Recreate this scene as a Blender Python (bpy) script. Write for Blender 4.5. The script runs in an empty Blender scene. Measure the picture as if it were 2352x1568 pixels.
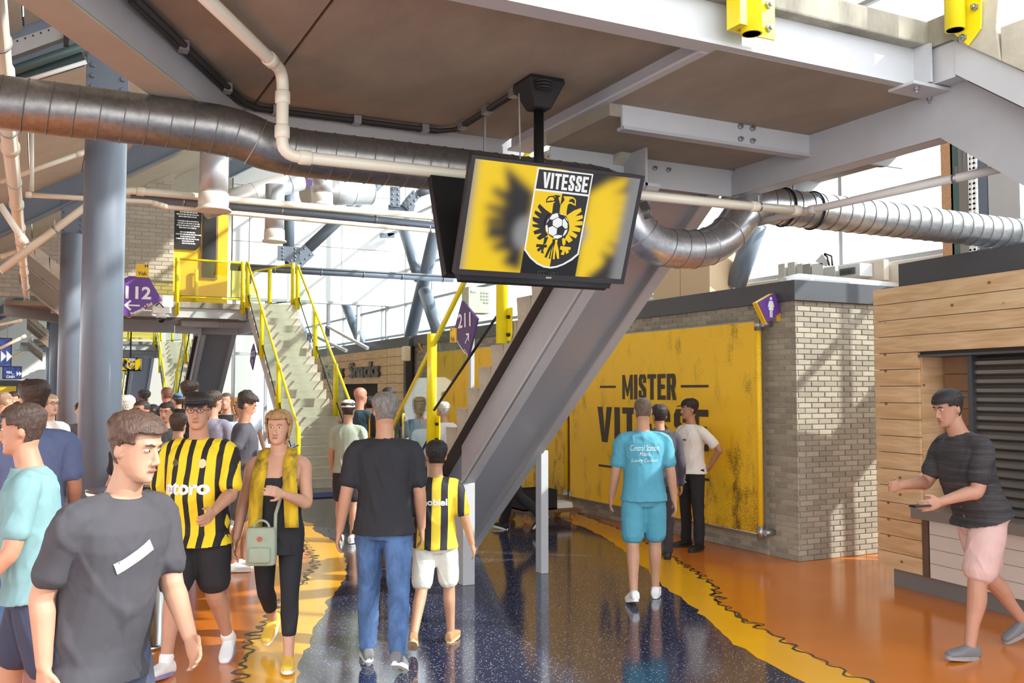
import bpy, bmesh, math, random
import numpy as np
from mathutils import Vector, Matrix, noise
from mathutils.bvhtree import BVHTree

random.seed(7)
SC = bpy.context.scene
COL = SC.collection
R = math.radians

# ------------------------------------------------------------ camera, sky, sun, exposure
# world axes: x runs across the concourse towards the glass facade, y runs along it away from the viewer
F, CX, CY, EYE = 2150.0, 1176.0, 784.0, 1.85
PITCH, YAW = math.atan(113 / 2150.0), R(26.8)
cam = bpy.data.cameras.new('camera')
cam.sensor_width = 36.0
cam.lens = F / 2352 * 36.0
cam.clip_end = 400
camo = bpy.data.objects.new('camera', cam)
camo.location = (0, 0, EYE)
camo.rotation_euler = (R(90) + PITCH, 0, -YAW)
COL.objects.link(camo)
SC.camera = camo

w = bpy.data.worlds.new('sky')
SC.world = w
w.use_nodes = True
nt = w.node_tree
nt.nodes.clear()
out = nt.nodes.new('ShaderNodeOutputWorld')
bg = nt.nodes.new('ShaderNodeBackground')
ramp = nt.nodes.new('ShaderNodeValToRGB')
geo = nt.nodes.new('ShaderNodeTexCoord')
sep = nt.nodes.new('ShaderNodeSeparateXYZ')
ramp.color_ramp.elements[0].position = 0.0
ramp.color_ramp.elements[0].color = (1.0, 0.99, 0.97, 1)
ramp.color_ramp.elements[1].position = 0.7
ramp.color_ramp.elements[1].color = (0.80, 0.90, 1.0, 1)
bg.inputs['Strength'].default_value = 2.1
nt.links.new(geo.outputs['Generated'], sep.inputs[0])
nt.links.new(sep.outputs['Z'], ramp.inputs[0])
nt.links.new(ramp.outputs[0], bg.inputs['Color'])
nt.links.new(bg.outputs[0], out.inputs['Surface'])

sun = bpy.data.lights.new('sun', 'SUN')
sun.energy = 3.9
sun.angle = R(0.6)
sun.color = (1.0, 0.95, 0.87)
suno = bpy.data.objects.new('sun', sun)
suno.rotation_euler = Vector((-0.66, 0.52, -0.54)).to_track_quat('-Z', 'Y').to_euler()
suno.location = (20, -10, 20)
COL.objects.link(suno)

SC.view_settings.view_transform = 'Standard'
SC.view_settings.look = 'None'
SC.view_settings.exposure = 0.85
SC.view_settings.gamma = 1.0
SC.view_settings.use_curve_mapping = False

# ------------------------------------------------------------ measuring helpers
_f = Vector((math.sin(YAW) * math.cos(PITCH), math.cos(YAW) * math.cos(PITCH), math.sin(PITCH)))
_r = Vector((math.cos(YAW), -math.sin(YAW), 0))
_u = _r.cross(_f)
def ray(px, py):
    return _f + _r * ((px - CX) / F) - _u * ((py - CY) / F)
def on(px, py, ax, v):
    """point of the plane (axis ax = v) seen at a pixel of the photograph"""
    d = ray(px, py); o = Vector((0, 0, EYE))
    return o + d * ((v - o[ax]) / d[ax])
def G(px, py):
    return on(px, py, 2, 0.0)

# ------------------------------------------------------------ scene helpers
WO = {}
def tag(o, label=None, cat=None, group=None, kind=None):
    if label: o['label'] = label
    if cat: o['category'] = cat
    if group: o['group'] = group
    if kind: o['kind'] = kind
    return o
def thing(name, label, cat, loc=(0, 0, 0), group=None, kind=None):
    o = bpy.data.objects.new(name, None)
    o.empty_display_size = 0.1
    o.location = loc
    COL.objects.link(o)
    WO[o.name] = Vector(loc)
    return tag(o, label, cat, group, kind)
def link(name, me, parent=None, loc=None):
    """loc is the world place of the mesh origin"""
    o = bpy.data.objects.new(name, me)
    COL.objects.link(o)
    L = Vector(loc) if loc is not None else (WO[parent.name].copy() if parent else Vector((0, 0, 0)))
    WO[o.name] = L
    if parent:
        o.parent = parent
        o.location = L - WO[parent.name]
    else:
        o.location = L
    return o
def children_of(o):
    return [c for c in o.children]
def copy_tree(o, delta, parent=None):
    c = o.copy(); COL.objects.link(c)
    if parent is None:
        c.location = Vector(o.location) + Vector(delta)
        WO[c.name] = WO[o.name] + Vector(delta)
    else:
        c.parent = parent
        WO[c.name] = WO[o.name] + Vector(delta)
    for ch in list(o.children):
        copy_tree(ch, delta, c)
    return c

class MB:
    def __init__(s): s.v = []; s.f = []; s.sm = []; s.mi = []; s.cur = 0
    def add(s, vs, fs, smooth=False):
        b = len(s.v); s.v += [tuple(p) for p in vs]
        for f in fs: s.f.append([i + b for i in f]); s.sm.append(smooth); s.mi.append(s.cur)
        return s
    def box(s, x0, x1, y0, y1, z0, z1):
        x0, x1 = sorted((x0, x1)); y0, y1 = sorted((y0, y1)); z0, z1 = sorted((z0, z1))
        vs = [(x, y, z) for z in (z0, z1) for y in (y0, y1) for x in (x0, x1)]
        return s.add(vs, [(0, 2, 3, 1), (4, 5, 7, 6), (0, 1, 5, 4), (2, 6, 7, 3), (0, 4, 6, 2), (1, 3, 7, 5)])
    def bar(s, p, q, w, h, up=(0, 0, 1)):
        p = Vector(p); q = Vector(q); d = (q - p).normalized(); up = Vector(up)
        a = d.cross(up)
        if a.length < 1e-4: a = d.cross(Vector((1, 0, 0)))
        a.normalize(); b = a.cross(d).normalized()
        vs = [c + a * (i * w / 2) + b * (j * h / 2) for c in (p, q) for (i, j) in ((-1, -1), (1, -1), (1, 1), (-1, 1))]
        return s.add(vs, [(0, 1, 2, 3), (7, 6, 5, 4), (0, 4, 5, 1), (1, 5, 6, 2), (2, 6, 7, 3), (3, 7, 4, 0)])
    def prism(s, pts, vec, smooth=False):
        n = len(pts); vec = Vector(vec)
        vs = [Vector(p) for p in pts]; vs += [p + vec for p in vs]
        fs = [tuple(range(n))[::-1], tuple(range(n, 2 * n))] + [(i, (i + 1) % n, n + (i + 1) % n, n + i) for i in range(n)]
        return s.add(vs, fs, smooth)
    def poly(s, pts): return s.add(pts, [tuple(range(len(pts)))])
    def tube(s, pts, r, n=12, cap=True, smooth=True):
        pts = [Vector(p) for p in pts]; m = len(pts)
        rs = list(r) if isinstance(r, (list, tuple)) else [r] * m
        t0 = (pts[1] - pts[0]).normalized()
        a = t0.orthogonal().normalized(); vs = []
        for i in range(m):
            if i == 0: t = t0
            elif i == m - 1: t = (pts[-1] - pts[-2]).normalized()
            else:
                t = ((pts[i + 1] - pts[i]).normalized() + (pts[i] - pts[i - 1]).normalized())
                t = t.normalized() if t.length > 1e-6 else t0
            a = (a - t * a.dot(t)).normalized(); b = t.cross(a)
            for k in range(n):
                g = 2 * math.pi * k / n
                vs.append(pts[i] + (a * math.cos(g) + b * math.sin(g)) * rs[i])
        fs = [(i * n + k, i * n + (k + 1) % n, (i + 1) * n + (k + 1) % n, (i + 1) * n + k) for i in range(m - 1) for k in range(n)]
        s.add(vs, fs, smooth)
        if cap:
            b0 = len(s.v) - m * n
            s.f.append([b0 + k for k in range(n)][::-1]); s.f.append([b0 + (m - 1) * n + k for k in range(n)])
            s.sm += [False, False]; s.mi += [s.cur, s.cur]
        return s
    def lathe(s, prof, c, n=24, smooth=True):
        c = Vector(c); m = len(prof)
        vs = [c + Vector((r * math.cos(2 * math.pi * k / n), r * math.sin(2 * math.pi * k / n), z)) for r, z in prof for k in range(n)]
        fs = [(i * n + k, i * n + (k + 1) % n, (i + 1) * n + (k + 1) % n, (i + 1) * n + k) for i in range(m - 1) for k in range(n)]
        s.add(vs, fs, smooth)
        b0 = len(s.v) - m * n
        s.f.append([b0 + k for k in range(n)][::-1]); s.f.append([b0 + (m - 1) * n + k for k in range(n)])
        s.sm += [False, False]; s.mi += [s.cur, s.cur]
        return s
    def ball(s, c, r, nu=12, nv=8, M=None):
        c = Vector(c); rr = r if isinstance(r, (tuple, list)) else (r, r, r); vs = []
        for j in range(1, nv):
            th = math.pi * j / nv
            for i in range(nu):
                ph = 2 * math.pi * i / nu
                p = Vector((rr[0] * math.sin(th) * math.cos(ph), rr[1] * math.sin(th) * math.sin(ph), rr[2] * math.cos(th)))
                vs.append(c + (M @ p if M else p))
        t = Vector((0, 0, rr[2])); t = M @ t if M else t
        vs += [c + t, c - t]; N = len(vs)
        fs = [(j * nu + i, (j + 1) * nu + i, (j + 1) * nu + (i + 1) % nu, j * nu + (i + 1) % nu) for j in range(nv - 2) for i in range(nu)]
        fs += [(N - 2, i, (i + 1) % nu) for i in range(nu)] + [(N - 1, (nv - 2) * nu + (i + 1) % nu, (nv - 2) * nu + i) for i in range(nu)]
        return s.add(vs, fs, True)
    def mesh(s, name, off=(0, 0, 0), mats=()):
        me = bpy.data.meshes.new(name)
        ox, oy, oz = off
        me.from_pydata([(a - ox, b - oy, c - oz) for a, b, c in s.v], [], s.f)
        for m in mats: me.materials.append(m)
        me.polygons.foreach_set('use_smooth', s.sm)
        if len(mats) > 1: me.polygons.foreach_set('material_index', s.mi)
        bm = bmesh.new(); bm.from_mesh(me); bmesh.ops.recalc_face_normals(bm, faces=bm.faces); bm.to_mesh(me); bm.free()
        return me
    def base(s):
        a = np.array(s.v); return Vector(((a[:, 0].min() + a[:, 0].max()) / 2, (a[:, 1].min() + a[:, 1].max()) / 2, a[:, 2].min()))
    def build(s, name, mat, parent=None, bevel=0):
        mats = mat if isinstance(mat, (list, tuple)) else [mat]
        L = s.base()
        o = link(name, s.mesh(name, L, mats), parent, L)
        if bevel:
            m = o.modifiers.new('bevel', 'BEVEL'); m.width = bevel; m.segments = 2; m.limit_method = 'ANGLE'
        return o
def struct(name, mb, mat, parent=None):
    return tag(mb.build(name, mat, parent), kind='structure')
def single(name, mb, mat, label, cat, group=None, bevel=0):
    return tag(mb.build(name, mat, None, bevel), label, cat, group)
def piece(name, me, parent, loc, rot=None, scale=None):
    o = link(name, me, parent, loc)
    if rot: o.rotation_euler = rot
    if scale: o.scale = scale
    return o

# ------------------------------------------------------------ materials
def lin(c):
    return tuple(((x / 255) / 12.92 if x / 255 <= 0.04045 else (((x / 255) + 0.055) / 1.055) ** 2.4) for x in c[:3]) + (1,)
def M(name, col, rough=0.5, metal=0.0, var=0.0, scale=6.0, stretch=(1, 1, 1), bump=0.0, bscale=40.0, spec=0.5, coat=0.0, col2=None, sharp=None, detail=5.0):
    m = bpy.data.materials.new(name); m.use_nodes = True
    t = m.node_tree; b = t.nodes['Principled BSDF']
    b.inputs['Base Color'].default_value = lin(col)
    b.inputs['Roughness'].default_value = rough
    b.inputs['Metallic'].default_value = metal
    b.inputs['Specular IOR Level'].default_value = spec
    b.inputs['Coat Weight'].default_value = coat
    b.inputs['Coat Roughness'].default_value = 0.08
    m.diffuse_color = lin(col)
    if var or bump or col2:
        tc = t.nodes.new('ShaderNodeTexCoord'); mp = t.nodes.new('ShaderNodeMapping')
        mp.inputs['Scale'].default_value = stretch
        t.links.new(tc.outputs['Object'], mp.inputs[0])
    if var or col2:
        n = t.nodes.new('ShaderNodeTexNoise'); n.inputs['Scale'].default_value = scale; n.inputs['Detail'].default_value = detail
        n.inputs['Roughness'].default_value = 0.65
        r = t.nodes.new('ShaderNodeValToRGB')
        lo, hi = sharp or (0.3, 0.7)
        r.color_ramp.elements[0].position = lo; r.color_ramp.elements[1].position = hi
        c = np.array(lin(col)[:3])
        if col2: a, bb = lin(col2), lin(col)
        else: a = tuple(c * (1 - var)) + (1,); bb = tuple(np.minimum(c * (1 + var), 1)) + (1,)
        r.color_ramp.elements[0].color = a; r.color_ramp.elements[1].color = bb
        t.links.new(mp.outputs[0], n.inputs['Vector']); t.links.new(n.outputs['Fac'], r.inputs[0]); t.links.new(r.outputs[0], b.inputs['Base Color'])
    if bump:
        n2 = t.nodes.new('ShaderNodeTexNoise'); n2.inputs['Scale'].default_value = bscale; n2.inputs['Detail'].default_value = 4
        bp = t.nodes.new('ShaderNodeBump'); bp.inputs['Strength'].default_value = bump; bp.inputs['Distance'].default_value = 0.01
        t.links.new(mp.outputs[0], n2.inputs['Vector']); t.links.new(n2.outputs['Fac'], bp.inputs['Height']); t.links.new(bp.outputs[0], b.inputs['Normal'])
    return m
def EM(name, col, strength=1.0):
    m = bpy.data.materials.new(name); m.use_nodes = True
    t = m.node_tree; b = t.nodes['Principled BSDF']
    b.inputs['Base Color'].default_value = (0.01, 0.01, 0.01, 1); b.inputs['Roughness'].default_value = 0.3
    b.inputs['Emission Color'].default_value = lin(col); b.inputs['Emission Strength'].default_value = strength
    m.diffuse_color = lin(col)
    return m
def GLASS(name, tint=(0.93, 0.97, 0.95), base=0.02):
    m = bpy.data.materials.new(name); m.use_nodes = True
    t = m.node_tree; t.nodes.remove(t.nodes['Principled BSDF'])
    o = t.nodes['Material Output']; tr = t.nodes.new('ShaderNodeBsdfTransparent'); gl = t.nodes.new('ShaderNodeBsdfGlossy'); mx = t.nodes.new('ShaderNodeMixShader')
    lw = t.nodes.new('ShaderNodeLayerWeight'); pw = t.nodes.new('ShaderNodeMath'); pw.operation = 'POWER'; pw.inputs[1].default_value = 5.0
    mr = t.nodes.new('ShaderNodeMapRange'); mr.inputs[3].default_value = base; mr.inputs[4].default_value = 0.6
    t.links.new(lw.outputs['Facing'], pw.inputs[0]); t.links.new(pw.outputs[0], mr.inputs[0])
    tr.inputs[0].default_value = tint + (1,); gl.inputs['Roughness'].default_value = 0.02
    t.links.new(mr.outputs[0], mx.inputs[0]); t.links.new(tr.outputs[0], mx.inputs[1]); t.links.new(gl.outputs[0], mx.inputs[2]); t.links.new(mx.outputs[0], o.inputs[0])
    return m

STEEL = M('painted_steel', (172, 172, 176), 0.42, var=0.05, scale=3)
STEELW = M('light_painted_steel', (190, 191, 194), 0.4, var=0.04, scale=3)
SOFPANEL = M('soffit_panel_steel', (182, 183, 188), 0.34, 0.25, var=0.02, scale=3)
BLUEST = M('blue_grey_paint', (108, 119, 134), 0.38, var=0.05, scale=3, coat=0.15)
DARKST = M('dark_fascia', (74, 76, 82), 0.4, var=0.08, scale=2)
CONC = M('concrete', (186, 178, 163), 0.8, var=0.22, scale=5, bump=0.25, bscale=60)
CONCD = M('old_concrete', (150, 144, 130), 0.85, var=0.4, scale=3.5, stretch=(1, 1, 0.35), bump=0.4, bscale=40)
CONCS = M('stair_concrete', (196, 189, 172), 0.75, var=0.2, scale=4, stretch=(0.4, 1, 1), bump=0.2, bscale=60)
SOFF = M('brown_concrete_soffit', (152, 141, 126), 0.85, var=0.16, scale=2.2, stretch=(1, 0.5, 1), bump=0.2, bscale=90)
BEIGE = M('beige_concrete', (176, 168, 152), 0.85, var=0.08, scale=2)
YEL = M('yellow_paint', (244, 224, 30), 0.35, var=0.03, coat=0.2)
YELD = M('yellow_door_paint', (240, 196, 50), 0.5, var=0.03)
CREAM = M('cream_pipe', (232, 224, 205), 0.35, coat=0.2)
WHITE = M('white_paint', (238, 238, 236), 0.45)
WHITEP = M('white_panel', (240, 240, 240), 0.5, var=0.015)
BLACK = M('black_plastic', (22, 21, 23), 0.4)
BLACKM = M('matt_black', (30, 28, 28), 0.7)
DARKB = M('dark_groove_and_shade', (64, 52, 46), 0.7)
CABLE = M('cable_black', (42, 40, 40), 0.6)
ZINC = M('zinc', (170, 170, 172), 0.35, 0.8)
BOLT = M('bolt_steel', (150, 152, 156), 0.35, 0.7)
CHROME = M('stainless', (205, 205, 208), 0.16, 1.0)
PURPLE = M('purple_sign', (106, 62, 152), 0.45)
PURPD = M('dark_purple_sign', (84, 54, 112), 0.5)
SIGNW = M('sign_white', (245, 243, 246), 0.5)
SIGNY = M('sign_yellow', (250, 205, 40), 0.5)
SIGNB = M('sign_black', (34, 30, 28), 0.5)
MORTAR = M('mortar', (186, 179, 163), 0.95, var=0.1, scale=30)
BRICKS = [M('grey_brick', c, 0.9, var=0.16, scale=60, bump=0.5, bscale=160) for c in ((168, 161, 146), (159, 152, 138), (176, 168, 152), (152, 145, 132))]
BLOCKS = [M('beige_block', c, 0.9, var=0.08, scale=40, bump=0.3, bscale=120) for c in ((186, 177, 163), (178, 170, 156), (193, 184, 170))]
GLASSM = GLASS('clear_glass')
GLASSY = GLASS('rail_glass', (0.86, 0.92, 0.88))
GLASSL = GLASS('yellow_tinted_glass', (0.93, 0.88, 0.42))
GLASSF = GLASS('facade_glass', (0.92, 0.95, 0.96))

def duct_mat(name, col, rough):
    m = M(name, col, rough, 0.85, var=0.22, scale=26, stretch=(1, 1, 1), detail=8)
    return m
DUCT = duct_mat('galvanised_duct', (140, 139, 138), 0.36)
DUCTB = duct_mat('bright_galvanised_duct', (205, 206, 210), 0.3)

def wood_mat(name, a, b, seed):
    m = bpy.data.materials.new(name); m.use_nodes = True
    t = m.node_tree; p = t.nodes['Principled BSDF']; p.inputs['Roughness'].default_value = 0.6
    tc = t.nodes.new('ShaderNodeTexCoord'); mp = t.nodes.new('ShaderNodeMapping')
    mp.inputs['Location'].default_value = (seed * 3.1, seed * 1.7, seed * 2.3)
    mp.inputs['Scale'].default_value = (1, 1.0, 9)
    n = t.nodes.new('ShaderNodeTexNoise'); n.inputs['Scale'].default_value = 2.2; n.inputs['Detail'].default_value = 6; n.inputs['Distortion'].default_value = 0.6
    r = t.nodes.new('ShaderNodeValToRGB'); r.color_ramp.elements[0].color = lin(a); r.color_ramp.elements[1].color = lin(b)
    r.color_ramp.elements[0].position = 0.3; r.color_ramp.elements[1].position = 0.68
    # knots
    mk = t.nodes.new('ShaderNodeMapping'); mk.inputs['Scale'].default_value = (1, 1, 1.4); mk.inputs['Location'].default_value = (seed, seed * 2.0, seed * 0.7)
    vo = t.nodes.new('ShaderNodeTexVoronoi'); vo.inputs['Scale'].default_value = 4.6
    kr = t.nodes.new('ShaderNodeValToRGB'); kr.color_ramp.elements[0].position = 0.05; kr.color_ramp.elements[0].color = (0.35, 0.2, 0.12, 1)
    kr.color_ramp.elements[1].position = 0.12; kr.color_ramp.elements[1].color = (1, 1, 1, 1)
    mx = t.nodes.new('ShaderNodeMixRGB'); mx.blend_type = 'MULTIPLY'; mx.inputs[0].default_value = 1
    for x in (mp, mk): t.links.new(tc.outputs['Object'], x.inputs[0])
    t.links.new(mp.outputs[0], n.inputs['Vector']); t.links.new(n.outputs['Fac'], r.inputs[0])
    t.links.new(mk.outputs[0], vo.inputs['Vector']); t.links.new(vo.outputs['Distance'], kr.inputs[0])
    t.links.new(r.outputs[0], mx.inputs[1]); t.links.new(kr.outputs[0], mx.inputs[2]); t.links.new(mx.outputs[0], p.inputs['Base Color'])
    return m
WOODS = [wood_mat('pine_plank', (204, 166, 122), (232, 200, 158), 1), wood_mat('pine_plank', (198, 158, 112), (226, 190, 148), 2), wood_mat('pine_plank', (208, 172, 128), (236, 206, 166), 5)]

def floor_mat():
    m = bpy.data.materials.new('navy_speckled_floor'); m.use_nodes = True
    t = m.node_tree; p = t.nodes['Principled BSDF']
    p.inputs['Roughness'].default_value = 0.11; p.inputs['Specular IOR Level'].default_value = 1.0
    tc = t.nodes.new('ShaderNodeTexCoord')
    vo = t.nodes.new('ShaderNodeTexVoronoi'); vo.inputs['Scale'].default_value = 75
    le = t.nodes.new('ShaderNodeMath'); le.operation = 'LESS_THAN'; le.inputs[1].default_value = 0.30
    sp = t.nodes.new('ShaderNodeSeparateColor'); gt = t.nodes.new('ShaderNodeMath'); gt.operation = 'GREATER_THAN'; gt.inputs[1].default_value = 0.68
    mu = t.nodes.new('ShaderNodeMath'); mu.operation = 'MULTIPLY'
    cr = t.nodes.new('ShaderNodeValToRGB'); cr.color_ramp.elements[0].color = lin((120, 130, 165)); cr.color_ramp.elements[1].color = lin((235, 230, 220))
    n = t.nodes.new('ShaderNodeTexNoise'); n.inputs['Scale'].default_value = 1.3; n.inputs['Detail'].default_value = 4
    br = t.nodes.new('ShaderNodeValToRGB'); br.color_ramp.elements[0].color = lin((34, 38, 60)); br.color_ramp.elements[1].color = lin((48, 52, 78))
    mx = t.nodes.new('ShaderNodeMixRGB')
    t.links.new(tc.outputs['Object'], vo.inputs['Vector']); t.links.new(tc.outputs['Object'], n.inputs['Vector'])
    t.links.new(vo.outputs['Distance'], le.inputs[0]); t.links.new(vo.outputs['Color'], sp.inputs[0]); t.links.new(sp.outputs[0], gt.inputs[0])
    t.links.new(le.outputs[0], mu.inputs[0]); t.links.new(gt.outputs[0], mu.inputs[1]); t.links.new(sp.outputs[1], cr.inputs[0])
    t.links.new(n.outputs['Fac'], br.inputs[0]); t.links.new(mu.outputs[0], mx.inputs[0]); t.links.new(br.outputs[0], mx.inputs[1]); t.links.new(cr.outputs[0], mx.inputs[2])
    t.links.new(mx.outputs[0], p.inputs['Base Color'])
    return m
NAVY = floor_mat()
FYEL = M('yellow_floor_coating', (248, 178, 30), 0.15, var=0.05, scale=1.2, spec=0.8)
FORA = M('orange_floor_coating', (214, 120, 34), 0.15, var=0.07, scale=1.0, spec=0.8)
FBLK = M('floor_print_black', (44, 40, 34), 0.3)

# ------------------------------------------------------------ lettering
def text_shape(s, size=1.0, bold=0.0, xs=1.0, space=1.0, shear=0.0):
    """flat lettering as (2-D points, faces), centred"""
    cu = bpy.data.curves.new('lettering', 'FONT'); cu.body = s; cu.size = size; cu.offset = bold; cu.space_character = space; cu.shear = shear
    cu.align_x = 'CENTER'; cu.align_y = 'CENTER'; cu.resolution_u = 3; cu.space_line = 0.8
    ob = bpy.data.objects.new('lettering', cu)
    me = bpy.data.meshes.new_from_object(ob)
    vs = [(v.co.x * xs, v.co.y) for v in me.vertices]; fs = [tuple(p.vertices) for p in me.polygons]
    bpy.data.objects.remove(ob); bpy.data.curves.remove(cu); bpy.data.meshes.remove(me)
    return vs, fs
def fit(shape, w, h):
    """scale lettering to a box of w x h centred on 0"""
    vs, fs = shape; a = np.array(vs); lo, hi = a.min(0), a.max(0); c = (lo + hi) / 2; k = np.array([w, h]) / (hi - lo)
    return [tuple(p) for p in (a - c) * k], fs
def place(mb, shape, o, ux, uy, layer=0.0):
    """layer: each stroke sits a hair in front of the one before, so that strokes may overlap"""
    o, ux, uy = Vector(o), Vector(ux), Vector(uy); un = ux.cross(uy); dep = [0.0] * len(shape[0])
    if layer:
        for k, f in enumerate(shape[1]):
            for i in f: dep[i] = k * layer
    mb.add([o + ux * x + uy * y + un * d for (x, y), d in zip(shape[0], dep)], shape[1]); return mb
GLY = {}
def glyph(c):
    """heavy condensed block capitals on a unit square"""
    t, h = 0.34, 0.17
    B = lambda x0, x1, y0, y1: [(x0, y0), (x1, y0), (x1, y1), (x0, y1)]
    if c == 'I': return [B(0.0, 0.36, 0, 1)], 0.36
    if c == 'T': return [B(0.0, 0.9, 1 - h, 1), B(0.28, 0.62, 0, 1)], 0.9
    if c == 'E': return [B(0, t, 0, 1), B(t, 0.82, 0, h), B(t, 0.74, 0.42, 0.42 + h), B(t, 0.82, 1 - h, 1)], 0.82
    if c == 'V': return [[(0, 1), (0.36, 1), (0.5, 0.28), (0.5, 0), (0.3, 0)], [(1, 1), (0.64, 1), (0.5, 0.28), (0.5, 0), (0.7, 0)]], 1.0
    if c == 'M': return [[(0, 0), (0.3, 0), (0.3, 1), (0.0, 1)], [(0.9, 0), (1.2, 0), (1.2, 1), (0.9, 1)], [(0.0, 1), (0.3, 1), (0.66, 0.3), (0.6, 0.12), (0.54, 0.12)], [(1.2, 1), (0.9, 1), (0.54, 0.3), (0.6, 0.12), (0.66, 0.12)]], 1.2
    if c == 'R': return [B(0, t, 0, 1), [(t, 1 - h), (0.86, 1 - h), (0.82, 0.96), (0.7, 1), (t, 1)], [(0.52, 0.5), (0.8, 0.5), (0.88, 0.6), (0.88, 0.83), (0.52, 0.83)], [(t, 0.42), (0.74, 0.42), (0.84, 0.5), (0.84, 0.58), (t, 0.58)], [(0.42, 0.44), (0.72, 0.44), (0.94, 0), (0.58, 0)]], 0.94
    if c == 'S': return [[(0.04, 0.86), (0.16, 1), (0.7, 1), (0.82, 0.86), (0.82, 0.66), (0.5, 0.66), (0.5, 0.83), (0.36, 0.83), (0.36, 0.68)], [(0.04, 0.86), (0.36, 0.83), (0.36, 0.68), (0.82, 0.42), (0.82, 0.3), (0.5, 0.3), (0.04, 0.58)], [(0.82, 0.42), (0.82, 0.14), (0.7, 0), (0.14, 0), (0.02, 0.14), (0.02, 0.36), (0.34, 0.36), (0.34, 0.17), (0.5, 0.17), (0.5, 0.3)]], 0.84
def block_word(wd, gap=0.12):
    vs, fs, x = [], [], 0
    for c in wd:
        ps, wdt = glyph(c)
        for p in ps:
            b = len(vs); vs += [(x + a, y) for a, y in p]; fs.append(tuple(range(b, b + len(p))))
        x += wdt + gap
    return vs, fs
# ================================================================ setting
# ---- floor with its coloured zones
floor = struct('floor', MB().box(-9, 11, -7, 62, -0.1, 0), NAVY)
struct('ground', MB().box(11, 80, -40, 90, -0.25, -0.12), M('paving', (170, 168, 162), 0.9, var=0.1, scale=1))
def ragged(pts, amp, step=0.12, seed=0):
    rnd = random.Random(seed); o = []
    for a, b in zip(pts[:-1], pts[1:]):
        a, b = Vector(a), Vector(b); n = max(1, int((b - a).length / step)); d = (b - a); q = Vector((-d.y, d.x, 0)).normalized()
        for i in range(n):
            o.append(a + d * (i / n) + q * rnd.uniform(-amp, amp))
    o.append(Vector(pts[-1])); return o
rb = [G(*p) for p in ((1130, 1128), (1180, 1142), (1262, 1172), (1300, 1195), (1350, 1215), (1400, 1240), (1440, 1270), (1478, 1300), (1520, 1345), (1560, 1370), (1600, 1400), (1640, 1440), (1690, 1480), (1760, 1520), (1850, 1568), (2000, 1650), (2300, 1790))]
ro = [G(*p) for p in ((1160, 1124), (1230, 1146), (1310, 1172), (1370, 1195), (1450, 1225), (1520, 1262), (1560, 1290), (1610, 1320), (1640, 1345), (1652, 1385), (1680, 1405), (1740, 1440), (1800, 1470), (1870, 1510), (1960, 1550), (2100, 1600), (2500, 1740))]
RB = ragged(rb, 0.022, 0.1, 1); RO = ragged(ro, 0.02, 0.12, 2)
MBy = MB().poly([p + Vector((0, 0, 0.001)) for p in RB] + [p + Vector((0, 0, 0.001)) for p in reversed(RO)])
MBy.build('yellow_zone', FYEL, floor)
MB().poly([p + Vector((0, 0, 0.0015)) for p in RO] + [Vector((8.5, 1.0, 0.0015)), Vector((11, 6, 0.0015)), Vector((11, 21, 0.0015)), Vector((7.4, 21, 0.0015))]).build('orange_zone', FORA, floor)
ly = [G(*p) for p in ((350, 1098), (470, 1128), (560, 1150), (640, 1176), (690, 1194), (719, 1203), (721, 1217), (754, 1235), (779, 1254), (793, 1283), (797, 1322), (779, 1348), (750, 1384), (748, 1409), (721, 1442), (710, 1485), (687, 1514), (685, 1568), (660, 1650), (640, 1800))]
lo = [G(*p) for p in ((330, 1110), (450, 1150), (540, 1190), (620, 1215), (680, 1235), (712, 1262), (722, 1300), (690, 1340), (650, 1372), (625, 1410), (600, 1440), (572, 1480), (558, 1520), (545, 1568), (520, 1650), (480, 1800))]
LY = ragged(ly, 0.02, 0.1, 3); LO = ragged(lo, 0.03, 0.1, 4)
MB().poly([p + Vector((0, 0, 0.001)) for p in LY] + [p + Vector((0, 0, 0.001)) for p in reversed(LO)]).build('yellow_zone', FYEL, floor)
MB().poly([p + Vector((0, 0, 0.0015)) for p in LO] + [Vector((-2.0, 1.0, 0.0015)), Vector((-6, 10, 0.0015)), Vector((-4, 24, 0.0015)), Vector((0.5, 22, 0.0015))]).build('orange_zone', FORA, floor)
# hand-drawn black line between the zones
def scribble(path, seed, w, loop):
    rnd = random.Random(seed); mb = MB(); P = ragged(path, 0.04, 0.07, seed)
    Q = []
    for i in range(len(P) - 1):
        d = (P[i + 1] - P[i]); q = Vector((-d.y, d.x, 0)).normalized()
        for j in range(4):
            t = (i + j / 4)
            amp = loop * (0.45 + 0.55 * noise.noise((t * 0.19, seed, 0.3)))
            Q.append(P[i] + d * (j / 4) + q * (amp * math.sin(t * 2.4 + 1.5 * noise.noise((t * 0.3, seed, 2)))))
    L, Rr = [], []
    for i, p in enumerate(Q):
        d = (Q[min(i + 1, len(Q) - 1)] - Q[max(i - 1, 0)]); q = Vector((-d.y, d.x, 0)).normalized()
        ww = w * (0.35 + 0.9 * abs(noise.noise((i * 0.11, seed, 5.0))))
        L.append(p + q * ww); Rr.append(p - q * ww)
    z = Vector((0, 0, 0.0025))
    mb.add([p + z for p in L] + [p + z for p in Rr], [(i, i + 1, len(Q) + i + 1, len(Q) + i) for i in range(len(Q) - 1)])
    return mb
scribble(ro[1:], 11, 0.024, 0.05).build('scribbled_line', FBLK, floor)
scribble(ro[5:12], 12, 0.018, 0.07).build('scribbled_line', FBLK, floor)
scribble(lo[4:], 13, 0.026, 0.07).build('scribbled_line', FBLK, floor)
scribble(lo[4:12], 14, 0.012, 0.08).build('scribbled_line', FBLK, floor)

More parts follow.
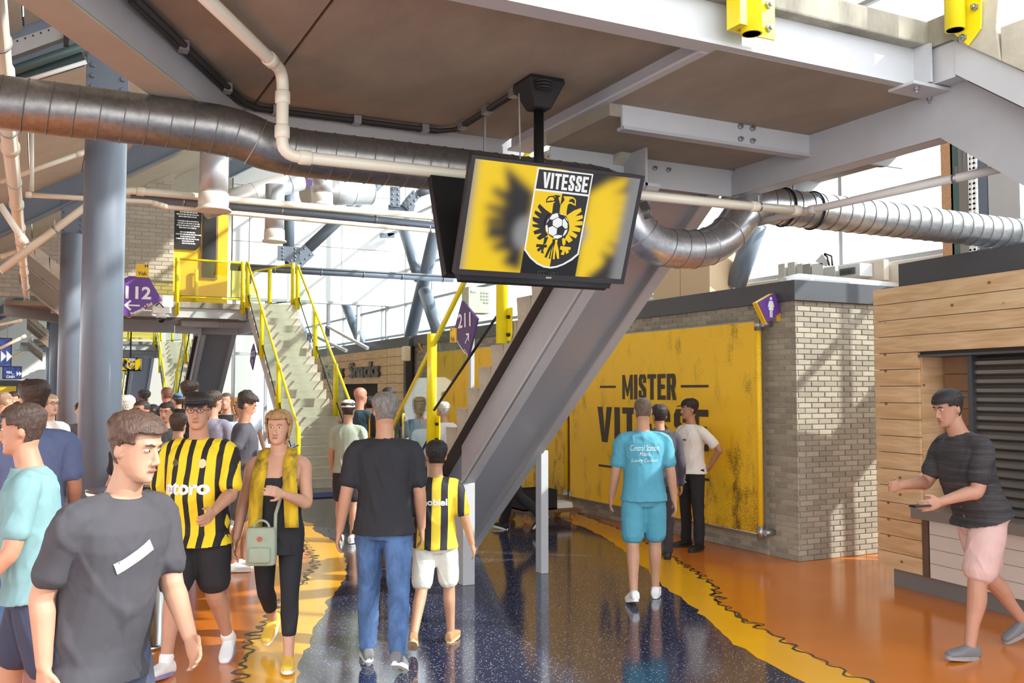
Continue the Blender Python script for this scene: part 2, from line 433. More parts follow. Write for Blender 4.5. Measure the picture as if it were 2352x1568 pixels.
# ---- brick walls: mortar bed plus separate bricks
def brick_wall(wall, rects, axis, face, bl, bh, joint, proud, mats, limit=300, z0=0.0, seed=1):
    """axis 'x': face looks to -x at x=face and runs along y; axis 'y': looks to -y and runs along x"""
    rnd = random.Random(seed); cells = []
    for (a0, a1, c0, c1) in rects:
        j = int(math.floor((c0 - z0) / bh + 0.01))
        while z0 + j * bh < c1 - 0.02:
            off = (0.5 if j % 2 else 0.0) * bl; i = int(math.floor((a0 - off) / bl))
            while off + i * bl < a1:
                s = max(a0, off + i * bl + joint / 2); e = min(a1, off + (i + 1) * bl - joint / 2)
                if e - s > 0.03: cells.append((s, e, z0 + j * bh + joint / 2, min(c1, z0 + (j + 1) * bh - joint / 2)))
                i += 1
            j += 1
    def dist(c):
        m = (c[0] + c[1]) / 2; p = (face, m) if axis == 'x' else (m, face)
        return math.hypot(*p)
    cells.sort(key=dist)
    cache = {}; rest = MB(); jit = [rnd.uniform(-0.0025, 0.0025) for _ in cells]
    def shape(mb, s, e, c, d, x):
        t = 0.004
        if axis == 'x':
            A = [(x + t, s, c), (x + t, e, c), (x + t, e, d), (x + t, s, d), (x, s + t, c + t), (x, e - t, c + t), (x, e - t, d - t), (x, s + t, d - t)]
        else:
            A = [(s, x + t, c), (e, x + t, c), (e, x + t, d), (s, x + t, d), (s + t, x, c + t), (e - t, x, c + t), (e - t, x, d - t), (s + t, x, d - t)]
        B = [(p[0] + (0.02 if axis == 'x' else 0), p[1] + (0.02 if axis == 'y' else 0), p[2]) for p in A[:4]]
        mb.add(A + B, [(4, 5, 6, 7), (0, 1, 5, 4), (1, 2, 6, 5), (2, 3, 7, 6), (3, 0, 4, 7), (8, 9, 1, 0), (9, 10, 2, 1), (10, 11, 3, 2), (11, 8, 0, 3)])
    for k, (s, e, c, d) in enumerate(cells):
        x = face - proud + jit[k]
        if k < limit:
            mi = rnd.randrange(len(mats)); key = (round(e - s, 3), round(d - c, 3), mi)
            if key not in cache:
                mb = MB(); shape(mb, 0, e - s, 0, d - c, 0); cache[key] = mb.mesh('brick', (0, 0, 0), [mats[mi]])
            piece('brick', cache[key], wall, (x, s, c) if axis == 'x' else (s, x, c))
        else:
            rest.cur = rnd.randrange(len(mats)); shape(rest, s, e, c, d, x)
    if rest.v:
        tag(rest.build('brickwork', list(mats), wall), kind='stuff')

wf = struct('wall_front', MB().box(7.39, 7.6, 7.78, 19.4, 0, 2.84), MORTAR)
brick_wall(wf, [(7.73, 8.22, 0.0, 2.84), (8.22, 12.6, 2.55, 2.84), (8.22, 12.6, 0.0, 0.36), (18.0, 19.4, 0.4, 2.84), (12.6, 17.9, 2.55, 2.84)], 'x', 7.385, 0.195, 0.0592, 0.009, 0.0045, BRICKS, 290, seed=3)
ws = struct('wall_side', MB().box(7.395, 10.2, 7.745, 7.95, 0, 2.84), MORTAR)
brick_wall(ws, [(7.39, 9.3, 0.0, 2.84)], 'y', 7.735, 0.195, 0.0592, 0.009, 0.0045, BRICKS, 300, seed=4)
struct('trim_1', MB().box(7.33, 10.3, 7.68, 19.3, 2.84, 3.06), DARKST)
wl = struct('wall_left', MB().box(-1.6, 2.82, 23.62, 23.9, 3.95, 8.5), MORTAR)
brick_wall(wl, [(-1.0, 2.82, 3.95, 6.9)], 'y', 23.615, 0.30, 0.098, 0.014, 0.007, BLOCKS, 300, z0=3.95, seed=5)

# yellow end wall of the stand stair behind the second landing, with its door window and posters
wy = struct('wall_yellow', MB().box(2.82, 4.29, 24.8, 25.0, 3.9, 6.56), YELD)
struct('wall_left_return', MB().box(2.79, 2.825, 23.66, 24.8, 3.95, 8.6), BEIGE)
struct('wall_header', MB().box(2.82, 4.29, 24.78, 25.0, 6.56, 8.7), BEIGE)
a, b = on(465, 500, 1, 24.78), on(496, 640, 1, 24.78)
win = tag(MB().box(a.x - 0.03, b.x + 0.03, 24.75, 24.8, b.z - 0.02, 6.5).build('door_1', M('door_frame_brown', (150, 116, 70), 0.5), None), kind='structure')
MB().box(a.x + 0.02, b.x - 0.02, 24.72, 24.77, b.z + 0.03, 6.48).build('door_window', M('dark_glass', (40, 38, 36), 0.15), win)

# ---- far white wall of panels
fw = struct('wall_far', MB().box(5.5, 10.95, 31.05, 31.2, 4.87, 10.5), MORTAR)
for i in range(3):
    for j in range(3):
        x0 = 5.5 + i * 1.82; z0 = 4.87 + j * 1.85
        piece('white_panel', MB().box(0.008, 1.81, 0, 0.05, 0.008, 1.84).mesh('white_panel', (0, 0, 0), [WHITEP]), fw, (x0, 31.0, z0))
struct('trim_2', MB().box(5.45, 11.0, 30.95, 31.25, 4.79, 4.87), STEELW)

# ---- glass facade
fac = struct('window_1', MB().box(10.76, 10.94, -7, 50, -0.1, 0.35), STEELW)
ZT = (0.35, 3.0, 3.72, 4.72, 5.85, 7.6, 9.4, 11.4)
YM = [10.33 + 2.37 * k for k in range(-7, 17)]
me_m = MB().box(-0.05, 0.05, -0.035, 0.035, 0, 11.1).mesh('mullion', (0, 0, 0), [STEELW])
for y in YM: piece('mullion', me_m, fac, (10.85, y, 0.35))
for z in ZT[1:]:
    me_t = MB().box(-0.04, 0.04, 0, 2.30, -0.035, 0.035).mesh('transom', (0, 0, 0), [STEELW])
    for y in YM[:-1]: piece('transom', me_t, fac, (10.85, y + 0.035, z))
for j in range(len(ZT) - 1):
    me_p = MB().box(-0.004, 0.004, 0, 2.29, 0, ZT[j + 1] - ZT[j] - 0.07).mesh('pane', (0, 0, 0), [GLASSF])
    for y in YM[:-1]: piece('pane', me_p, fac, (10.86, y + 0.04, ZT[j] + 0.035))
# lower sill wall behind the kiosks
struct('wall_sill', MB().box(10.7, 10.78, -5, 20, 2.95, 3.66), M('sill_panel', (226, 220, 208), 0.5))
# glazing under the far white wall
fg = struct('window_2', MB().box(5.5, 10.9, 31.0, 31.12, 3.0, 3.1), STEELW)
for k in range(6):
    piece('mullion', MB().box(-0.05, 0.05, -0.05, 0.05, 0, 4.8).mesh('mullion', (0, 0, 0), [STEELW]), fg, (5.6 + k * 1.04, 31.06, 0))
    if k < 5: piece('pane', MB().box(0, 0.92, -0.004, 0.004, 0, 4.7).mesh('pane', (0, 0, 0), [GLASSF]), fg, (5.66 + k * 1.04, 31.06, 0.05))

# ---- far end of the concourse
ew = struct('wall_end', MB().box(-9, 1.2, 46, 46.2, 2.35, 6.5).box(-9, -7, 46, 46.2, 0, 2.35).box(0.2, 1.2, 46, 46.2, 0, 2.35), M('end_wall_white', (226, 226, 222), 0.6))
struct('wall_end_back', MB().box(-9, 11, 55, 55.2, 0, 7), M('end_wall_grey', (176, 176, 170), 0.7))
dd = struct('door_2', MB().box(-3.35, 0.1, 46.4, 46.5, 0, 2.3), DARKST)
for x in (-2.9, -1.85, -0.8):
    MB().box(x, x + 0.98, 46.34, 46.4, 0.05, 2.05).build('door_leaf', YELD, dd)
    MB().box(x + 0.42, x + 0.56, 46.32, 46.34, 0.5, 1.8).build('door_window', BLACKM, dd)

# ---- raking underside of the stand with its steel rakers
def zr(x): return 4.88 + 0.62 * x
sv = MB()
ceil = None
xs = [-5.0 + 0.8 * i for i in range(21)]
for bay in range(-1, 6):
    y0 = 9.8 + 8.4 * bay
    mb = MB()
    for i in range(len(xs) - 1):
        x0, x1 = xs[i], xs[i + 1]; za, zb = zr(x0) + 0.52, zr(x1) + 0.52
        mb.prism([(x0, y0 + 0.02, za), (x1 - 0.02, y0 + 0.02, zb - 0.06), (x1 - 0.02, y0 + 0.02, zb + 0.2), (x0, y0 + 0.02, za + 0.26)], (0, 8.36, 0))
    struct('ceiling', mb, BEIGE)
def ibeam(mb, p, q, w, h, t=0.03):
    """I-section from p to q, p and q on its bottom edge"""
    p, q = Vector(p), Vector(q); d = (q - p).normalized(); side = d.cross(Vector((0, 0, 1))).normalized(); up = side.cross(d).normalized()
    mb.bar(p + up * t / 2, q + up * t / 2, w, t, up); mb.bar(p + up * (h - t / 2), q + up * (h - t / 2), w, t, up); mb.bar(p + up * h / 2, q + up * h / 2, t, h - 2 * t, up)
    return mb
names = ('above the nearest column', 'above the second column', 'above the third column', 'above the fourth column')
for k in range(4):
    y = 9.8 + 8.4 * k
    rk = single('raker_beam', ibeam(MB(), (-5, y, zr(-5)), (9.5, y, zr(9.5)), 0.3, 0.48), BLUEST, 'sloping blue grey steel I-beam under the stand ' + names[k], 'beam', 'raker beams under the stand')

# ---- columns with bolted head plates
def column(k, x, y, r, zt):
    t = thing('column', ('thick blue grey round steel column, nearest the viewer', 'blue grey round steel column, second in the row', 'blue grey round steel column, third in the row', 'slim looking blue grey column, fourth in the row')[k], 'column', (x, y, 0), 'round columns under the stand')
    MB().lathe([(r, 0), (r, zt - 0.02), (r - 0.01, zt)], (x, y, 0), 40).build('shaft', BLUEST, t)
    MB().lathe([(r + 0.05, 0), (r + 0.05, 0.03), (r, 0.03)], (x, y, 0), 40).build('foot_plate', BLUEST, t)
    hp = MB().box(x - 0.19, x + 0.19, y - 0.03, y + 0.03, zt - 0.25, zr(x) + 0.1).build('head_plate', BLUEST, t, 0.004)
    hx = MB()
    hx.lathe([(0.026, 0), (0.026, 0.022), (0.02, 0.026)], (0, 0, 0), 6, False)
    me = hx.mesh('bolt', (0, 0, 0), [BLUEST])
    zz = [zt + 0.06 + i * 0.105 for i in range(4)]
    for sx in (-0.135, 0.135):
        for z in zz: piece('bolt', me, hp, (x + sx, y - 0.03, z), (R(90), 0, 0))
    return t
for k in range(4): column(k, (0.53, 0.475, 0.42, 0.38)[k], 9.8 + 8.4 * k, 0.19, 4.62)

# ---- brown steel stair beams of the stand behind the columns, with the stepped concrete flights on them
def stand_flight(y, pts, n, label):
    a, b, dpx = on(*pts[0], 1, y), on(*pts[1], 1, y), pts[2]
    t = thing('stand_stair', label, 'stairs', (a.x, y, b.z), 'stand stairs behind the columns')
    d = b - a; dep = abs(on(pts[0][0], pts[0][1] + dpx, 1, y).z - a.z)
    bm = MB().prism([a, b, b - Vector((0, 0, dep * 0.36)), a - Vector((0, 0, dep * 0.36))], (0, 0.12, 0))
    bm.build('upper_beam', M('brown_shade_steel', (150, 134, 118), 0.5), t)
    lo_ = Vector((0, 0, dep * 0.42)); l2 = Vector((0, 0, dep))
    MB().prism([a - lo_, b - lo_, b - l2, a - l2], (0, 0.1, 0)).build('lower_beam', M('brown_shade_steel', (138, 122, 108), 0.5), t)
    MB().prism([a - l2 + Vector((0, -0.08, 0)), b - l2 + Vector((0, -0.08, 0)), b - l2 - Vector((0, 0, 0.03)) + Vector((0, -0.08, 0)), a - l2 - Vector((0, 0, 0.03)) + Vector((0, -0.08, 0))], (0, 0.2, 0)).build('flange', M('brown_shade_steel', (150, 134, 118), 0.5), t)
    for i in range(n):
        p = a + d * (i / n); q = a + d * ((i + 1) / n); h = -(d.z / n) * 1.05
        MB().prism([p, q, q + Vector((0, 0, h * 1.25)), p + Vector((0, 0, h * 1.25)) + Vector((-0.02, 0, 0)), p + Vector((0, 0, 0.02))], (0, 0.9, 0)).build('step', CONCS, t)
stand_flight(20.4, ((45, 568), (215, 706), 78), 5, 'brown steel stair with stepped concrete side behind the second column')
stand_flight(28.6, ((62, 729), (112, 772), 24), 4, 'smaller brown stair further back, left of the third column')
stand_flight(37.0, ((64, 784), (98, 812), 17), 4, 'smallest brown stair far back near the hanging pipe')
# ================================================================ promenade stairs (one block per 19.5 m)
RI, TR = 0.1875, 0.252
def flight(k, dy, far, label):
    """far: goes down away from the viewer, else down towards the viewer"""
    d = 1 if far else -1
    ytop = (5.18 if far else 3.14) + dy; wst = 0.30 if far else 0.37
    x0, x1 = (3.55, 4.59) if far else (4.45, 5.55)
    t = thing('staircase', label, 'stairs', ((x0 + x1) / 2, ytop + d * 2.5, 0), 'promenade stairs')
    yi = lambda i: ytop + d * TR * (21 - i)
    e = d * TR
    for i in range(1, 22):
        z, y = RI * i, yi(i)
        p = [(x0, y, z), (x0, y - e, z), (x0, y - e, z + RI - wst), (x0, y, z - wst), (x0, y - d * 0.022, z - RI + 0.004)]
        if i == 1: p = [(x0, y, z), (x0, y - e, z), (x0, y - e, 0), (x0, y - d * 0.02, 0)]
        if far and i > 1:
            q = [(x0 + 0.09, b, max(c, z - 0.13) if j == 3 else (max(c, z + RI - 0.13) if j == 2 else c)) for j, (_, b, c) in enumerate(p)]
            MB().prism(q, (x1 - x0 - 0.09, 0, 0)).build('step', CONCS, t, 0.006)
            MB().prism(p, (0.09, 0, 0)).build('step_cheek', CONC, t)
        else: MB().prism(p, (x1 - x0, 0, 0)).build('step', CONCS, t, 0.006)
    if far:
        zn = lambda y: (9.55 + dy - y) * 0.745; zf = lambda y: (10.02 + dy - y) * 0.752
        ya, yb = 8.28 + dy, 5.2 + dy
        MB().prism([(3.64, ya, zn(ya)), (3.64, yb, zn(yb)), (3.64, yb, zn(yb) + 0.41), (3.64, ya, zn(ya) + 0.41)], (0.02, 0, 0)).build('stringer', STEEL, t)
        MB().prism([(3.63, ya, zn(ya)), (3.63, yb, zn(yb)), (3.63, yb, zn(yb) + 0.02), (3.63, ya, zn(ya) + 0.02)], (0.135, 0, 0)).build('stringer_flange', STEELW, t)
        zs_ = lambda y: 1.5 + (8.46 + dy - y) * 0.744 - 0.302
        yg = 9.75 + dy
        MB().prism([(3.552, yg, zs_(yg) - 0.012), (3.552, yb + 0.5, zs_(yb + 0.5) - 0.012), (3.552, yb + 0.5, zs_(yb + 0.5)), (3.552, yg, zs_(yg))], (0.14, 0, 0)).build('painted_shade_strip', DARKB, t)  # shade under the overhanging step cheeks, put in as a dark brown strip
        yc = 10.0 + dy; yd = 5.6 + dy
        MB().prism([(4.48, yc, zf(yc)), (4.48, yd, zf(yd)), (4.48, yd, zf(yd) + 0.36), (4.48, yc, zf(yc) + 0.36)], (0.02, 0, 0)).build('stringer', STEEL, t)
        MB().prism([(4.5, yc, zf(yc)), (4.5, yd, zf(yd)), (4.5, yd, zf(yd) + 0.02), (4.5, yc, zf(yc) + 0.02)], (0.1, 0, 0)).build('stringer_flange', STEELW, t)
        # soffit panels between the stringers
        cuts = [9.9, 7.42, 5.6]
        for a, b in zip(cuts[:-1], cuts[1:]):
            a += dy; b += dy
            MB().prism([(3.7, a - 0.006, zf(a) + 0.085), (3.7, b + 0.006, zf(b) + 0.085), (3.7, b + 0.006, zf(b) + 0.105), (3.7, a - 0.006, zf(a) + 0.105)], (0.79, 0, 0)).build('soffit_panel', SOFPANEL, t)
        MB().box(3.64, 3.765, 8.24 + dy, 8.5 + dy, 0, zn(8.28 + dy) + 0.02).build('post', STEELW, t, 0.006)
        MB().box(4.58, 4.665, 8.41 + dy, 8.53 + dy, 0, 1.24).build('post', STEELW, t, 0.006)
    else:
        zf = lambda y: 3.305 - (3.64 + dy - y) * 0.752
        ya, yb = 3.64 + dy, -0.6 + dy
        for x in (4.6, 5.4):
            if x == 4.6 and k == 0: pass
            MB().prism([(x, ya, zf(ya)), (x, yb, zf(yb)), (x, yb, zf(yb) + 0.42), (x, ya - 0.12, zf(ya - 0.12) + 0.415), (x, ya, zf(ya) + 0.34)], (0.1, 0, 0)).build('stringer', STEEL, t)
        if k: MB().prism([(4.7, ya, zf(ya) + 0.1), (4.7, yb, zf(yb) + 0.1), (4.7, yb, zf(yb) + 0.12), (4.7, ya, zf(ya) + 0.12)], (0.7, 0, 0)).build('soffit_panel', SOFPANEL, t)
        yq = 3.43 + dy
        MB().box(4.475, 4.6, yq + 0.002, 3.625 + dy, 3.58, 3.782).build('bearing_block', STEELW, t)
        MB().prism([(4.47, yq, 3.592), (4.47, yb, 3.592 - (yq - yb) * 0.745), (4.47, yb, 3.782 - (yq - yb) * 0.752), (4.47, yq, 3.782)], (0.125, 0, 0)).build('bearer_beam', STEELW, t)
    return t
def landing(k, dy, label):
    t = thing('stair_landing', label, 'landing', (3.0, 4.8 + dy, 3.6), 'stair landings')
    # cranked side beam
    MB().prism([(4.6, 3.64 + dy, 3.305), (4.6, 5.59 + dy, 3.305), (4.6, 5.3 + dy, 3.62), (4.6, 3.64 + dy, 3.635)], (0.02, 0, 0)).build('side_beam', STEEL, t)
    MB().box(4.62, 4.74, 3.64 + dy, 5.58 + dy, 3.305, 3.325).build('side_beam_flange', STEELW, t)
    # front beam with stiffener and bottom flange
    MB().box(0.2, 4.5, 3.66 + dy, 3.68 + dy, 3.585, 3.8).build('front_beam', STEELW, t)
    MB().box(0.2, 4.45, 3.63 + dy, 3.75 + dy, 3.575, 3.595).build('front_beam_flange', STEELW, t)
    MB().box(4.42, 4.44, 3.55 + dy, 3.68 + dy, 3.58, 3.8).build('end_plate', STEELW, t)
    MB().box(4.3, 4.66, 3.56 + dy, 3.74 + dy, 3.555, 3.575).build('bearing_plate', STEELW, t, 0.003)
    # inner beams
    MB().box(3.0, 3.02, 3.68 + dy, 5.95 + dy, 3.585, 3.67).build('inner_beam', STEEL, t)
    MB().box(2.97, 3.15, 3.75 + dy, 5.95 + dy, 3.572, 3.588).build('inner_beam_flange', STEELW, t)
    MB().box(3.1, 5.5, 4.66 + dy, 4.68 + dy, 3.44, 3.58).build('cross_beam', STEELW, t)
    MB().box(3.1, 4.6, 4.645 + dy, 4.72 + dy, 3.42, 3.44).build('cross_beam_flange', STEEL, t)
    MB().box(3.05, 5.5, 5.46 + dy, 5.48 + dy, 3.3, 3.5).build('rear_beam', STEELW, t)
    MB().box(0.9, 3.1, 6.0 + dy, 6.02 + dy, 3.36, 3.67).build('rear_beam', STEEL, t)
    MB().box(0.9, 3.1, 5.96 + dy, 6.1 + dy, 3.345, 3.365).build('rear_beam_flange', STEELW, t)
    # slanting edge beam
    a, b = Vector((1.15, 6.02 + dy, 0)), Vector((0.317, 4.6 + dy, 0)); b2 = a + (b - a) * 2.2
    n_ = Vector((-(b - a).y, (b - a).x, 0)).normalized()
    if n_.x > 0: n_ = -n_
    MB().prism([a + Vector((0, 0, 3.46)), b2 + Vector((0, 0, 3.46)), b2 + Vector((0, 0, 3.67)), a + Vector((0, 0, 3.67))], n_ * 0.02).build('edge_beam', STEEL, t)
    MB().prism([a + Vector((0, 0, 3.45)), b2 + Vector((0, 0, 3.45)), b2 + n_ * 0.22 + Vector((0, 0, 3.45)), a + n_ * 0.22 + Vector((0, 0, 3.45))], (0, 0, 0.015)).build('edge_beam_flange', BEIGE, t)
    # soffit slabs
    p2 = b2
    def slab(poly, z, mat): return MB().prism([(x, y, z) for x, y in poly], (0, 0, 0.1)).build('soffit_slab', mat, t)
    slab([(1.172, 6.05 + dy), (p2.x, p2.y), (1.172, p2.y)], 3.665, SOFF)
    slab([(1.19, 6.05 + dy), (1.19, 3.68 + dy), (3.0, 3.68 + dy), (3.0, 6.05 + dy)], 3.665, SOFF)
    slab([(3.02, 3.68 + dy), (5.5, 3.68 + dy), (5.5, 4.66 + dy), (3.02, 4.66 + dy)], 3.57, SOFF)
    slab([(3.02, 4.68 + dy), (5.5, 4.68 + dy), (5.5, 5.46 + dy), (3.02, 5.46 + dy)], 3.5, SOFF)
    # deck with raised edge
    MB().prism([(-0.3, 3.58 + dy, 3.8), (4.56, 3.58 + dy, 3.8), (4.56, 3.58 + dy, 3.94), (-0.3, 3.58 + dy, 3.94)], (0, 1.6, 0)).build('deck_slab', CONCD, t, 0.012)
    MB().prism([(4.45, 3.6 + dy, 3.94), (4.45, 3.393 + dy, 3.94), (4.45, 3.393 + dy, 3.756), (4.45, 3.43 + dy, 3.784), (4.45, 3.6 + dy, 3.784)], (1.1, 0, 0)).build('deck_end', CONCD, t)
    MB().box(4.57, 5.55, 3.6 + dy, 5.18 + dy, 3.8, 3.94).build('deck_slab', CONCD, t)
    hx = MB().lathe([(0.018, 0), (0.018, 0.016), (0.009, 0.018), (0.009, 0.034)], (0, 0, 0), 6, False).mesh('bolt', (0, 0, 0), [BOLT])
    for (x, y, z, r) in ((4.37, 3.6, 3.555, (R(180), 0, 0)), (4.6, 3.7, 3.555, (R(180), 0, 0)), (4.44, 3.6, 3.74, (0, R(90), 0)), (4.0, 4.66, 3.55, (R(90), 0, 0)), (4.1, 4.66, 3.55, (R(90), 0, 0)), (4.0, 4.66, 3.47, (R(90), 0, 0)), (4.1, 4.66, 3.47, (R(90), 0, 0)), (3.9, 5.46, 3.44, (R(90), 0, 0)), (4.02, 5.46, 3.44, (R(90), 0, 0))):
        piece('bolt', hx, t, (x, y + dy, z), r)
    return t
# railings
def rail(name, label, segs, posts, glass, group='yellow stair railings', gm=None):
    """posts: (x, y, z0, z1); segs: handrail polyline; glass: list of quads"""
    a = posts[0]
    t = thing(name, label, 'railing', (a[0], a[1], min(p[2] for p in posts)), group)
    for (x, y, z0, z1) in posts:
        MB().lathe([(0.05, z0), (0.05, z1 - 0.01), (0.044, z1)], (x, y, 0), 20).build('post', YEL, t)
        fp = MB().prism([(x + 0.03, y - 0.03, z0 + 0.3), (x + 0.03, y - 0.12, z0 + 0.3), (x + 0.03, y - 0.12, z0 + 0.08), (x + 0.03, y - 0.09, z0 + 0.02), (x + 0.03, y - 0.03, z0 + 0.02)], (0.014, 0, 0)).build('fixing_plate', YEL, t, 0.003)
        if group == 'yellow stair railings' and y < 12:
            for bz in (0.07, 0.22): MB().tube([(x + 0.03, y - 0.085, z0 + bz), (x + 0.005, y - 0.085, z0 + bz)], 0.016, 6).build('bolt', CABLE, fp)
    for sgm in segs: MB().tube(sgm, 0.026, 12).build('handrail', YEL, t)
    for q in glass:
        q = [Vector(p) for p in q]; n_ = (q[1] - q[0]).cross(q[2] - q[0]).normalized() * 0.012
        MB().prism(q, n_).build('glass_panel', gm or GLASSY, t)
        MB().tube([q[0] + n_ * 0.5, q[1] + n_ * 0.5], 0.014, 6).build('glass_channel', BLACKM, t)
    return t
def stair_rail(k, dy, far, x, label, i0=1, i1=21):
    d = 1 if far else -1; ytop = (5.18 if far else 3.14) + dy
    yi = lambda i: ytop + d * TR * (21 - i)
    posts, segs, gl = [], [], []
    idx = [i0 + (i1 - i0) * j / 3 for j in range(4)]
    P = [(x, yi(i), RI * i) for i in idx]
    for (a, b, c) in P: posts.append((a, b, c - 0.12, c + 0.98))
    segs.append([(a, b, c + 0.96) for a, b, c in P])
    for p, q in zip(P[:-1], P[1:]):
        s = 0.07 * d
        gl.append([(x, p[1] - s, p[2] + 0.16), (x, q[1] + s, q[2] + 0.16), (x, q[1] + s, q[2] + 0.9), (x, p[1] - s, p[2] + 0.9)])
    return rail('stair_railing', label, segs, posts, gl)
where = ('near', 'middle', 'far')
for k in range(3):
    dy = 19.5 * k
    flight(k, dy, True, ('large concrete staircase seen from below, passing behind the hanging screen', 'steel soffit of the staircase left of the middle stairs, seen from below', 'farthest underside of a staircase at the left, behind the crowd')[k])
    flight(k, dy, False, ('concrete staircase cut off by the top right corner', 'broad light concrete staircase facing the viewer in the middle', 'distant concrete staircase left of the middle one')[k])
    landing(k, dy, ('dark soffit landing overhead on grey steel beams', 'landing at the top of the middle staircase in front of the yellow wall', 'small landing at the top of the distant staircase')[k])
# near block rails: the flight behind the screen
rail('stair_railing', 'yellow glass railing with thick posts on the near side of the large staircase',
     [[(3.5, 9.9, 1.41), (3.5, 6.6, 3.81)]],
     [(3.5, 8.70, 1.3, 2.42), (3.5, 7.12, 2.25, 3.5)],
     [[(3.5, 8.62, 1.66), (3.5, 7.20, 2.49), (3.5, 7.20, 3.35), (3.5, 8.62, 2.32)], [(3.5, 9.8, 0.62), (3.5, 8.78, 1.36), (3.5, 8.78, 2.19), (3.5, 9.8, 1.44)]])
for k in (1, 2):
    dy = 19.5 * k
    stair_rail(k, dy, False, 4.38, ('yellow glass railing on the left side of the middle staircase', 'yellow railing on the left side of the distant staircase')[k - 1])
    stair_rail(k, dy, False, 5.58, ('yellow glass railing on the right side of the middle staircase', 'yellow railing on the right side of the distant staircase')[k - 1])
    stair_rail(k, dy, True, 3.5, ('yellow railing of the rear flight behind the middle landing', 'yellow railing of the rear flight behind the distant landing')[k - 1])
    y = 3.62 + dy
    rail('landing_railing', ('yellow framed glass panel on the middle landing before the yellow wall', 'yellow landing panel above the distant screen')[k - 1],
         [[(2.85, y, 4.95), (4.36, y, 4.95)], [(2.95, y, 4.06), (4.3, y, 4.06)]], [(2.85, y, 3.62, 4.98), (4.36, y, 3.7, 4.98)], [[(2.93, y, 4.08), (4.3, y, 4.08), (4.3, y, 4.92), (2.93, y, 4.92)]], gm=GLASSL)
    rail('landing_railing', ('yellow railing at the back of the middle landing above the stairs', 'yellow railing at the back of the distant landing')[k - 1],
         [[(5.5, 3.3 + dy, 4.95), (4.95, 5.1 + dy, 4.95), (4.72, 5.2 + dy, 4.7)]], [(5.5, 3.3 + dy, 3.8, 4.98), (5.2, 4.5 + dy, 3.8, 4.96), (4.8, 5.15 + dy, 3.8, 4.8)], [[(5.47, 3.8 + dy, 4.06), (5.0, 5.0 + dy, 4.06), (5.0, 5.0 + dy, 4.9), (5.47, 3.8 + dy, 4.9)]])
# yellow rail sockets on the near landing edge and flight
def socket(x, y, z0, z1, label, plate):
    t = thing('railing_socket', label, 'railing post', (x, y, z0), 'yellow railing sockets overhead')
    MB().lathe([(0.052, z0), (0.052, z1), (0.044, z1), (0.044, z0)], (x, y, 0), 24).build('tube', YEL, t)
    pl = MB().prism(plate, (0.014, 0, 0) if plate[0][0] == plate[1][0] and plate[1][0] == plate[2][0] else (0, 0.014, 0)).build('plate', YEL, t, 0.003)
    return t, pl
hexb = MB().lathe([(0.02, 0), (0.02, 0.018), (0.011, 0.02), (0.011, 0.034)], (0, 0, 0), 6, False).mesh('bolt', (0, 0, 0), [BOLT])
p = on(1726, 60, 1, 3.5)
t, pl = socket(p.x, 3.5, 3.60, 5.0, 'yellow tube socket with square two-bolt plate on the front beam', [(p.x - 0.06, 3.55, 3.62), (p.x + 0.2, 3.55, 3.62), (p.x + 0.2, 3.55, 3.84), (p.x - 0.06, 3.55, 3.84)])
MB().box(p.x - 0.105, p.x - 0.06, 3.46, 3.56, 3.62, 3.9).build('web_plate', YEL, t, 0.002)
for z in (3.67, 3.79): piece('bolt', hexb, pl, (p.x + 0.15, 3.55, z), (R(90), 0, 0))
p = on(2193, 40, 0, 4.36)
y0 = p.y; z0 = p.z
t, pl = socket(4.36, y0, z0 - 0.07, z0 + 1.2, 'yellow tube socket with clipped corner plate on the stair side at top right', [(4.43, y0 + 0.06, z0 - 0.06), (4.43, y0 - 0.02, z0 - 0.15), (4.43, y0 - 0.1, z0 - 0.08), (4.43, y0 - 0.12, z0 + 0.3), (4.43, y0 + 0.06, z0 + 0.3)])
for (dy_, dz) in ((-0.075, 0.04), (0.0, -0.1)): piece('bolt', hexb, pl, (4.43, y0 + dy_, z0 + dz), (0, R(-90), 0))
p = on(2025, 372, 0, 5.6)
t, pl = socket(5.6, p.y, p.z - 0.03, p.z + 1.1, 'yellow tube end seen below the side beam at right', [(5.55, p.y - 0.1, p.z), (5.55, p.y + 0.1, p.z), (5.55, p.y + 0.1, p.z + 0.2), (5.55, p.y - 0.1, p.z + 0.2)])
# ================================================================ hanging screens
def screen_frame(c, tilt, face):
    """local axes of a screen: ux along +x (mirrored for the back one), uy up the screen, un out of the glass"""
    if face < 0: return Vector((1, 0, 0)), Vector((0, -math.sin(tilt), math.cos(tilt))), Vector((0, -math.cos(tilt), -math.sin(tilt)))
    return Vector((-1, 0, 0)), Vector((0, math.sin(tilt), math.cos(tilt))), Vector((0, math.cos(tilt), -math.sin(tilt)))
TILT = math.asin(0.353)
# the shown picture is drawn in pixels of one enlarged crop, then laid on the glass plane
SW, SH = 1.10, 0.649
CEN = ray(1268, 513) * 5.28 + Vector((0, 0, EYE))
UX, UY, UN = screen_frame(CEN, TILT, -1)
def scr(x, y):
    """enlarged-crop pixel -> (u, v) on the screen plane"""
    d = ray(1080 + x / 5.057, 360 + y / 5.057); o = Vector((0, 0, EYE))
    t = (CEN - o).dot(UN) / d.dot(UN); p = o + d * t - CEN
    return (p.dot(UX), p.dot(UY))
CREST = dict(
    shield=[(780, 120), (1427, 200), (1258, 1132), (1180, 1200), (1080, 1255), (1000, 1285), (930, 1295), (850, 1283), (770, 1245), (690, 1175), (622, 1078)],
    yellow=[(752, 388), (1066, 424), (920, 1274), (850, 1263), (780, 1228), (705, 1163), (641, 1072)],
    black=[(1066, 424), (1366, 460), (1240, 1120), (1165, 1182), (1070, 1238), (990, 1266), (920, 1274)],
    title=[(796, 140), (1409, 214), (1368, 436), (757, 366)])
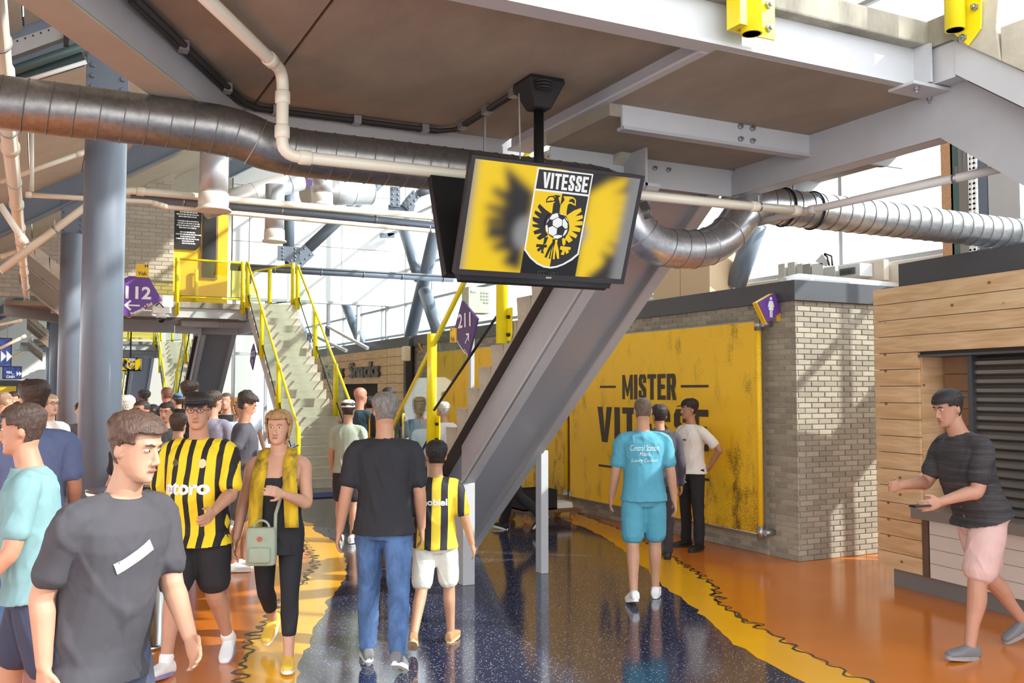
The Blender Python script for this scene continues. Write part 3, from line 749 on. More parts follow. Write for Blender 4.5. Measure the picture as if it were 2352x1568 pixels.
BK, YE, WH = 0, 1, 2
SHAPES = [
 (BK, [(800, 543), (870, 610), (940, 660), (912, 700), (880, 760), (862, 820), (780, 824), (722, 808), (716, 782), (790, 780), (724, 742), (718, 694), (804, 712), (742, 655), (750, 620), (826, 656), (778, 580)]),
 (BK, [(862, 800), (872, 860), (900, 905), (856, 934), (800, 966), (764, 938), (826, 886), (742, 900), (728, 862), (805, 830), (722, 806)]),
 (BK, [(895, 645), (945, 655), (960, 540), (982, 520), (975, 488), (950, 455), (990, 440), (1046, 450), (1020, 474), (1042, 560), (1030, 640), (960, 690)]),
 (BK, [(874, 530), (878, 490), (905, 455), (960, 448), (982, 470), (990, 515), (965, 520)]),
 (YE, [(885, 515), (893, 490), (915, 468), (950, 462), (972, 490), (962, 508), (930, 505)]),
 (YE, [(1280, 590), (1286, 632), (1216, 686), (1298, 672), (1303, 712), (1218, 744), (1300, 746), (1296, 790), (1196, 800), (1278, 828), (1266, 872), (1170, 856), (1238, 906), (1220, 944), (1140, 905), (1184, 966), (1140, 996), (1095, 950), (1110, 900), (1138, 820), (1136, 740), (1110, 690), (1122, 672), (1200, 620)]),
 (YE, [(1030, 640), (1042, 560), (1090, 500), (1075, 455), (1130, 456), (1180, 462), (1206, 480), (1190, 520), (1150, 530), (1125, 560), (1112, 640), (1112, 690), (1060, 670)]),
 (YE, [(1216, 568), (1222, 500), (1196, 470), (1150, 465), (1118, 500), (1120, 542), (1160, 540)]),
 (BK, [(1206, 548), (1208, 505), (1185, 482), (1150, 490), (1136, 520), (1170, 522)]),
 (YE, [(1124, 474), (1145, 478), (1132, 487)]), (YE, [(966, 458), (988, 462), (974, 470)]),
 (BK, [(852, 930), (898, 925), (872, 1000), (838, 1020), (844, 980)]),
 (BK, [(760, 1008), (884, 1016), (880, 1052), (850, 1048), (838, 1092), (850, 1118), (812, 1112), (818, 1066), (786, 1100), (764, 1074), (800, 1042), (756, 1044)]),
 (YE, [(1056, 930), (1100, 950), (1096, 1010), (1072, 1030), (1060, 1000)]),
 (YE, [(1040, 1030), (1160, 1046), (1150, 1080), (1122, 1070), (1138, 1102), (1104, 1126), (1092, 1082), (1078, 1136), (1040, 1130), (1064, 1082), (1030, 1068)]),
 (BK, [(944, 950), (972, 955), (968, 990), (935, 1080), (918, 1180), (900, 1178), (928, 1060), (876, 1168), (852, 1160), (904, 1040), (945, 985)]),
 (YE, [(975, 955), (1006, 960), (998, 1000), (1018, 1080), (1022, 1178), (1000, 1180), (978, 1070), (970, 1184), (948, 1184), (958, 1060), (976, 990)]),
 (YE, [(905, 930), (945, 950), (930, 990), (872, 1060), (888, 1000)]),
]
HEX = [(945, 745), (1000, 696), (1058, 730), (1050, 795), (998, 824), (945, 790)]
BALLW = [[(948, 735), (1008, 700), (1058, 728), (1054, 790), (998, 822), (946, 788)], [(900, 815), (944, 798), (996, 830), (990, 890), (944, 914), (897, 885)], [(1064, 726), (1082, 712), (1118, 770), (1118, 822), (1090, 830), (1060, 796)], [(915, 700), (940, 664), (1000, 646), (1016, 690), (946, 724), (916, 722)], [(950, 912), (1000, 900), (1050, 905), (1052, 924), (1000, 946), (955, 936)], [(1060, 915), (1086, 848), (1116, 834), (1108, 870), (1080, 905)], [(862, 790), (880, 782), (892, 830), (886, 880), (868, 850)], [(1008, 648), (1050, 655), (1080, 672), (1040, 664)], [(1082, 690), (1112, 716), (1126, 750), (1100, 720)], [(868, 770), (880, 735), (908, 700), (896, 730)]]
def crest_parts():
    """list of (colour index, [(u, v)]) from back to front"""
    L = [(WH, CREST['shield']), (YE, CREST['yellow']), (BK, CREST['black']), (BK, CREST['title'])] + SHAPES
    L = [(c, [scr(*p) for p in q]) for c, q in L]
    cb = (999, 796); circ = lambda rx, ry: [scr(cb[0] + rx * math.cos(a) + 8 * math.sin(a), cb[1] + ry * math.sin(a) + 6 * math.cos(a)) for a in [2 * math.pi * i / 32 for i in range(32)]]
    L.append((BK, circ(140, 156)))
    L += [(WH, [scr(*p) for p in q]) for q in BALLW]
    return L
CR = crest_parts()
# blurred eagle backdrop of the shown picture, computed as colours of a fine grid
NXG, NYG = 176, 104
def backdrop():
    gx = np.linspace(-SW / 2 + 0.022, SW / 2 - 0.022, NXG); gy = np.linspace(-SH / 2 + 0.03, SH / 2 - 0.018, NYG)
    X, Y = np.meshgrid(gx, gy)
    def inside(poly):
        c = np.zeros(X.shape, bool); n = len(poly)
        for i in range(n):
            x1, y1 = poly[i]; x2, y2 = poly[(i + 1) % n]
            if y1 == y2: continue
            k = ((y1 > Y) != (y2 > Y)) & (X < (x2 - x1) * (Y - y1) / (y2 - y1) + x1)
            c ^= k
        return c
    y_ = np.array(lin((252, 210, 8))[:3]); k_ = np.array(lin((36, 32, 32))[:3]); g_ = np.array(lin((150, 150, 150))[:3])
    a, b = scr(1066, 424), scr(920, 1274)
    split = a[0] + (b[0] - a[0]) * (Y - a[1]) / (b[1] - a[1])
    img = np.where((X < split)[..., None], y_, k_).astype(float)
    wl = [(395, 80), (560, 230), (760, 420), (700, 700), (640, 1000), (580, 1330), (420, 1270), (350, 1210), (470, 1100), (290, 1090), (215, 1040), (400, 960), (200, 960), (180, 900), (190, 800), (380, 800), (165, 780), (190, 690), (380, 690), (170, 600), (190, 540), (420, 560), (240, 400), (270, 340), (430, 400)]
    wr = [(1380, 430), (1600, 300), (1830, 230), (1800, 350), (1640, 420), (1840, 430), (1820, 520), (1660, 540), (1860, 560), (1840, 640), (1650, 660), (1830, 690), (1820, 780), (1660, 780), (1780, 830), (1750, 900), (1600, 870), (1760, 950), (1720, 1010), (1540, 970), (1680, 1080), (1630, 1140), (1500, 1080), (1560, 1220), (1440, 1330), (1330, 1400), (1200, 1400), (1300, 900)]
    img[inside([scr(*p) for p in wl])] = k_
    img[inside([scr(*p) for p in wr])] = y_
    for (cx_, cy_, rr) in ((620, 880, 120), (1290, 900, 70)):
        u, v = scr(cx_, cy_); img[((X - u) ** 2 + ((Y - v) * 0.7) ** 2) < (rr / 5.057 * 0.0027) ** 2] = g_
    img[X < gx[0] + 0.02] = g_ * 0.9; img[X > gx[-1] - 0.075] = g_ * 0.8
    ker = np.exp(-0.5 * (np.arange(-9, 10) / 3.6) ** 2); ker /= ker.sum()
    for ax in (0, 1):
        pad = [(0, 0)] * 3; pad[ax] = (9, 9); q = np.pad(img, pad, mode='edge'); o = np.zeros_like(img)
        for i, kk in enumerate(ker): o += kk * (q[i:i + img.shape[0]] if ax == 0 else q[:, i:i + img.shape[1]])
        img = o
    # plain black column below the shield
    col = inside([scr(*p) for p in ((780, 118), (1430, 200), (1212, 1420), (572, 1380))])
    img[col & (Y < scr(700, 900)[1])] = (0, 0, 0)
    return gx, gy, img
GXY = backdrop()
def attr_mat():
    m = bpy.data.materials.new('screen_picture'); m.use_nodes = True; t = m.node_tree; b = t.nodes['Principled BSDF']
    at = t.nodes.new('ShaderNodeAttribute'); at.attribute_name = 'picture'
    b.inputs['Base Color'].default_value = (0.01, 0.01, 0.01, 1); b.inputs['Roughness'].default_value = 0.25; b.inputs['Emission Strength'].default_value = 0.5
    t.links.new(at.outputs['Color'], b.inputs['Emission Color']); return m
PIC = attr_mat()
CRM = [EM('screen_black', (34, 31, 32), 0.5), EM('screen_yellow', (252, 210, 8), 0.5), EM('screen_white', (250, 250, 250), 0.5)]
GREYTXT = EM('screen_grey', (62, 62, 62), 0.5)
def tv(c, face, label, full=True, s=1.0, tilt=TILT):
    ux, uy, un = screen_frame(c, tilt, face)
    c = Vector(c); t = thing('display_screen', label, 'screen', c, 'hanging display screens')
    P = lambda u, v, n: c + ux * (u * s) + uy * (v * s) + un * (n * s)
    W, H_ = SW / 2, SH / 2
    mb = MB(); mb.prism([P(-W, -H_, -0.045), P(W, -H_, -0.045), P(W, H_, -0.045), P(-W, H_, -0.045)], un * 0.04 * s); mb.build('housing', BLACK, t, 0.006)
    fr = MB()
    for (a, b, e, f) in ((-W, W, H_ - 0.018, H_), (-W, W, -H_, -H_ + 0.03), (-W, -W + 0.022, -H_ + 0.03, H_ - 0.018), (W - 0.022, W, -H_ + 0.03, H_ - 0.018)):
        fr.prism([P(a, e, -0.006), P(b, e, -0.006), P(b, f, -0.006), P(a, f, -0.006)], un * 0.014 * s)
    fr.build('bezel', M('bezel', (46, 42, 44), 0.3), t)
    # lower speaker bar
    MB().prism([P(-W * 0.92, -H_ - 0.035, -0.10), P(W * 0.86, -H_ - 0.035, -0.10), P(W * 0.86, -H_ + 0.01, -0.10), P(-W * 0.92, -H_ + 0.01, -0.10)], un * 0.085 * s).build('speaker_bar', BLACK, t)
    MB().prism([P(-W * 0.6, -H_ * 0.75, -0.13), P(W * 0.6, -H_ * 0.75, -0.13), P(W * 0.6, H_ * 0.35, -0.13), P(-W * 0.6, H_ * 0.35, -0.13)], un * 0.09 * s).build('rear_cover', BLACK, t, 0.01)
    vents = MB()
    for i in range(14): vents.prism([P(-W * 0.9 + i * 0.03, H_ * 0.5, -0.05), P(-W * 0.9 + i * 0.03 + 0.012, H_ * 0.5, -0.05), P(-W * 0.9 + i * 0.03 + 0.012, H_ * 0.8, -0.05), P(-W * 0.9 + i * 0.03, H_ * 0.8, -0.05)], un * 0.006)
    vents.build('vent_grille', BLACKM, t)
    if not full: return t
    gx, gy, img = GXY; n = len(gx)
    me = bpy.data.meshes.new('picture')
    vs = [tuple(P(x, y, 0.002) - c) for y in gy for x in gx]
    fs = [(j * n + i, j * n + i + 1, (j + 1) * n + i + 1, (j + 1) * n + i) for j in range(len(gy) - 1) for i in range(n - 1)]
    me.from_pydata(vs, [], fs); me.materials.append(PIC)
    at = me.attributes.new('picture', 'FLOAT_COLOR', 'POINT')
    at.data.foreach_set('color', np.concatenate([img.reshape(-1, 3), np.ones((img.size // 3, 1))], 1).astype(np.float32).ravel())
    pic = link('picture', me, t, c)
    for i, (ci, q) in enumerate(CR):
        MB().poly([P(u, v, 0.0035 + 0.0004 * i) for u, v in q]).build('crest_shape', CRM[ci], pic)
    # name on the crest
    vs, fs = block_word('VITESSE', 0.13); a = np.array(vs); a[:, 0] /= a[:, 0].max()
    q = [scr(*p) for p in ((820, 352), (1338, 412), (1366, 232), (838, 170))]
    pts = []
    for x, y in a:
        lo_ = (q[0][0] + (q[1][0] - q[0][0]) * x, q[0][1] + (q[1][1] - q[0][1]) * x); hi_ = (q[3][0] + (q[2][0] - q[3][0]) * x, q[3][1] + (q[2][1] - q[3][1]) * x)
        pts.append(P(lo_[0] + (hi_[0] - lo_[0]) * y, lo_[1] + (hi_[1] - lo_[1]) * y, 0.0165))
    MB().add(pts, fs).build('lettering', CRM[WH], pic)
    u0, v0 = scr(890, 1356)
    place(MB(), fit(text_shape('EST. 1892'), 0.135, 0.03), P(u0, v0, 0.006), ux * s, uy * s).build('lettering', GREYTXT, pic)
    u0, v0 = scr(900, 1425)
    place(MB(), fit(text_shape('SONY', bold=0.02), 0.036, 0.009), P(u0, -H_ + 0.013, 0.0095), ux * s, uy * s).build('maker_name', SIGNW, t)
    return t
tv(CEN, -1, 'large display screen showing a black and yellow eagle crest')
tv((CEN.x, 2 * 4.76 - CEN.y + 0.02, CEN.z), 1, 'second display screen, seen from its dark back beside the crest screen')
mt = thing('screen_mount', 'black ceiling pole mount holding the two large screens', 'mount', (2.58, 4.76, 3.66))
mx, my = 2.58, 4.76
MB().prism([(mx - 0.11, my - 0.11, 3.66), (mx + 0.11, my - 0.11, 3.66), (mx + 0.11, my + 0.11, 3.66), (mx - 0.11, my + 0.11, 3.66)], (0, 0, -0.02)).build('ceiling_plate', BLACK, mt)
cp = MB(); cp.add([(mx - 0.12, my - 0.12, 3.645), (mx + 0.12, my - 0.12, 3.645), (mx + 0.12, my + 0.12, 3.645), (mx - 0.12, my + 0.12, 3.645), (mx - 0.055, my - 0.055, 3.49), (mx + 0.055, my - 0.055, 3.49), (mx + 0.055, my + 0.055, 3.49), (mx - 0.055, my + 0.055, 3.49)], [(0, 1, 2, 3), (4, 7, 6, 5), (0, 4, 5, 1), (1, 5, 6, 2), (2, 6, 7, 3), (3, 7, 4, 0)])
cp.build('cover_box', BLACKM, mt, 0.01)
MB().lathe([(0.03, 2.62), (0.03, 3.5)], (mx, my, 0), 20).build('pole', BLACK, mt)
MB().bar((mx - 0.3, my, 2.8), (mx + 0.3, my, 2.8), 0.16, 0.05).build('cross_bracket', BLACK, mt)
# distant screens with the same picture
p = on(300, 836, 1, 35.0); t = tv((p.x, 35.0, p.z), -1, 'small distant screen with the eagle crest, right of the nearest column', True, 0.72)
MB().bar((p.x, 35.1, p.z + 0.2), (p.x, 35.1, 5.2), 0.05, 0.05).build('hanger_pole', BLACK, t)
p = on(192, 862, 1, 41.0); t = tv((p.x, 41.0, p.z), -1, 'farthest small crest screen between the first two columns', True, 0.58)
MB().bar((p.x, 41.1, p.z + 0.15), (p.x, 41.1, max(p.z + 1, zr(p.x) + 0.55)), 0.05, 0.05).build('hanger_pole', BLACK, t)

# ================================================================ air ducts
def bez(p0, p1, p2, n=10): return [Vector(p0) * (1 - t) ** 2 + Vector(p1) * 2 * t * (1 - t) + Vector(p2) * t * t for t in [i / n for i in range(n + 1)]]
def duct(label, path, r, seams, mat, group=None, name='air_duct'):
    t = thing(name, label, 'duct', path[0], group)
    MB().tube(path, r, 40).build('duct_pipe', mat, t)
    P = [Vector(p) for p in path]
    acc = [0]
    for a, b in zip(P[:-1], P[1:]): acc.append(acc[-1] + (b - a).length)
    def at(s):
        for i in range(len(P) - 1):
            if acc[i + 1] >= s or i == len(P) - 2:
                return P[i] + (P[i + 1] - P[i]) * ((s - acc[i]) / max(1e-6, acc[i + 1] - acc[i])), (P[i + 1] - P[i]).normalized()
    s = seams * 0.5; k = 0
    while s < acc[-1]:
        c, d = at(s); a = d.orthogonal().normalized(); a = Vector((0, 0, 1)).cross(d).normalized() if abs(d.z) < 0.9 else a; b = d.cross(a).normalized()
        bend = abs(d.z) > 0.25 or abs(d.y) > 0.25
        ring = [c + (a * math.cos(g) + b * math.sin(g)) * (r + 0.0012) + d * (0.0 if bend else 0.018 * math.sin(g)) for g in [2 * math.pi * i / 28 for i in range(29)]]
        MB().tube(ring, 0.0032 if not bend else 0.0045, 6, False).build('seam', DUCTSEAM if not bend else ZINC, t)
        s += seams * (1.75 if bend else 1.0); k += 1
    return t
DUCTSEAM = M('duct_seam', (120, 116, 112), 0.45, 0.6)
Yd = 5.4
pth = [(-1.1, Yd, 3.325), (0.72, Yd, 3.325)] + bez((0.76, Yd, 3.325), (0.95, Yd, 3.325), (1.06, Yd, 3.285), 8) + bez((1.1, Yd, 3.268), (1.22, Yd, 3.24), (1.4, Yd, 3.24), 8) + [(3.25, Yd, 3.25)] + bez((3.3, Yd, 3.25), (3.62, Yd, 3.25), (3.68, Yd, 3.02), 8)
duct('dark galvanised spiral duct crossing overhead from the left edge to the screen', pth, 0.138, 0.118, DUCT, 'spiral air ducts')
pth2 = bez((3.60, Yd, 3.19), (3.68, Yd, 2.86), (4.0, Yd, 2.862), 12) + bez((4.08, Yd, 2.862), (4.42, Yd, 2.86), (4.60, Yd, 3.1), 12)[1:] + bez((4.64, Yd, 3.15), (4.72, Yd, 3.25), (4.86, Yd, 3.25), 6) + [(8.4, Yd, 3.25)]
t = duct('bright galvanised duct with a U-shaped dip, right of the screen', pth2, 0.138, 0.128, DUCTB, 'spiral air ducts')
for x in (5.05, 5.34): MB().tube([(x, Yd + 0.146 * math.cos(g), 3.25 + 0.146 * math.sin(g)) for g in [2 * math.pi * i / 28 for i in range(29)]], 0.007, 6, False).build('strap', BLACKM, t)
MB().bar((5.16, Yd, 3.38), (5.16, Yd, 3.7), 0.012, 0.012).build('hanger_rod', ZINC, t)
MB().bar((2.53, Yd, 3.38), (2.53, Yd, 3.66), 0.014, 0.014).build('hanger_rod', ZINC, t)
# outlets hanging on the far side
def outlet(px, y, z1, z0, r, label, run=None):
    p = on(px, 480, 1, y)
    t = thing('air_outlet', label, 'air outlet', (p.x, y, z0), 'white air outlets')
    MB().lathe([(r * 0.86, z0 + r * 1.1), (r * 0.86, z1)], (p.x, y, 0), 32).build('drop_pipe', M('grey_pipe', (196, 198, 204), 0.4, 0.5), t)
    MB().lathe([(r * 0.8, z0 + 0.012), (r * 1.08, z0), (r * 1.1, z0 + 0.02), (r * 0.92, z0 + r * 0.26), (r * 0.9, z0 + r * 0.36), (r * 0.93, z0 + r * 0.42), (r * 0.9, z0 + r * 1.1), (r * 0.86, z0 + r * 1.12)], (p.x, y, 0), 32).build('nozzle', M('outlet_cream', (236, 231, 220), 0.45), t)
    MB().lathe([(r * 0.7, z0 + 0.02), (r * 0.2, z0 + 0.05)], (p.x, y, 0), 24).build('inner_cone', CREAM, t)
    return t
z = lambda px, py, y: on(px, py, 1, y).z
outlet(490, 13.55, z(490, 330, 13.55), z(490, 485, 13.55), 0.226, 'white round air outlet hanging left of the stairs, the largest of three')
outlet(631, 20.0, z(631, 425, 20), z(631, 556, 20), 0.235, 'white round air outlet, the small middle one above the stairs')
outlet(740, 20.0, z(740, 400, 20), z(740, 474, 20), 0.25, 'white round air outlet partly hidden behind pipes, right of the three')
def fduct(pxa, pya, pxb, pyb, y, r, label):
    a, b = on(pxa, pya, 1, y), on(pxb, pyb, 1, y + 0.3)
    return duct(label, [a, b], r, 0.5, M('pale_duct', (214, 214, 216), 0.35, 0.6), 'far air ducts')
fduct(470, 478, 690, 412, 20.6, 0.24, 'pale round duct sloping up behind the left outlets')
fduct(700, 440, 850, 440, 22.0, 0.33, 'pale horizontal duct behind the right outlet')

# ================================================================ pipes
def pipe(label, pts, r, mat=CREAM, coup=(), clamps=(), name='pipe', cat='pipe', group=None, n=14):
    t = thing(name, label, cat, pts[0], group)
    MB().tube(pts, r, n).build('pipe_run', mat, t)
    P = [Vector(p) for p in pts]
    for i, s in coup:
        a, b = P[i], P[i + 1]; d = (b - a).normalized(); c = a + (b - a) * s
        MB().tube([c - d * r * 1.1, c - d * r * 0.9, c + d * r * 0.9, c + d * r * 1.1], [r * 1.02, r * 1.22, r * 1.22, r * 1.02], n).build('coupling', mat, t)
    for i, s in clamps:
        a, b = P[i], P[i + 1]; d = (b - a).normalized(); c = a + (b - a) * s
        MB().tube([c - d * 0.012, c + d * 0.012], r * 1.18, n).build('clamp', ZINC, t)
        MB().bar(c + Vector((0, 0, r)), c + Vector((0, 0, r * 2.6)), 0.012, 0.012).build('clamp_bolt', ZINC, t)
    return t
# drain pipe under the dark soffit
q1, q2, q3 = on(478, 0, 2, 3.6), on(650, 165, 2, 3.6), on(650, 172, 2, 3.6)
yv = q2.y; zb_ = on(650, 352, 1, yv).z; zt_ = 3.59
far_ = on(1090, 392, 1, yv + 0.0)
pA = [q1 + (q1 - q2) * 0.6 + Vector((0, 0, 0.0)), q2 + (q1 - q2).normalized() * 0.09] + bez(q2 + (q1 - q2).normalized() * 0.09, q2, q2 - Vector((0, 0, 0.1)), 6)[1:] + [Vector((q2.x, yv, zb_ + 0.08))] + bez((q2.x, yv, zb_ + 0.08), (q2.x, yv, zb_ - 0.01), (q2.x + 0.09, yv, zb_ - 0.01), 6)[1:] + [Vector((4.35, yv, zb_ + 0.0))]
pipe('cream drain pipe dropping from the dark soffit and running to the screen', pA, 0.034, CREAM, coup=((0, 0.93), (7, 0.16), (7, 0.86), (14, 0.012)))
qa, qb, qc, qd = on(1480, 452, 1, 4.9), on(1850, 486, 1, 4.9), on(1680, 530, 0, 5.2), on(2300, 385, 0, 5.2)
J = on(1848, 485, 1, 4.9)
pipe('cream pipe emerging from behind the screen towards the right', [on(1400, 442, 1, 4.9), J], 0.03, CREAM, coup=((0, 0.95), (0, 0.72)), clamps=((0, 0.74),))
pipe('grey sloping pipe crossing the bright duct on the right', [on(1660, 532, 0, J.x), J, on(2320, 382, 0, J.x)], 0.026, M('grey_cream_pipe', (206, 202, 196), 0.4), coup=((1, 0.05),), clamps=((1, 0.78),))
MB_h = single('hanger_rod', MB().bar(on(2212, 400, 0, J.x), on(2212, 340, 0, J.x), 0.012, 0.012), ZINC, 'thin steel rod holding the grey sloping pipe at right', 'rod')
# long white main with couplings along the left edge
m0 = [(-0.25, 3.2, 3.86), (-0.30, 44, 3.86)]
pipe('white water main with many couplings along the left edge', m0, 0.062, CREAM, coup=[(0, k) for k in (0.085, 0.105, 0.135, 0.2, 0.24, 0.3, 0.36, 0.42, 0.5, 0.58, 0.66, 0.75, 0.84, 0.93)], clamps=[(0, k) for k in (0.07, 0.12, 0.17, 0.27, 0.33, 0.46, 0.62)])
pt = lambda x, y, d: on(x, y, 1, d)
pipe('cream pipe running right above the stairs, upper of two', [pt(0, 622, 13.8), pt(205, 468, 13.9), pt(283, 441, 14)] + [pt(300, 438, 14), pt(1225, 519, 14)], 0.052, coup=((3, 0.02),), clamps=((0, 0.6),))
pipe('thin cream pipe running right above the stairs, lower of two', [pt(58, 447, 13.8), pt(205, 456, 13.8), pt(345, 464, 13.8), pt(385, 476, 13.8), pt(1225, 551, 13.8)], 0.034, coup=((0, 0.05), (2, 0.3), (2, 0.6), (2, 0.85)), clamps=((3, 0.1), (3, 0.68)))
pipe('blue grey tube between the two cream pipes above the stairs', [pt(300, 452, 14.1), pt(1225, 538, 14.1)], 0.062, BLUEST, clamps=((0, 0.11), (0, 0.33), (0, 0.56), (0, 0.8)), name='steel_tube')
pipe('grey tube with a cable tray low behind the stairs', [pt(530, 613, 26), pt(1040, 641, 26)], 0.095, BLUEST, clamps=((0, 0.18), (0, 0.38), (0, 0.57), (0, 0.75), (0, 0.95)), name='steel_tube')
pipe('thin cable tray on top of the low grey tube', [pt(530, 606, 25.9), pt(1040, 634, 25.9)], 0.03, M('tray_grey', (120, 124, 130), 0.5), name='cable_tray', cat='cable tray', n=6)
for i, ((x0, y0), (x1, y1), d, r) in enumerate((((0, 418), (205, 345), 12.5, 0.03), ((0, 470), (60, 560), 9.5, 0.03), ((0, 800), (60, 770), 20, 0.03), ((0, 836), (58, 806), 24, 0.03), ((0, 745), (52, 735), 18, 0.025), ((60, 570), (0, 590), 15, 0.03))):
    pipe(('thin cream pipe rising to the nearest column at upper left', 'cream branch pipe slanting from the left edge to the water main', 'thin branch pipe at the left edge above the blue screen', 'lower thin branch pipe at the left edge near the blue screen', 'short thin pipe at the far left below the brown stairs', 'short branch pipe joining the water main from the left')[i], [pt(x0, y0, d), pt(x1, y1, d)], r, coup=((0, 0.88),), group='branch pipes at the left')
pipe('cream suspension pipe hanging vertically at the upper left', [pt(73, 300, 11), pt(73, 440, 11)], 0.022)
# hanging light line at the upper left
t = thing('cable_channel', 'perforated steel channel hanging at the top left corner', 'channel', pt(20, 110, 8.8))
MB().prism([pt(20, 95, 8.8), pt(215, 28, 8.8), pt(215, 62, 8.8), pt(20, 132, 8.8)], (0, 0.12, 0)).build('channel', ZINC, t)
holes = [pt(40 + 18 * k, 94 - 6.2 * k, 8.795) for k in range(10)]
for h in holes: MB().ball(h, 0.008, 8, 4).build('hole', BLACKM, t)
MB().tube([pt(108, -6, 8.7), pt(150, 64, 8.7)], 0.008, 6).build('hanger_wire', ZINC, t); MB().tube([pt(122, -6, 8.7), pt(153, 66, 8.7)], 0.008, 6).build('hanger_wire', ZINC, t)
MB().bar(pt(152, 66, 8.7), pt(152, 106, 8.7), 0.04, 0.04).build('turnbuckle', BLACKM, t)
pipe('dark green pipe below the steel channel at upper left', [pt(0, 172, 8.9), pt(235, 90, 8.9)], 0.04, M('green_pipe', (70, 92, 92), 0.45))
t = thing('light_fitting', 'long dark green light fitting with white tube at upper left', 'lamp', pt(100, 160, 9.0))
MB().prism([pt(10, 178, 9.0), pt(185, 116, 9.0), pt(196, 136, 9.0), pt(20, 190, 9.0)], (0, 0.2, 0)).build('housing', M('dark_green', (46, 62, 64), 0.4), t)
MB().tube([pt(60, 185, 8.95), pt(198, 142, 8.95)], 0.02, 10).build('tube', WHITE, t)
# cable run under the soffit
t = thing('cable_tray', 'dark cable run clipped along the soffit edges above the duct', 'cable tray', (1.0, 5.9, 3.6))
cb_ = [Vector((0.3, 4.28, 3.63)), Vector((1.2, 5.86, 3.63)), Vector((1.32, 5.93, 3.63)), Vector((2.2, 5.93, 3.63)), Vector((2.3, 5.85, 3.63)), Vector((2.52, 4.9, 3.63))]
cb_[0] = on(300, 0, 2, 3.63)
cb_[1] = on(545, 232, 2, 3.63); cb_[2] = on(585, 250, 2, 3.63); cb_[3] = on(1000, 302, 2, 3.63); cb_[4] = on(1045, 298, 2, 3.63); cb_[5] = on(1192, 205, 2, 3.63)
MB().tube(cb_, 0.016, 8).build('cable', CABLE, t); MB().tube([p + Vector((0.02, -0.03, 0)) for p in cb_], 0.016, 8).build('cable', CABLE, t)
for (a, b, s) in ((0, 1, 0.4), (0, 1, 0.85), (2, 3, 0.1), (2, 3, 0.53), (2, 3, 0.92), (4, 5, 0.1), (4, 5, 0.5), (4, 5, 0.9)):
    c = cb_[a] + (cb_[b] - cb_[a]) * s; MB().box(c.x - 0.015, c.x + 0.035, c.y - 0.05, c.y + 0.02, c.z - 0.022, c.z + 0.03).build('clip', ZINC, t)
t = single('cable_coil', MB().tube([Vector((2.53 + 0.04 * math.cos(g * 0.5), 4.6 + 0.04 * math.sin(g * 0.5), 3.62 - g * 0.0015)) for g in range(40)], 0.006, 6), CABLE, 'coiled cable beside the black ceiling mount', 'cable')
single('cable', MB().tube([on(1192, 215, 1, 4.7), on(1195, 365, 1, 4.7)], 0.005, 6), M('grey_cable', (150, 145, 140), 0.5), 'thin grey cable hanging down to the crest screen', 'cable')

# ================================================================ roof bracing seen above the middle stairs
def brace(label, a, b, r, plates=True, group='steel bracing'):
    t = thing('brace', label, 'brace', a, group)
    MB().tube([a, b], r, 18).build('tube', BLUEST, t)
    return t
def gusset(t, c, ux, uy, w, h, rows, cols):
    c, ux, uy = Vector(c), Vector(ux).normalized(), Vector(uy).normalized(); n_ = Vector((0, -1, 0))
    pl = MB().prism([c - ux * w / 2 - uy * h / 2, c + ux * w / 2 - uy * h / 2, c + ux * w / 2 + uy * h / 2, c - ux * w / 2 + uy * h / 2], n_ * 0.03).build('gusset_plate', BLUEST, t)
    for i in range(rows):
        for j in range(cols):
            b = c + ux * w * ((j + 0.5) / cols - 0.5) * 1.1 + uy * h * ((i + 0.5) / rows - 0.5) + n_ * 0.035
            MB().ball(b, 0.03, 8, 5).build('bolt', ZINC, pl)
yb = 26.4
t = brace('vertical blue grey hanger above the middle stairs', pt(663, 405, yb), pt(663, 585, yb), 0.16); gusset(t, pt(663, 583, yb - 0.2), (1, 0, 0), (0, 0, 1), 0.62, 0.38 * 1.1, 4, 2)
t = brace('diagonal tube rising right from the hanger plate', pt(700, 577, yb), pt(870, 420, yb), 0.16); a_, b_ = pt(700, 577, yb), pt(870, 420, yb); gusset(t, pt(690, 592, yb - 0.2), Vector((0, -1, 0)).cross(b_ - a_), b_ - a_, 0.42, 0.7, 4, 2)
t = single('junction_plate', MB().prism([pt(655, 585, yb), pt(695, 585, yb), pt(695, 610, yb), pt(655, 610, yb)], (0, 0.05, 0)), BLUEST, 'flat junction plate joining hanger and diagonal above the stairs', 'plate')
t = thing('node_plate', 'bolted node plate left of the dark screen back', 'plate', pt(920, 460, 22)); gusset(t, pt(907, 452, 22), (1, 0, 0), (0, 0, 1), 0.26, 0.5, 4, 2); gusset(t, pt(943, 460, 22), (0.75, 0, -0.6), (0.6, 0, 0.75), 0.26, 0.5, 4, 2)
MB().prism([pt(893, 470, 22.05), pt(955, 470, 22.05), pt(950, 485, 22.05), pt(893, 482, 22.05)], (0, 0.04, 0)).build('web', BLUEST, t)
MB().tube([pt(960, 445, 22), pt(1000, 432, 22)], 0.1, 12).build('tube', BLUEST, t)
xf = lambda x, y: on(x, y, 0, 10.45)
brace('facade brace leaning right, upper half of the cross left of the screen', xf(925, 520), xf(962, 640), 0.17)
brace('facade brace leaning left through the cross beside the screen', xf(1008, 500), xf(942, 775), 0.2)
t = brace('lower facade brace below the cross, right leg', xf(975, 668), xf(1012, 775), 0.2)
brace('facade brace behind the stair railing near the far corner', xf(790, 690), xf(835, 800), 0.18)
brace('thick facade brace below the right hand duct', on(1738, 515, 0, 10.45), on(1690, 655, 0, 10.45), 0.17)
brace('facade brace behind the yellow railing of the middle stairs', xf(676, 720), xf(715, 810), 0.2)
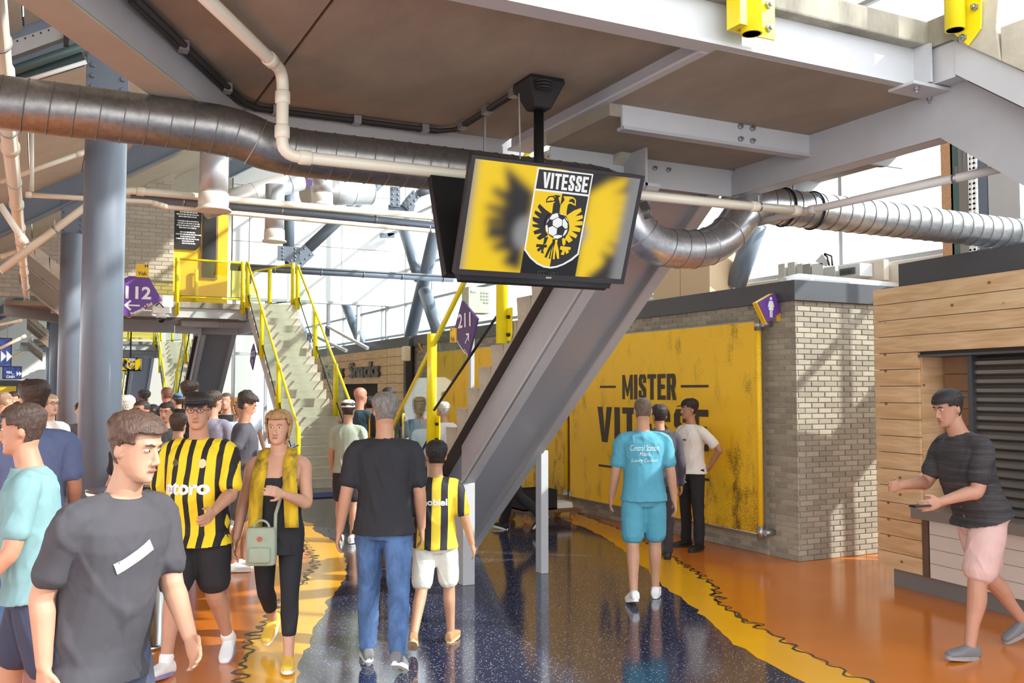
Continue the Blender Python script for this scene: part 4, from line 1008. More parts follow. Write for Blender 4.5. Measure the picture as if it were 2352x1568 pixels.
t = thing('wall_bracket', 'small grey bracket arm at the edge of the white far wall', 'bracket', pt(890, 540, 30.8))
MB().bar(pt(873, 541, 30.6), pt(905, 541, 30.6), 0.1, 0.16).build('arm', BLUEST, t); MB().bar(pt(890, 540, 30.6), pt(922, 527, 30.6), 0.1, 0.12).build('strut', BLUEST, t)

# ================================================================ printed yellow banners on the brick kiosk
def banner_mat():
    m = bpy.data.materials.new('yellow_banner_print'); m.use_nodes = True; t = m.node_tree; b = t.nodes['Principled BSDF']; b.inputs['Roughness'].default_value = 0.55
    tc = t.nodes.new('ShaderNodeTexCoord'); sx = t.nodes.new('ShaderNodeSeparateXYZ'); t.links.new(tc.outputs['Object'], sx.inputs[0])
    def noise_(sc, st, det, rough=0.6):
        mp = t.nodes.new('ShaderNodeMapping'); mp.inputs['Scale'].default_value = st; n = t.nodes.new('ShaderNodeTexNoise'); n.inputs['Scale'].default_value = sc; n.inputs['Detail'].default_value = det; n.inputs['Roughness'].default_value = rough
        t.links.new(tc.outputs['Object'], mp.inputs[0]); t.links.new(mp.outputs[0], n.inputs['Vector']); return n
    big = noise_(2.6, (1, 1.5, 0.75), 3); fine = noise_(95, (1, 1, 1), 2, 0.8); low = noise_(1.3, (1, 1, 1), 3)
    def math_(op, a, bb):
        n = t.nodes.new('ShaderNodeMath'); n.operation = op
        for i, v in enumerate((a, bb)):
            if isinstance(v, (int, float)): n.inputs[i].default_value = v
            else: t.links.new(v, n.inputs[i])
        return n.outputs[0]
    # print density: patches plus a denser band low on the near side
    pr = t.nodes.new('ShaderNodeMapRange'); pr.inputs[1].default_value = 0.47; pr.inputs[2].default_value = 0.70; t.links.new(big.outputs['Fac'], pr.inputs[0])
    zr_ = t.nodes.new('ShaderNodeMapRange'); zr_.inputs[1].default_value = 1.25; zr_.inputs[2].default_value = 0.1; t.links.new(sx.outputs['Z'], zr_.inputs[0])
    yr_ = t.nodes.new('ShaderNodeMapRange'); yr_.inputs[1].default_value = -0.2; yr_.inputs[2].default_value = -2.0; t.links.new(sx.outputs['Y'], yr_.inputs[0])
    lowd = math_('MULTIPLY', math_('MULTIPLY', zr_.outputs[0], yr_.outputs[0]), 0.75)
    den = math_('ADD', math_('MULTIPLY', pr.outputs[0], 0.72), lowd)
    den = math_('MULTIPLY', den, 0.62)
    thr = math_('SUBTRACT', 0.70, math_('MULTIPLY', den, 0.42))
    ink = t.nodes.new('ShaderNodeMapRange'); t.links.new(math_('SUBTRACT', fine.outputs['Fac'], thr), ink.inputs[0]); ink.inputs[1].default_value = -0.02; ink.inputs[2].default_value = 0.03
    mx = t.nodes.new('ShaderNodeMixRGB'); mx.inputs[1].default_value = lin((255, 204, 34)); mx.inputs[2].default_value = lin((96, 74, 28)); t.links.new(ink.outputs[0], mx.inputs[0]); t.links.new(mx.outputs[0], b.inputs['Base Color'])
    return m
BANM = banner_mat(); PRINT = M('banner_black', (62, 50, 34), 0.55)
XB = 7.22
def banner(y0, y1, label, words):
    t = thing('wall_banner', label, 'banner', (XB, (y0 + y1) / 2, 0.257), 'yellow banners on the brick kiosk')
    o = MB().box(XB, XB + 0.02, y0 + 0.0, y1, 0.257, 2.63); o.build('cloth', BANM, t)
    for y in (y0, y1): MB().tube([(XB + 0.03, y, 0.24), (XB + 0.03, y, 2.65)], 0.034, 14).build('roll_edge', BANM, t)
    for z in (0.25, 2.63): MB().tube([(XB + 0.035, y0 - 0.04, z), (XB + 0.035, y1 + 0.04, z)], 0.026, 12).build('frame_tube', ZINC, t)
    for y in (y0, y1):
        for z in (0.27, 2.60):
            MB().tube([(XB + 0.03, y, z - 0.07), (XB + 0.03, y, z + 0.07)], 0.042, 14).build('corner_fitting', ZINC, t)
            MB().tube([(XB + 0.03, y - (0.07 if y == y0 else -0.07), z), (XB + 0.16, y - (0.07 if y == y0 else -0.07), z)], 0.034, 12).build('wall_fitting', ZINC, t)
    if words:
        ux, uy = (0, -1, 0), (0, 0, 1); xo = XB - 0.003
        a, b = block_word('MISTER', 0.14), block_word('VITESSE', 0.16)
        place(MB(), fit(a, 1.24, 0.335), (xo, 10.28, 1.90), ux, uy, 0.0004).build('lettering', PRINT, t)
        place(MB(), fit(b, 2.52, 0.50), (xo, 10.29, 1.37), ux, uy, 0.0004).build('lettering', PRINT, t)
        for (c, wd, z) in ((11.27, 0.42, 1.905), (9.3, 0.55, 1.905), (11.25, 0.55, 0.78), (9.25, 0.45, 0.78)):
            place(MB(), ([(-wd / 2, -0.016), (wd / 2, -0.016), (wd / 2, 0.016), (-wd / 2, 0.016)], [(0, 1, 2, 3)]), (xo, c, z), ux, uy).build('printed_line', PRINT, t)
    return t
banner(8.18, 12.34, 'yellow banner with black lettering MISTER VITESSE on the brick wall', True)
banner(12.5, 17.8, 'second yellow speckled banner further along the brick wall, no lettering', False)

# ================================================================ pictogram and direction signs
def pent_sign(name, label, c, ux, uy, size, rot, thick, mat, group):
    c, ux, uy = Vector(c), Vector(ux).normalized(), Vector(uy).normalized(); un = ux.cross(uy)
    P = lambda u, v, n=0: c + ux * (u * size) + uy * (v * size) + un * n
    return P, un
def sign_text(t, s, P, un, ux, uy, u, v, w, h, mat, rot=0.0, bold=0.03, off=0.004, part='lettering'):
    ux, uy = Vector(ux).normalized(), Vector(uy).normalized()
    a = ux * math.cos(rot) + uy * math.sin(rot); b = -ux * math.sin(rot) + uy * math.cos(rot)
    return place(MB(), fit(text_shape(s, bold=bold), w, h), P(u, v) + un * off, a, b).build(part, mat, t)
def arrow(t, P, un, u, v, size, ang, mat, off=0.004):
    c, s = math.cos(ang), math.sin(ang); rt = lambda x, y: P(u + (x * c - y * s) * size, v + (x * s + y * c) * size) + un * off
    mb = MB(); mb.poly([rt(-1, -0.1), (rt(0.8, -0.1)), rt(0.8, 0.1), rt(-1, 0.1)])
    mb.poly([rt(1, 0), rt(0.25, 0.75), rt(0.05, 0.56), rt(0.62, 0)]); mb.poly([rt(1, 0), rt(0.62, 0), rt(0.05, -0.56), rt(0.25, -0.75)])
    for i in range(4, 12): mb.v[i] = tuple(Vector(mb.v[i]) + un * 0.002)
    return mb.build('arrow', mat, t)
def big_sign(y, pxs, tagbox, num, npos, apos, subpos, label, strut=None, sub=True, nh=None):
    """pixel outline on the plane y = const, facing the viewer"""
    t = thing('direction_sign', label, 'sign', on(*pxs[0], 1, y), 'purple block signs')
    ux, uy, un = Vector((1, 0, 0)), Vector((0, 0, 1)), Vector((0, -1, 0))
    MB().prism([on(*p, 1, y) for p in pxs], (0, 0.05, 0)).build('panel', PURPLE, t)
    MB().prism([on(*p, 1, y) + Vector((0, 0.05, -0.012)) for p in pxs], (0, 0.02, 0)).build('yellow_edge', SIGNY, t)
    Pp = lambda u, v, n=0: Vector((u, y, v))
    def txt(s, px, py, wpx, hpx, rot=0, mat=SIGNW, off=0.004, bold=0.03):
        p = on(px, py, 1, y); w_ = on(px + wpx, py, 1, y).x - p.x; h_ = p.z - on(px, py + hpx, 1, y).z
        sign_text(t, s, Pp, un, ux, uy, p.x, p.z, w_, h_, mat, rot, bold, off)
    for (s, px, py, wp, hp, r) in npos: txt(s, px, py, wp, hp, r)
    if apos:
        p = on(apos[0], apos[1], 1, y); arrow(t, Pp, un, p.x, p.z, apos[2], apos[3], SIGNW)
    if tagbox:
        x0, y0, x1, y1 = tagbox; a, b = on(x0, y1, 1, y - 0.02), on(x1, y0, 1, y - 0.02)
        MB().box(a.x, b.x, y - 0.03, y, a.z, b.z).build('tag_plate', SIGNY, t)
        txt('Vak', (x0 + x1) / 2, y0 + (y1 - y0) * 0.72, (x1 - x0) * 0.72, (y1 - y0) * 0.3, 0, SIGNB, 0.034, 0.01)
        for dx in (0.72, 0.88): txt('I', x0 + (x1 - x0) * dx, y0 + 4, 2.2, 6, 0, SIGNB, 0.034)
    if subpos:
        for (s, px, py, wp, hp, r, mt_) in subpos: txt(s, px, py, wp, hp, r, mt_)
    return t
big_sign(21.9, [(245, 655), (297, 634), (341, 636), (373, 690), (297, 728), (262, 712)], (312, 607, 342, 636), None, [('112', 318, 672, 58, 29, 0)], (303, 701, 0.16, math.pi), [('Promenade', 316, 714, 34, 8, R(28), SIGNW), ('Zuid', 343, 699, 14, 7, R(28), SIGNW), ('.', 333, 703, 4, 4, 0, SIGNY)], 'purple pentagon sign reading 112 with a left arrow and yellow Vak tag')
big_sign(41.0, [(165, 772), (196, 752), (212, 757), (222, 780), (196, 807), (175, 795)], None, None, [('113', 199, 776, 27, 17, 0)], (198, 794, 0.16, math.pi), None, 'purple pentagon sign far back, mostly hidden by the nearest column')
# 211 sign on the side of the large staircase, 212 further back
def side_sign(x, pts, texts, arr, tagq, label):
    t = thing('direction_sign', label, 'sign', on(*pts[0], 0, x), 'purple stair signs')
    ux, uy, un = Vector((0, -1, 0)), Vector((0, 0, 1)), Vector((-1, 0, 0))
    MB().prism([on(*p, 0, x) for p in pts], (0.02, 0, 0)).build('panel', PURPD, t)
    Pp = lambda u, v, n=0: Vector((x, -u, v))
    for (s, px, py, wpx, hpx, r, m_) in texts:
        p = on(px, py, 0, x); w_ = abs(on(px + wpx, py, 0, x).y - p.y); h_ = abs(p.z - on(px, py + hpx, 0, x).z)
        sign_text(t, s, Pp, un, ux, uy, -p.y, p.z, w_, h_, m_, r, 0.02)
    if arr:
        p = on(arr[0], arr[1], 0, x); arrow(t, Pp, un, -p.y, p.z, arr[2], arr[3], SIGNW)
    if tagq:
        q = [on(*p, 0, x - 0.01) for p in tagq]; MB().prism(q, (0.012, 0, 0)).build('tag_plate', SIGNY, t)
        c = sum(q, Vector()) / 4
        sign_text(t, 'Vak', Pp, un, ux, uy, -c.y, c.z - 0.035, 0.10, 0.05, SIGNB, 0, 0.0, 0.014)
        for k in (-0.045, -0.02): sign_text(t, 'I', Pp, un, ux, uy, -c.y + k, c.z + 0.05, 0.008, 0.022, SIGNB, 0, 0.0, 0.014)
    return t
side_sign(3.42, [(1060.6, 690), (1096, 731), (1075, 818), (1047, 785), (1044.5, 751)], [('211', 1067, 735, 30, 33, 0.02, SIGNW), ('Promenade', 1060, 797, 22, 6, R(-33), SIGNW), ('Zuid', 1072, 810, 7, 6, R(-33), SIGNW), ('.', 1067.5, 803, 3, 3, 0, SIGNY)], (1074, 777, 0.065, R(42)), [(1033.5, 753), (1047, 753), (1047, 786), (1033.5, 786)], 'purple sign reading 211 with an up-right arrow on the stair glass')
side_sign(4.36, [(582, 788), (587, 812), (580, 850), (574, 830), (576, 806)], [('212', 581, 812, 10, 12, 0, SIGNW)], (580, 832, 0.08, R(120)), None, 'small dark purple sign reading 212 on the middle staircase glass')
# toilet sign, a thick blade across the wall
def pictogram_sign(px_pts, y, x_wall, label, figure):
    t = thing('toilet_sign', label, 'sign', on(*px_pts[0], 1, y), 'purple toilet signs')
    q = [on(*p, 1, y) for p in px_pts]
    MB().prism(q, (0, 0.01, 0)).build('panel', PURPLE, t); MB().prism([p + Vector((-0.012, 0.011, -0.006)) for p in q], (0, 0.07, 0)).build('yellow_body', SIGNY, t)
    c = sum(q, Vector()) / len(q); un = Vector((0, -1, 0)); s = (max(p.z for p in q) - min(p.z for p in q)) / 0.3
    mb = MB(); R_ = 0.016 * s; top = c + Vector((0.005, -0.003, 0.085 * s))
    mb.poly([top + Vector((R_ * math.cos(g), 0, R_ * math.sin(g))) for g in [2 * math.pi * i / 20 for i in range(20)]])
    def pp(L): mb.poly([c + Vector((0.005 + a * s, -0.003, b * s)) for a, b in L])
    if figure == 'woman':
        pp([(-0.02, 0.062), (0.02, 0.062), (0.032, -0.028), (-0.032, -0.028)]); pp([(-0.024, 0.06), (-0.018, 0.045), (-0.034, 0.0), (-0.042, 0.004)]); pp([(0.024, 0.06), (0.018, 0.045), (0.034, 0.0), (0.042, 0.004)])
        pp([(-0.017, -0.028), (-0.003, -0.028), (-0.003, -0.1), (-0.017, -0.1)]); pp([(0.003, -0.028), (0.017, -0.028), (0.017, -0.1), (0.003, -0.1)])
    else:
        pp([(-0.02, 0.062), (0.02, 0.062), (0.02, -0.02), (-0.02, -0.02)]); pp([(-0.032, 0.06), (-0.023, 0.06), (-0.023, -0.02), (-0.032, -0.02)]); pp([(0.023, 0.06), (0.032, 0.06), (0.032, -0.02), (0.023, -0.02)])
        pp([(-0.02, -0.02), (-0.003, -0.02), (-0.003, -0.1), (-0.02, -0.1)]); pp([(0.003, -0.02), (0.02, -0.02), (0.02, -0.1), (0.003, -0.1)])
    mb.build('pictogram', SIGNW, t)
    e = max(q, key=lambda p: p.x); MB().box(e.x - 0.02, e.x + 0.055, y + 0.01, y + 0.07, e.z - 0.11, e.z - 0.02).build('bracket', SIGNY, t)
    MB().box(e.x + 0.045, x_wall, y, y + 0.08, e.z - 0.115, e.z - 0.015).build('wall_plate', DARKST, t)
    return t
pictogram_sign([(1741, 694), (1779, 672), (1796, 714), (1763, 741)], 7.95, 7.39, 'purple sign with a white woman pictogram on the brick corner', 'woman')
pictogram_sign([(964, 788), (983, 778), (995, 799), (977, 814)], 18.9, 7.39, 'small purple toilet sign far back beside the yellow stair post', 'man')
# blue information screens at the far left
def info(px0, py0, px1, py1, y, label, lines, chev):
    a, b = on(px0, py1, 1, y), on(px1, py0, 1, y)
    t = thing('info_screen', label, 'screen', (a.x, y, a.z), 'blue information screens')
    MB().box(a.x, b.x, y, y + 0.06, a.z, b.z).build('housing', BLACK, t)
    m_ = M('blue_picture', (44, 70, 150), 0.3, col2=(24, 34, 78), scale=9, stretch=(1, 1, 2), sharp=(0.4, 0.62)); pb = m_.node_tree.nodes['Principled BSDF']
    src = pb.inputs['Base Color'].links[0].from_socket; m_.node_tree.links.new(src, pb.inputs['Emission Color']); pb.inputs['Emission Strength'].default_value = 0.5
    pc = MB().box(a.x + 0.02, b.x - 0.02, y - 0.006, y, a.z + 0.02, b.z - 0.02).build('picture', m_, t)
    Pp = lambda u, v, n=0: Vector((u, y - 0.01, v))
    for (s, px, py, wp, hp) in lines:
        p = on(px, py, 1, y); sign_text(pc, s, Pp, Vector((0, -1, 0)), (1, 0, 0), (0, 0, 1), p.x, p.z, on(px + wp, py, 1, y).x - p.x, p.z - on(px, py + hp, 1, y).z, EM('screen_text', (250, 250, 250), 0.5), 0, 0.03)
    for (px, py, s) in chev:
        q = [on(px, py - s, 1, y - 0.012), on(px + s, py, 1, y - 0.012), on(px, py + s, 1, y - 0.012)]
        MB().poly(q).build('chevron', EM('screen_text', (250, 250, 250), 0.5), pc)
    MB().bar((a.x + 0.2 * (b.x - a.x), y + 0.03, b.z), (a.x + 0.2 * (b.x - a.x), y + 0.03, zr(a.x) + 0.55), 0.03, 0.03).build('hanger', ZINC, t)
    return t
info(-40, 776, 28, 842, 22, 'blue screen with two white arrowheads at the left edge', [], [(2, 818, 13), (15, 818, 13)])
info(5, 841, 50, 870, 27, 'blue screen reading PIN & CASH with white arrowheads', [('PIN', 21, 855, 12, 6), ('&', 30, 859, 3, 3), ('CASH', 24, 865, 19, 6)], [(38, 858, 6), (44, 858, 6)])

# ================================================================ poster on the yellow wall
a, b = on(399, 571, 1, 24.72), on(463, 478, 1, 24.72)
ya_ = 23.55
a, b = on(399, 571, 1, 24.72), on(463, 474, 1, 24.72)
t = thing('text_poster', 'black poster with white centred text on the yellow wall', 'poster', (a.x, 24.75, a.z))
MB().prism([(a.x, 24.74, a.z), (b.x - 0.12, 24.74, a.z), (b.x, 24.74, a.z + 0.14), (b.x, 24.74, b.z), (a.x, 24.74, b.z)], (0, 0.02, 0)).build('sheet', SIGNB, t)
hh = (b.z - a.z); wd = b.x - a.x; rnd = random.Random(9)
for i in range(17):                                   # lines too small to read: word-long strokes
    if i in (5, 10): continue
    L_ = wd * (0.5 + 0.36 * abs(math.sin(i * 1.7))) if i < 15 else wd * 0.4
    x = (a.x + b.x) / 2 - L_ / 2; z1 = b.z - hh * (0.045 + 0.05 * i); mbl = MB()
    while x < (a.x + b.x) / 2 + L_ / 2:
        w1 = rnd.uniform(0.02, 0.08); mbl.poly([(x, 24.736, z1 - hh * 0.026), (x + w1, 24.736, z1 - hh * 0.026), (x + w1, 24.736, z1), (x, 24.736, z1)]); x += w1 + 0.012
    tag(mbl.build('text_line', SIGNW, t), kind='stuff')
single('warning_sign', MB().prism([pt(400, 378, 24), pt(418, 372, 24), pt(424, 385, 24), pt(402, 394, 24)], (0, 0.02, 0)), SIGNY, 'small yellow plate high on the brick wall under the duct', 'sign')
t = single('hanging_sign', MB().prism([pt(686, 408, 21), pt(735, 416, 21), pt(700, 432, 21)], (0, 0.05, 0)), PURPD, 'dark purple sign corner peeking out below the duct', 'sign')

# ================================================================ dome camera, boxes, lamp
c = pt(371, 720, 22.6)
t = thing('dome_camera', 'white dome security camera under the middle landing', 'camera', c)
MB().box(c.x - 0.2, c.x + 0.2, 22.5, 22.75, c.z + 0.0, c.z + 0.16).build('junction_box', WHITE, t, 0.01)
MB().box(c.x - 0.1, c.x + 0.25, 22.6, 22.85, c.z + 0.16, c.z + 0.42).build('bracket', WHITE, t, 0.01)
MB().lathe([(0.11, c.z - 0.1), (0.12, c.z - 0.02), (0.11, c.z)], (c.x, 22.6, 0), 24).build('collar', WHITE, t)
MB().ball((c.x, 22.6, c.z - 0.12), 0.09, 18, 12).build('dome', M('smoked_dome', (40, 40, 44), 0.08), t)
MB().tube([pt(358, 702, 22.45), pt(366, 696, 22.45), pt(376, 706, 22.45)], 0.015, 8).build('cable', CABLE, t)
c = pt(571, 660, 24.5)
t = thing('pendant_lamp', 'glowing pendant lamp with glass shade behind the middle landing', 'lamp', c)
MB().tube([c + Vector((0, 0, 0.28)), c + Vector((0, 0, 2.0))], 0.008, 6).build('cord', CABLE, t)
MB().lathe([(0.06, c.z + 0.08), (0.06, c.z + 0.3)], (c.x, c.y, 0), 20).build('cap', M('copper', (140, 90, 70), 0.35, 0.7), t)
MB().lathe([(0.2, c.z - 0.16), (0.19, c.z - 0.05), (0.1, c.z + 0.06), (0.05, c.z + 0.09)], (c.x, c.y, 0), 28).build('shade', EM('lamp_glow', (255, 196, 110), 2.2), t)
# electrical boxes behind the brick kiosk, on the sill wall
XS = 10.3
def ebox(x0, y0, x1, y1, label, mat, extra=None, dx=0.0):
    a, b = on(x0, y1, 0, XS + dx), on(x1, y0, 0, XS + dx)
    t = thing('electrical_box', label, 'electrical box', (XS, (a.y + b.y) / 2, min(a.z, b.z)), 'electrical boxes above the brick kiosk')
    MB().box(XS + dx, XS + dx + (0.25 if dx == 0 else 0.1), a.y, b.y, a.z, b.z).build('case', mat, t, 0.01)
    if extra == 'window':
        m0, m1 = a.y + (b.y - a.y) * 0.12, a.y + (b.y - a.y) * 0.8
        MB().box(XS + dx - 0.02, XS + dx, m0, m1, a.z + (b.z - a.z) * 0.2, a.z + (b.z - a.z) * 0.72).build('clear_cover', M('smoky_cover', (96, 98, 98), 0.2), t)
        for k in range(4): MB().box(XS + dx - 0.03, XS + dx - 0.02, m0 + (m1 - m0) * (0.1 + 0.2 * k), m0 + (m1 - m0) * (0.22 + 0.2 * k), a.z + (b.z - a.z) * 0.3, a.z + (b.z - a.z) * 0.55).build('switch', DARKST, t)
    elif extra == 'label':
        MB().box(XS + dx - 0.006, XS + dx, a.y + (b.y - a.y) * 0.25, a.y + (b.y - a.y) * 0.75, a.z + (b.z - a.z) * 0.14, a.z + (b.z - a.z) * 0.26).build('label_plate', SIGNW, t)
    return t
GB = M('box_grey', (206, 204, 198), 0.5); GB2 = M('box_pale', (226, 228, 230), 0.45)
ebox(1787, 604, 1802, 652, 'narrow grey box, leftmost above the brick kiosk', GB, 'label')
ebox(1809, 600, 1825, 652, 'narrow grey box, second from the left above the brick kiosk', GB, 'label')
ebox(1830, 604, 1843, 652, 'narrow grey box, third from the left above the brick kiosk', GB, 'label')
ebox(1844, 604, 1861, 652, 'grey meter box beside the three narrow boxes', M('meter_grey', (160, 158, 152), 0.5), 'label')
ebox(1864, 602, 1890, 652, 'pale blank box behind the cream panel above the kiosk', GB2)
ebox(1892, 610, 1918, 650, 'small junction box with two black cables above the kiosk', GB)
ebox(1925, 603, 1975, 640, 'fuse box with a smoky window above the brick kiosk', GB2, 'window')
ebox(1960, 595, 2030, 652, 'wide cream panel behind the fuse box', M('cream_panel', (226, 214, 196), 0.5), None, 0.26)
single('cable', MB().tube([on(1905, 610, 0, XS), on(1900, 590, 0, XS), on(1893, 584, 0, XS)], 0.014, 8).tube([on(1912, 610, 0, XS), on(1910, 588, 0, XS), on(1894, 582, 0, XS)], 0.014, 8), CABLE, 'pair of black cables rising from the junction box', 'cable')
single('paper_sheet', MB().prism([on(1872, 600, 0, XS), on(1888, 583, 0, XS), on(1905, 604, 0, XS), on(1897, 612, 0, XS)], (0.02, 0, 0)), GB2, 'pale tilted plate leaning behind the electrical boxes', 'plate')
pipe('white insulated pipe lying on top of the brick kiosk', [on(1800, 648, 1, 9.2), on(1835, 640, 1, 9.2), on(2060, 660, 1, 9.2)], 0.07, WHITE)
a, b = on(1500, 700, 0, 9.9), on(1630, 560, 0, 9.9)
t = thing('technical_cabinet', 'tall beige cabinet behind the brick kiosk, right of the large staircase', 'cabinet', (9.9, (a.y + b.y) / 2, 3.0))
for k in range(2):
    ya2 = b.y + (a.y - b.y) * k / 2; MB().box(9.9, 10.4, ya2 + 0.01, b.y + (a.y - b.y) * (k + 1) / 2 - 0.01, 2.9, b.z).build('door_panel', M('beige_cabinet', (226, 196, 158), 0.5), t)
# control box seen through the stair railing
a, b = on(1076, 718, 1, 13.0), on(1126, 660, 1, 13.0)
t = thing('control_box', 'cream control box with small grey keys behind the stair railing', 'electrical box', (a.x, 13, a.z))
MB().box(a.x, b.x, 13, 13.25, a.z, b.z).build('case', M('box_cream', (226, 226, 216), 0.5), t, 0.01)
for i in range(4):
    for j in range(3):
        if i == 3 and j == 0: continue
        MB().box(b.x - 0.16 + j * 0.05, b.x - 0.125 + j * 0.05, 12.99, 13.0, b.z - 0.10 - i * 0.05, b.z - 0.075 - i * 0.05).build('key', GB, t)
MB().box(a.x + 0.04, a.x + 0.12, 12.99, 13.0, b.z - 0.09, b.z - 0.06).build('display', M('display_blue', (190, 205, 225), 0.3), t)
MB().bar((a.x + 0.1, 13.1, 0), (a.x + 0.1, 13.1, a.z), 0.08, 0.06).build('stand', STEELW, t)
# brick and cable cluster on the facade at right
XF = 10.55
def strip(x0, x1, y0, y1, label, mat, name, cat, d=0.15):
    a, b = on(x0, y1, 0, XF), on(x1, y0, 0, XF)
    return single(name, MB().box(XF, XF + d, b.y, a.y, a.z, b.z + 1.0), mat, label, cat)
strip(2166, 2186, 330, 600, 'narrow orange brick pilaster at the right facade', M('orange_brick', (206, 160, 122), 0.85, var=0.2, scale=40), 'pilaster', 'pilaster')
strip(2188, 2200, 340, 590, 'dark green vertical pipe duct beside the brick pilaster', M('pipe_green', (84, 110, 108), 0.4), 'riser_pipe', 'pipe')
strip(2206, 2222, 345, 585, 'grey vertical cable duct at the right facade', ZINC, 'cable_duct', 'duct')
strip(2250, 2268, 380, 580, 'blue grey vertical steel post at the right facade', BLUEST, 'steel_post', 'post')
strip(2272, 2340, 370, 575, 'broad pale vertical steel casing at the right edge', STEELW, 'pipe_casing', 'casing')
t = thing('cable_ladder', 'vertical perforated cable ladder at the right facade', 'cable ladder', on(2235, 580, 0, XF - 0.05))
for px in (2230, 2240):
    a, b = on(px, 585, 0, XF - 0.05), on(px, 340, 0, XF - 0.05); MB().bar(a, b + Vector((0, 0, 1)), 0.02, 0.03).build('side_rail', WHITE, t)
a, b = on(2235, 585, 0, XF - 0.05), on(2235, 340, 0, XF - 0.05)
for i in range(22): c = a + (b - a) * (i / 21); MB().bar(c - Vector((0, 0.05, 0)), c + Vector((0, 0.05, 0)), 0.02, 0.025).build('rung', WHITE, t)

# ================================================================ wooden kiosk at the right
K0 = Vector((7.28, 6.565, 0)); KD = Vector((-0.109, -0.994, 0)).normalized(); KN = Vector((-KD.y, KD.x, 0))  # along the front, into the kiosk
if KN.x < 0: KN = -KN
kz = MB
def KP(s, d, z): return K0 + KD * s + KN * d + Vector((0, 0, z))
kt = thing('wooden_kiosk', 'pale pine kiosk with a rolled shutter at the right edge', 'kiosk', K0)
ks = 0.157; Ztop = 2.835
def kbox(s0, s1, d0, d1, z0, z1): return MB().prism([KP(s0, d0, z0), KP(s1, d0, z0), KP(s1, d1, z0), KP(s0, d1, z0)], (0, 0, z1 - z0))
# opening in metres along the front
def ks_at(px, py):
    d = ray(px, py); o = Vector((0, 0, EYE)); n_ = KN; t_ = (K0 - o).dot(n_) / d.dot(n_); p = o + d * t_ - K0; return p.dot(KD), p.z
so, zo = ks_at(2108, 820); _, zc1 = ks_at(2108, 1164); _, zc0 = ks_at(2108, 1188); s_end = 4.6
z = Ztop; r = 0; rnd = random.Random(5)
rows_z = []
while z > 0.2: rows_z.append((max(0.17, z - ks), z)); z -= ks
for (z0, z1) in rows_z:
    if z0 >= zo - 0.03: cuts = [0, 1.9 if r % 2 else 2.7, s_end]
    else: cuts = [0, so]
    for s0, s1 in zip(cuts[:-1], cuts[1:]):
        kbox(s0 + 0.002, s1 - 0.002, rnd.uniform(0, 0.003), 0.03, z0 + 0.003, z1 - 0.003).build('plank', WOODS[rnd.randrange(3)], kt)
    # return planks on the end
    kbox(0.0, 0.03, 0.035, 2.4, z0 + 0.003, z1 - 0.003).build('plank', WOODS[rnd.randrange(3)], kt)
    r += 1
kbox(0.05, s_end, 0.035, 0.05, zo, Ztop).build('backing_board', DARKB, kt)
kbox(0.05, so, 0.035, 0.05, 0.17, zo).build('backing_board', DARKB, kt)
sr = so + 0.42
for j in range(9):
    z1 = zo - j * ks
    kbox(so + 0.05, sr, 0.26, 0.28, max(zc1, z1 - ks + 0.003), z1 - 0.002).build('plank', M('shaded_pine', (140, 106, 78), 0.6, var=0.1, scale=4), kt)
kbox(0.05, s_end, 0.31, 2.3, 0.1, Ztop - 0.01).build('body', M('kiosk_light_stop', (58, 48, 42), 0.8), kt)  # solid dark fill, added to stop sunlight leaking through the plank gaps
kbox(0.032, 0.05, 0.035, 2.3, 0.17, Ztop - 0.01).build('backing_board', DARKB, kt)  # unseen board, added to block light behind the end planks
kbox(so, s_end, 0.0, 0.30, zo, zo + 0.02).build('lintel', DARKST, kt)
kbox(so - 0.0, so + 0.02, 0.03, 0.3, zc1, zo).build('jamb', WOODS[1], kt)
SH_M = M('shutter_steel', (120, 116, 112), 0.32, 0.6)
zz = zo - 0.02; j = 0
while zz > zc1 + 0.03:
    a_ = [KP(sr + 0.02, 0.22, zz), KP(sr + 0.02, 0.195, zz - 0.03), KP(sr + 0.02, 0.195, zz - 0.06), KP(sr + 0.02, 0.225, zz - 0.078), KP(sr + 0.02, 0.24, zz - 0.078), KP(sr + 0.02, 0.24, zz)]
    MB().prism(a_, KD * (s_end - sr - 0.02)).build('shutter_slat', SH_M, kt); zz -= 0.08
kbox(sr - 0.02, sr + 0.03, 0.17, 0.28, zc1, zo).build('shutter_guide', DARKST, kt)
kbox(so - 0.05, s_end, -0.08, 0.3, zc0, zc1).build('counter_top', M('counter_grey', (132, 122, 116), 0.35), kt, 0.004)
kbox(so + 0.02, so + 0.09, -0.015, 0.03, 0.17, zc0).build('corner_trim', M('brown_trim', (104, 84, 72), 0.4), kt)
TILE = M('counter_front_tile', (222, 214, 206), 0.3)
for i in range(7):
    for j in range(4):
        w_ = 0.5; h_ = (zc0 - 0.17) / 4
        s0 = so + 0.1 + i * w_
        if s0 + w_ < s_end: kbox(s0 + 0.002, s0 + w_ - 0.002, -0.01, 0.02, 0.17 + j * h_ + 0.002, 0.17 + (j + 1) * h_ - 0.002).build('front_panel', TILE, kt)
kbox(0.14, s_end, 0.06, 0.12, 0, 0.17).build('plinth', M('plinth_grey', (128, 126, 126), 0.5), kt)
kbox(0.1, s_end, 0.02, 2.4, Ztop, Ztop + 0.004).build('roof_edge', DARKB, kt)
kbox(0.24, s_end, 0.10, 2.2, Ztop, Ztop + 0.23).build('fascia', DARKST, kt)

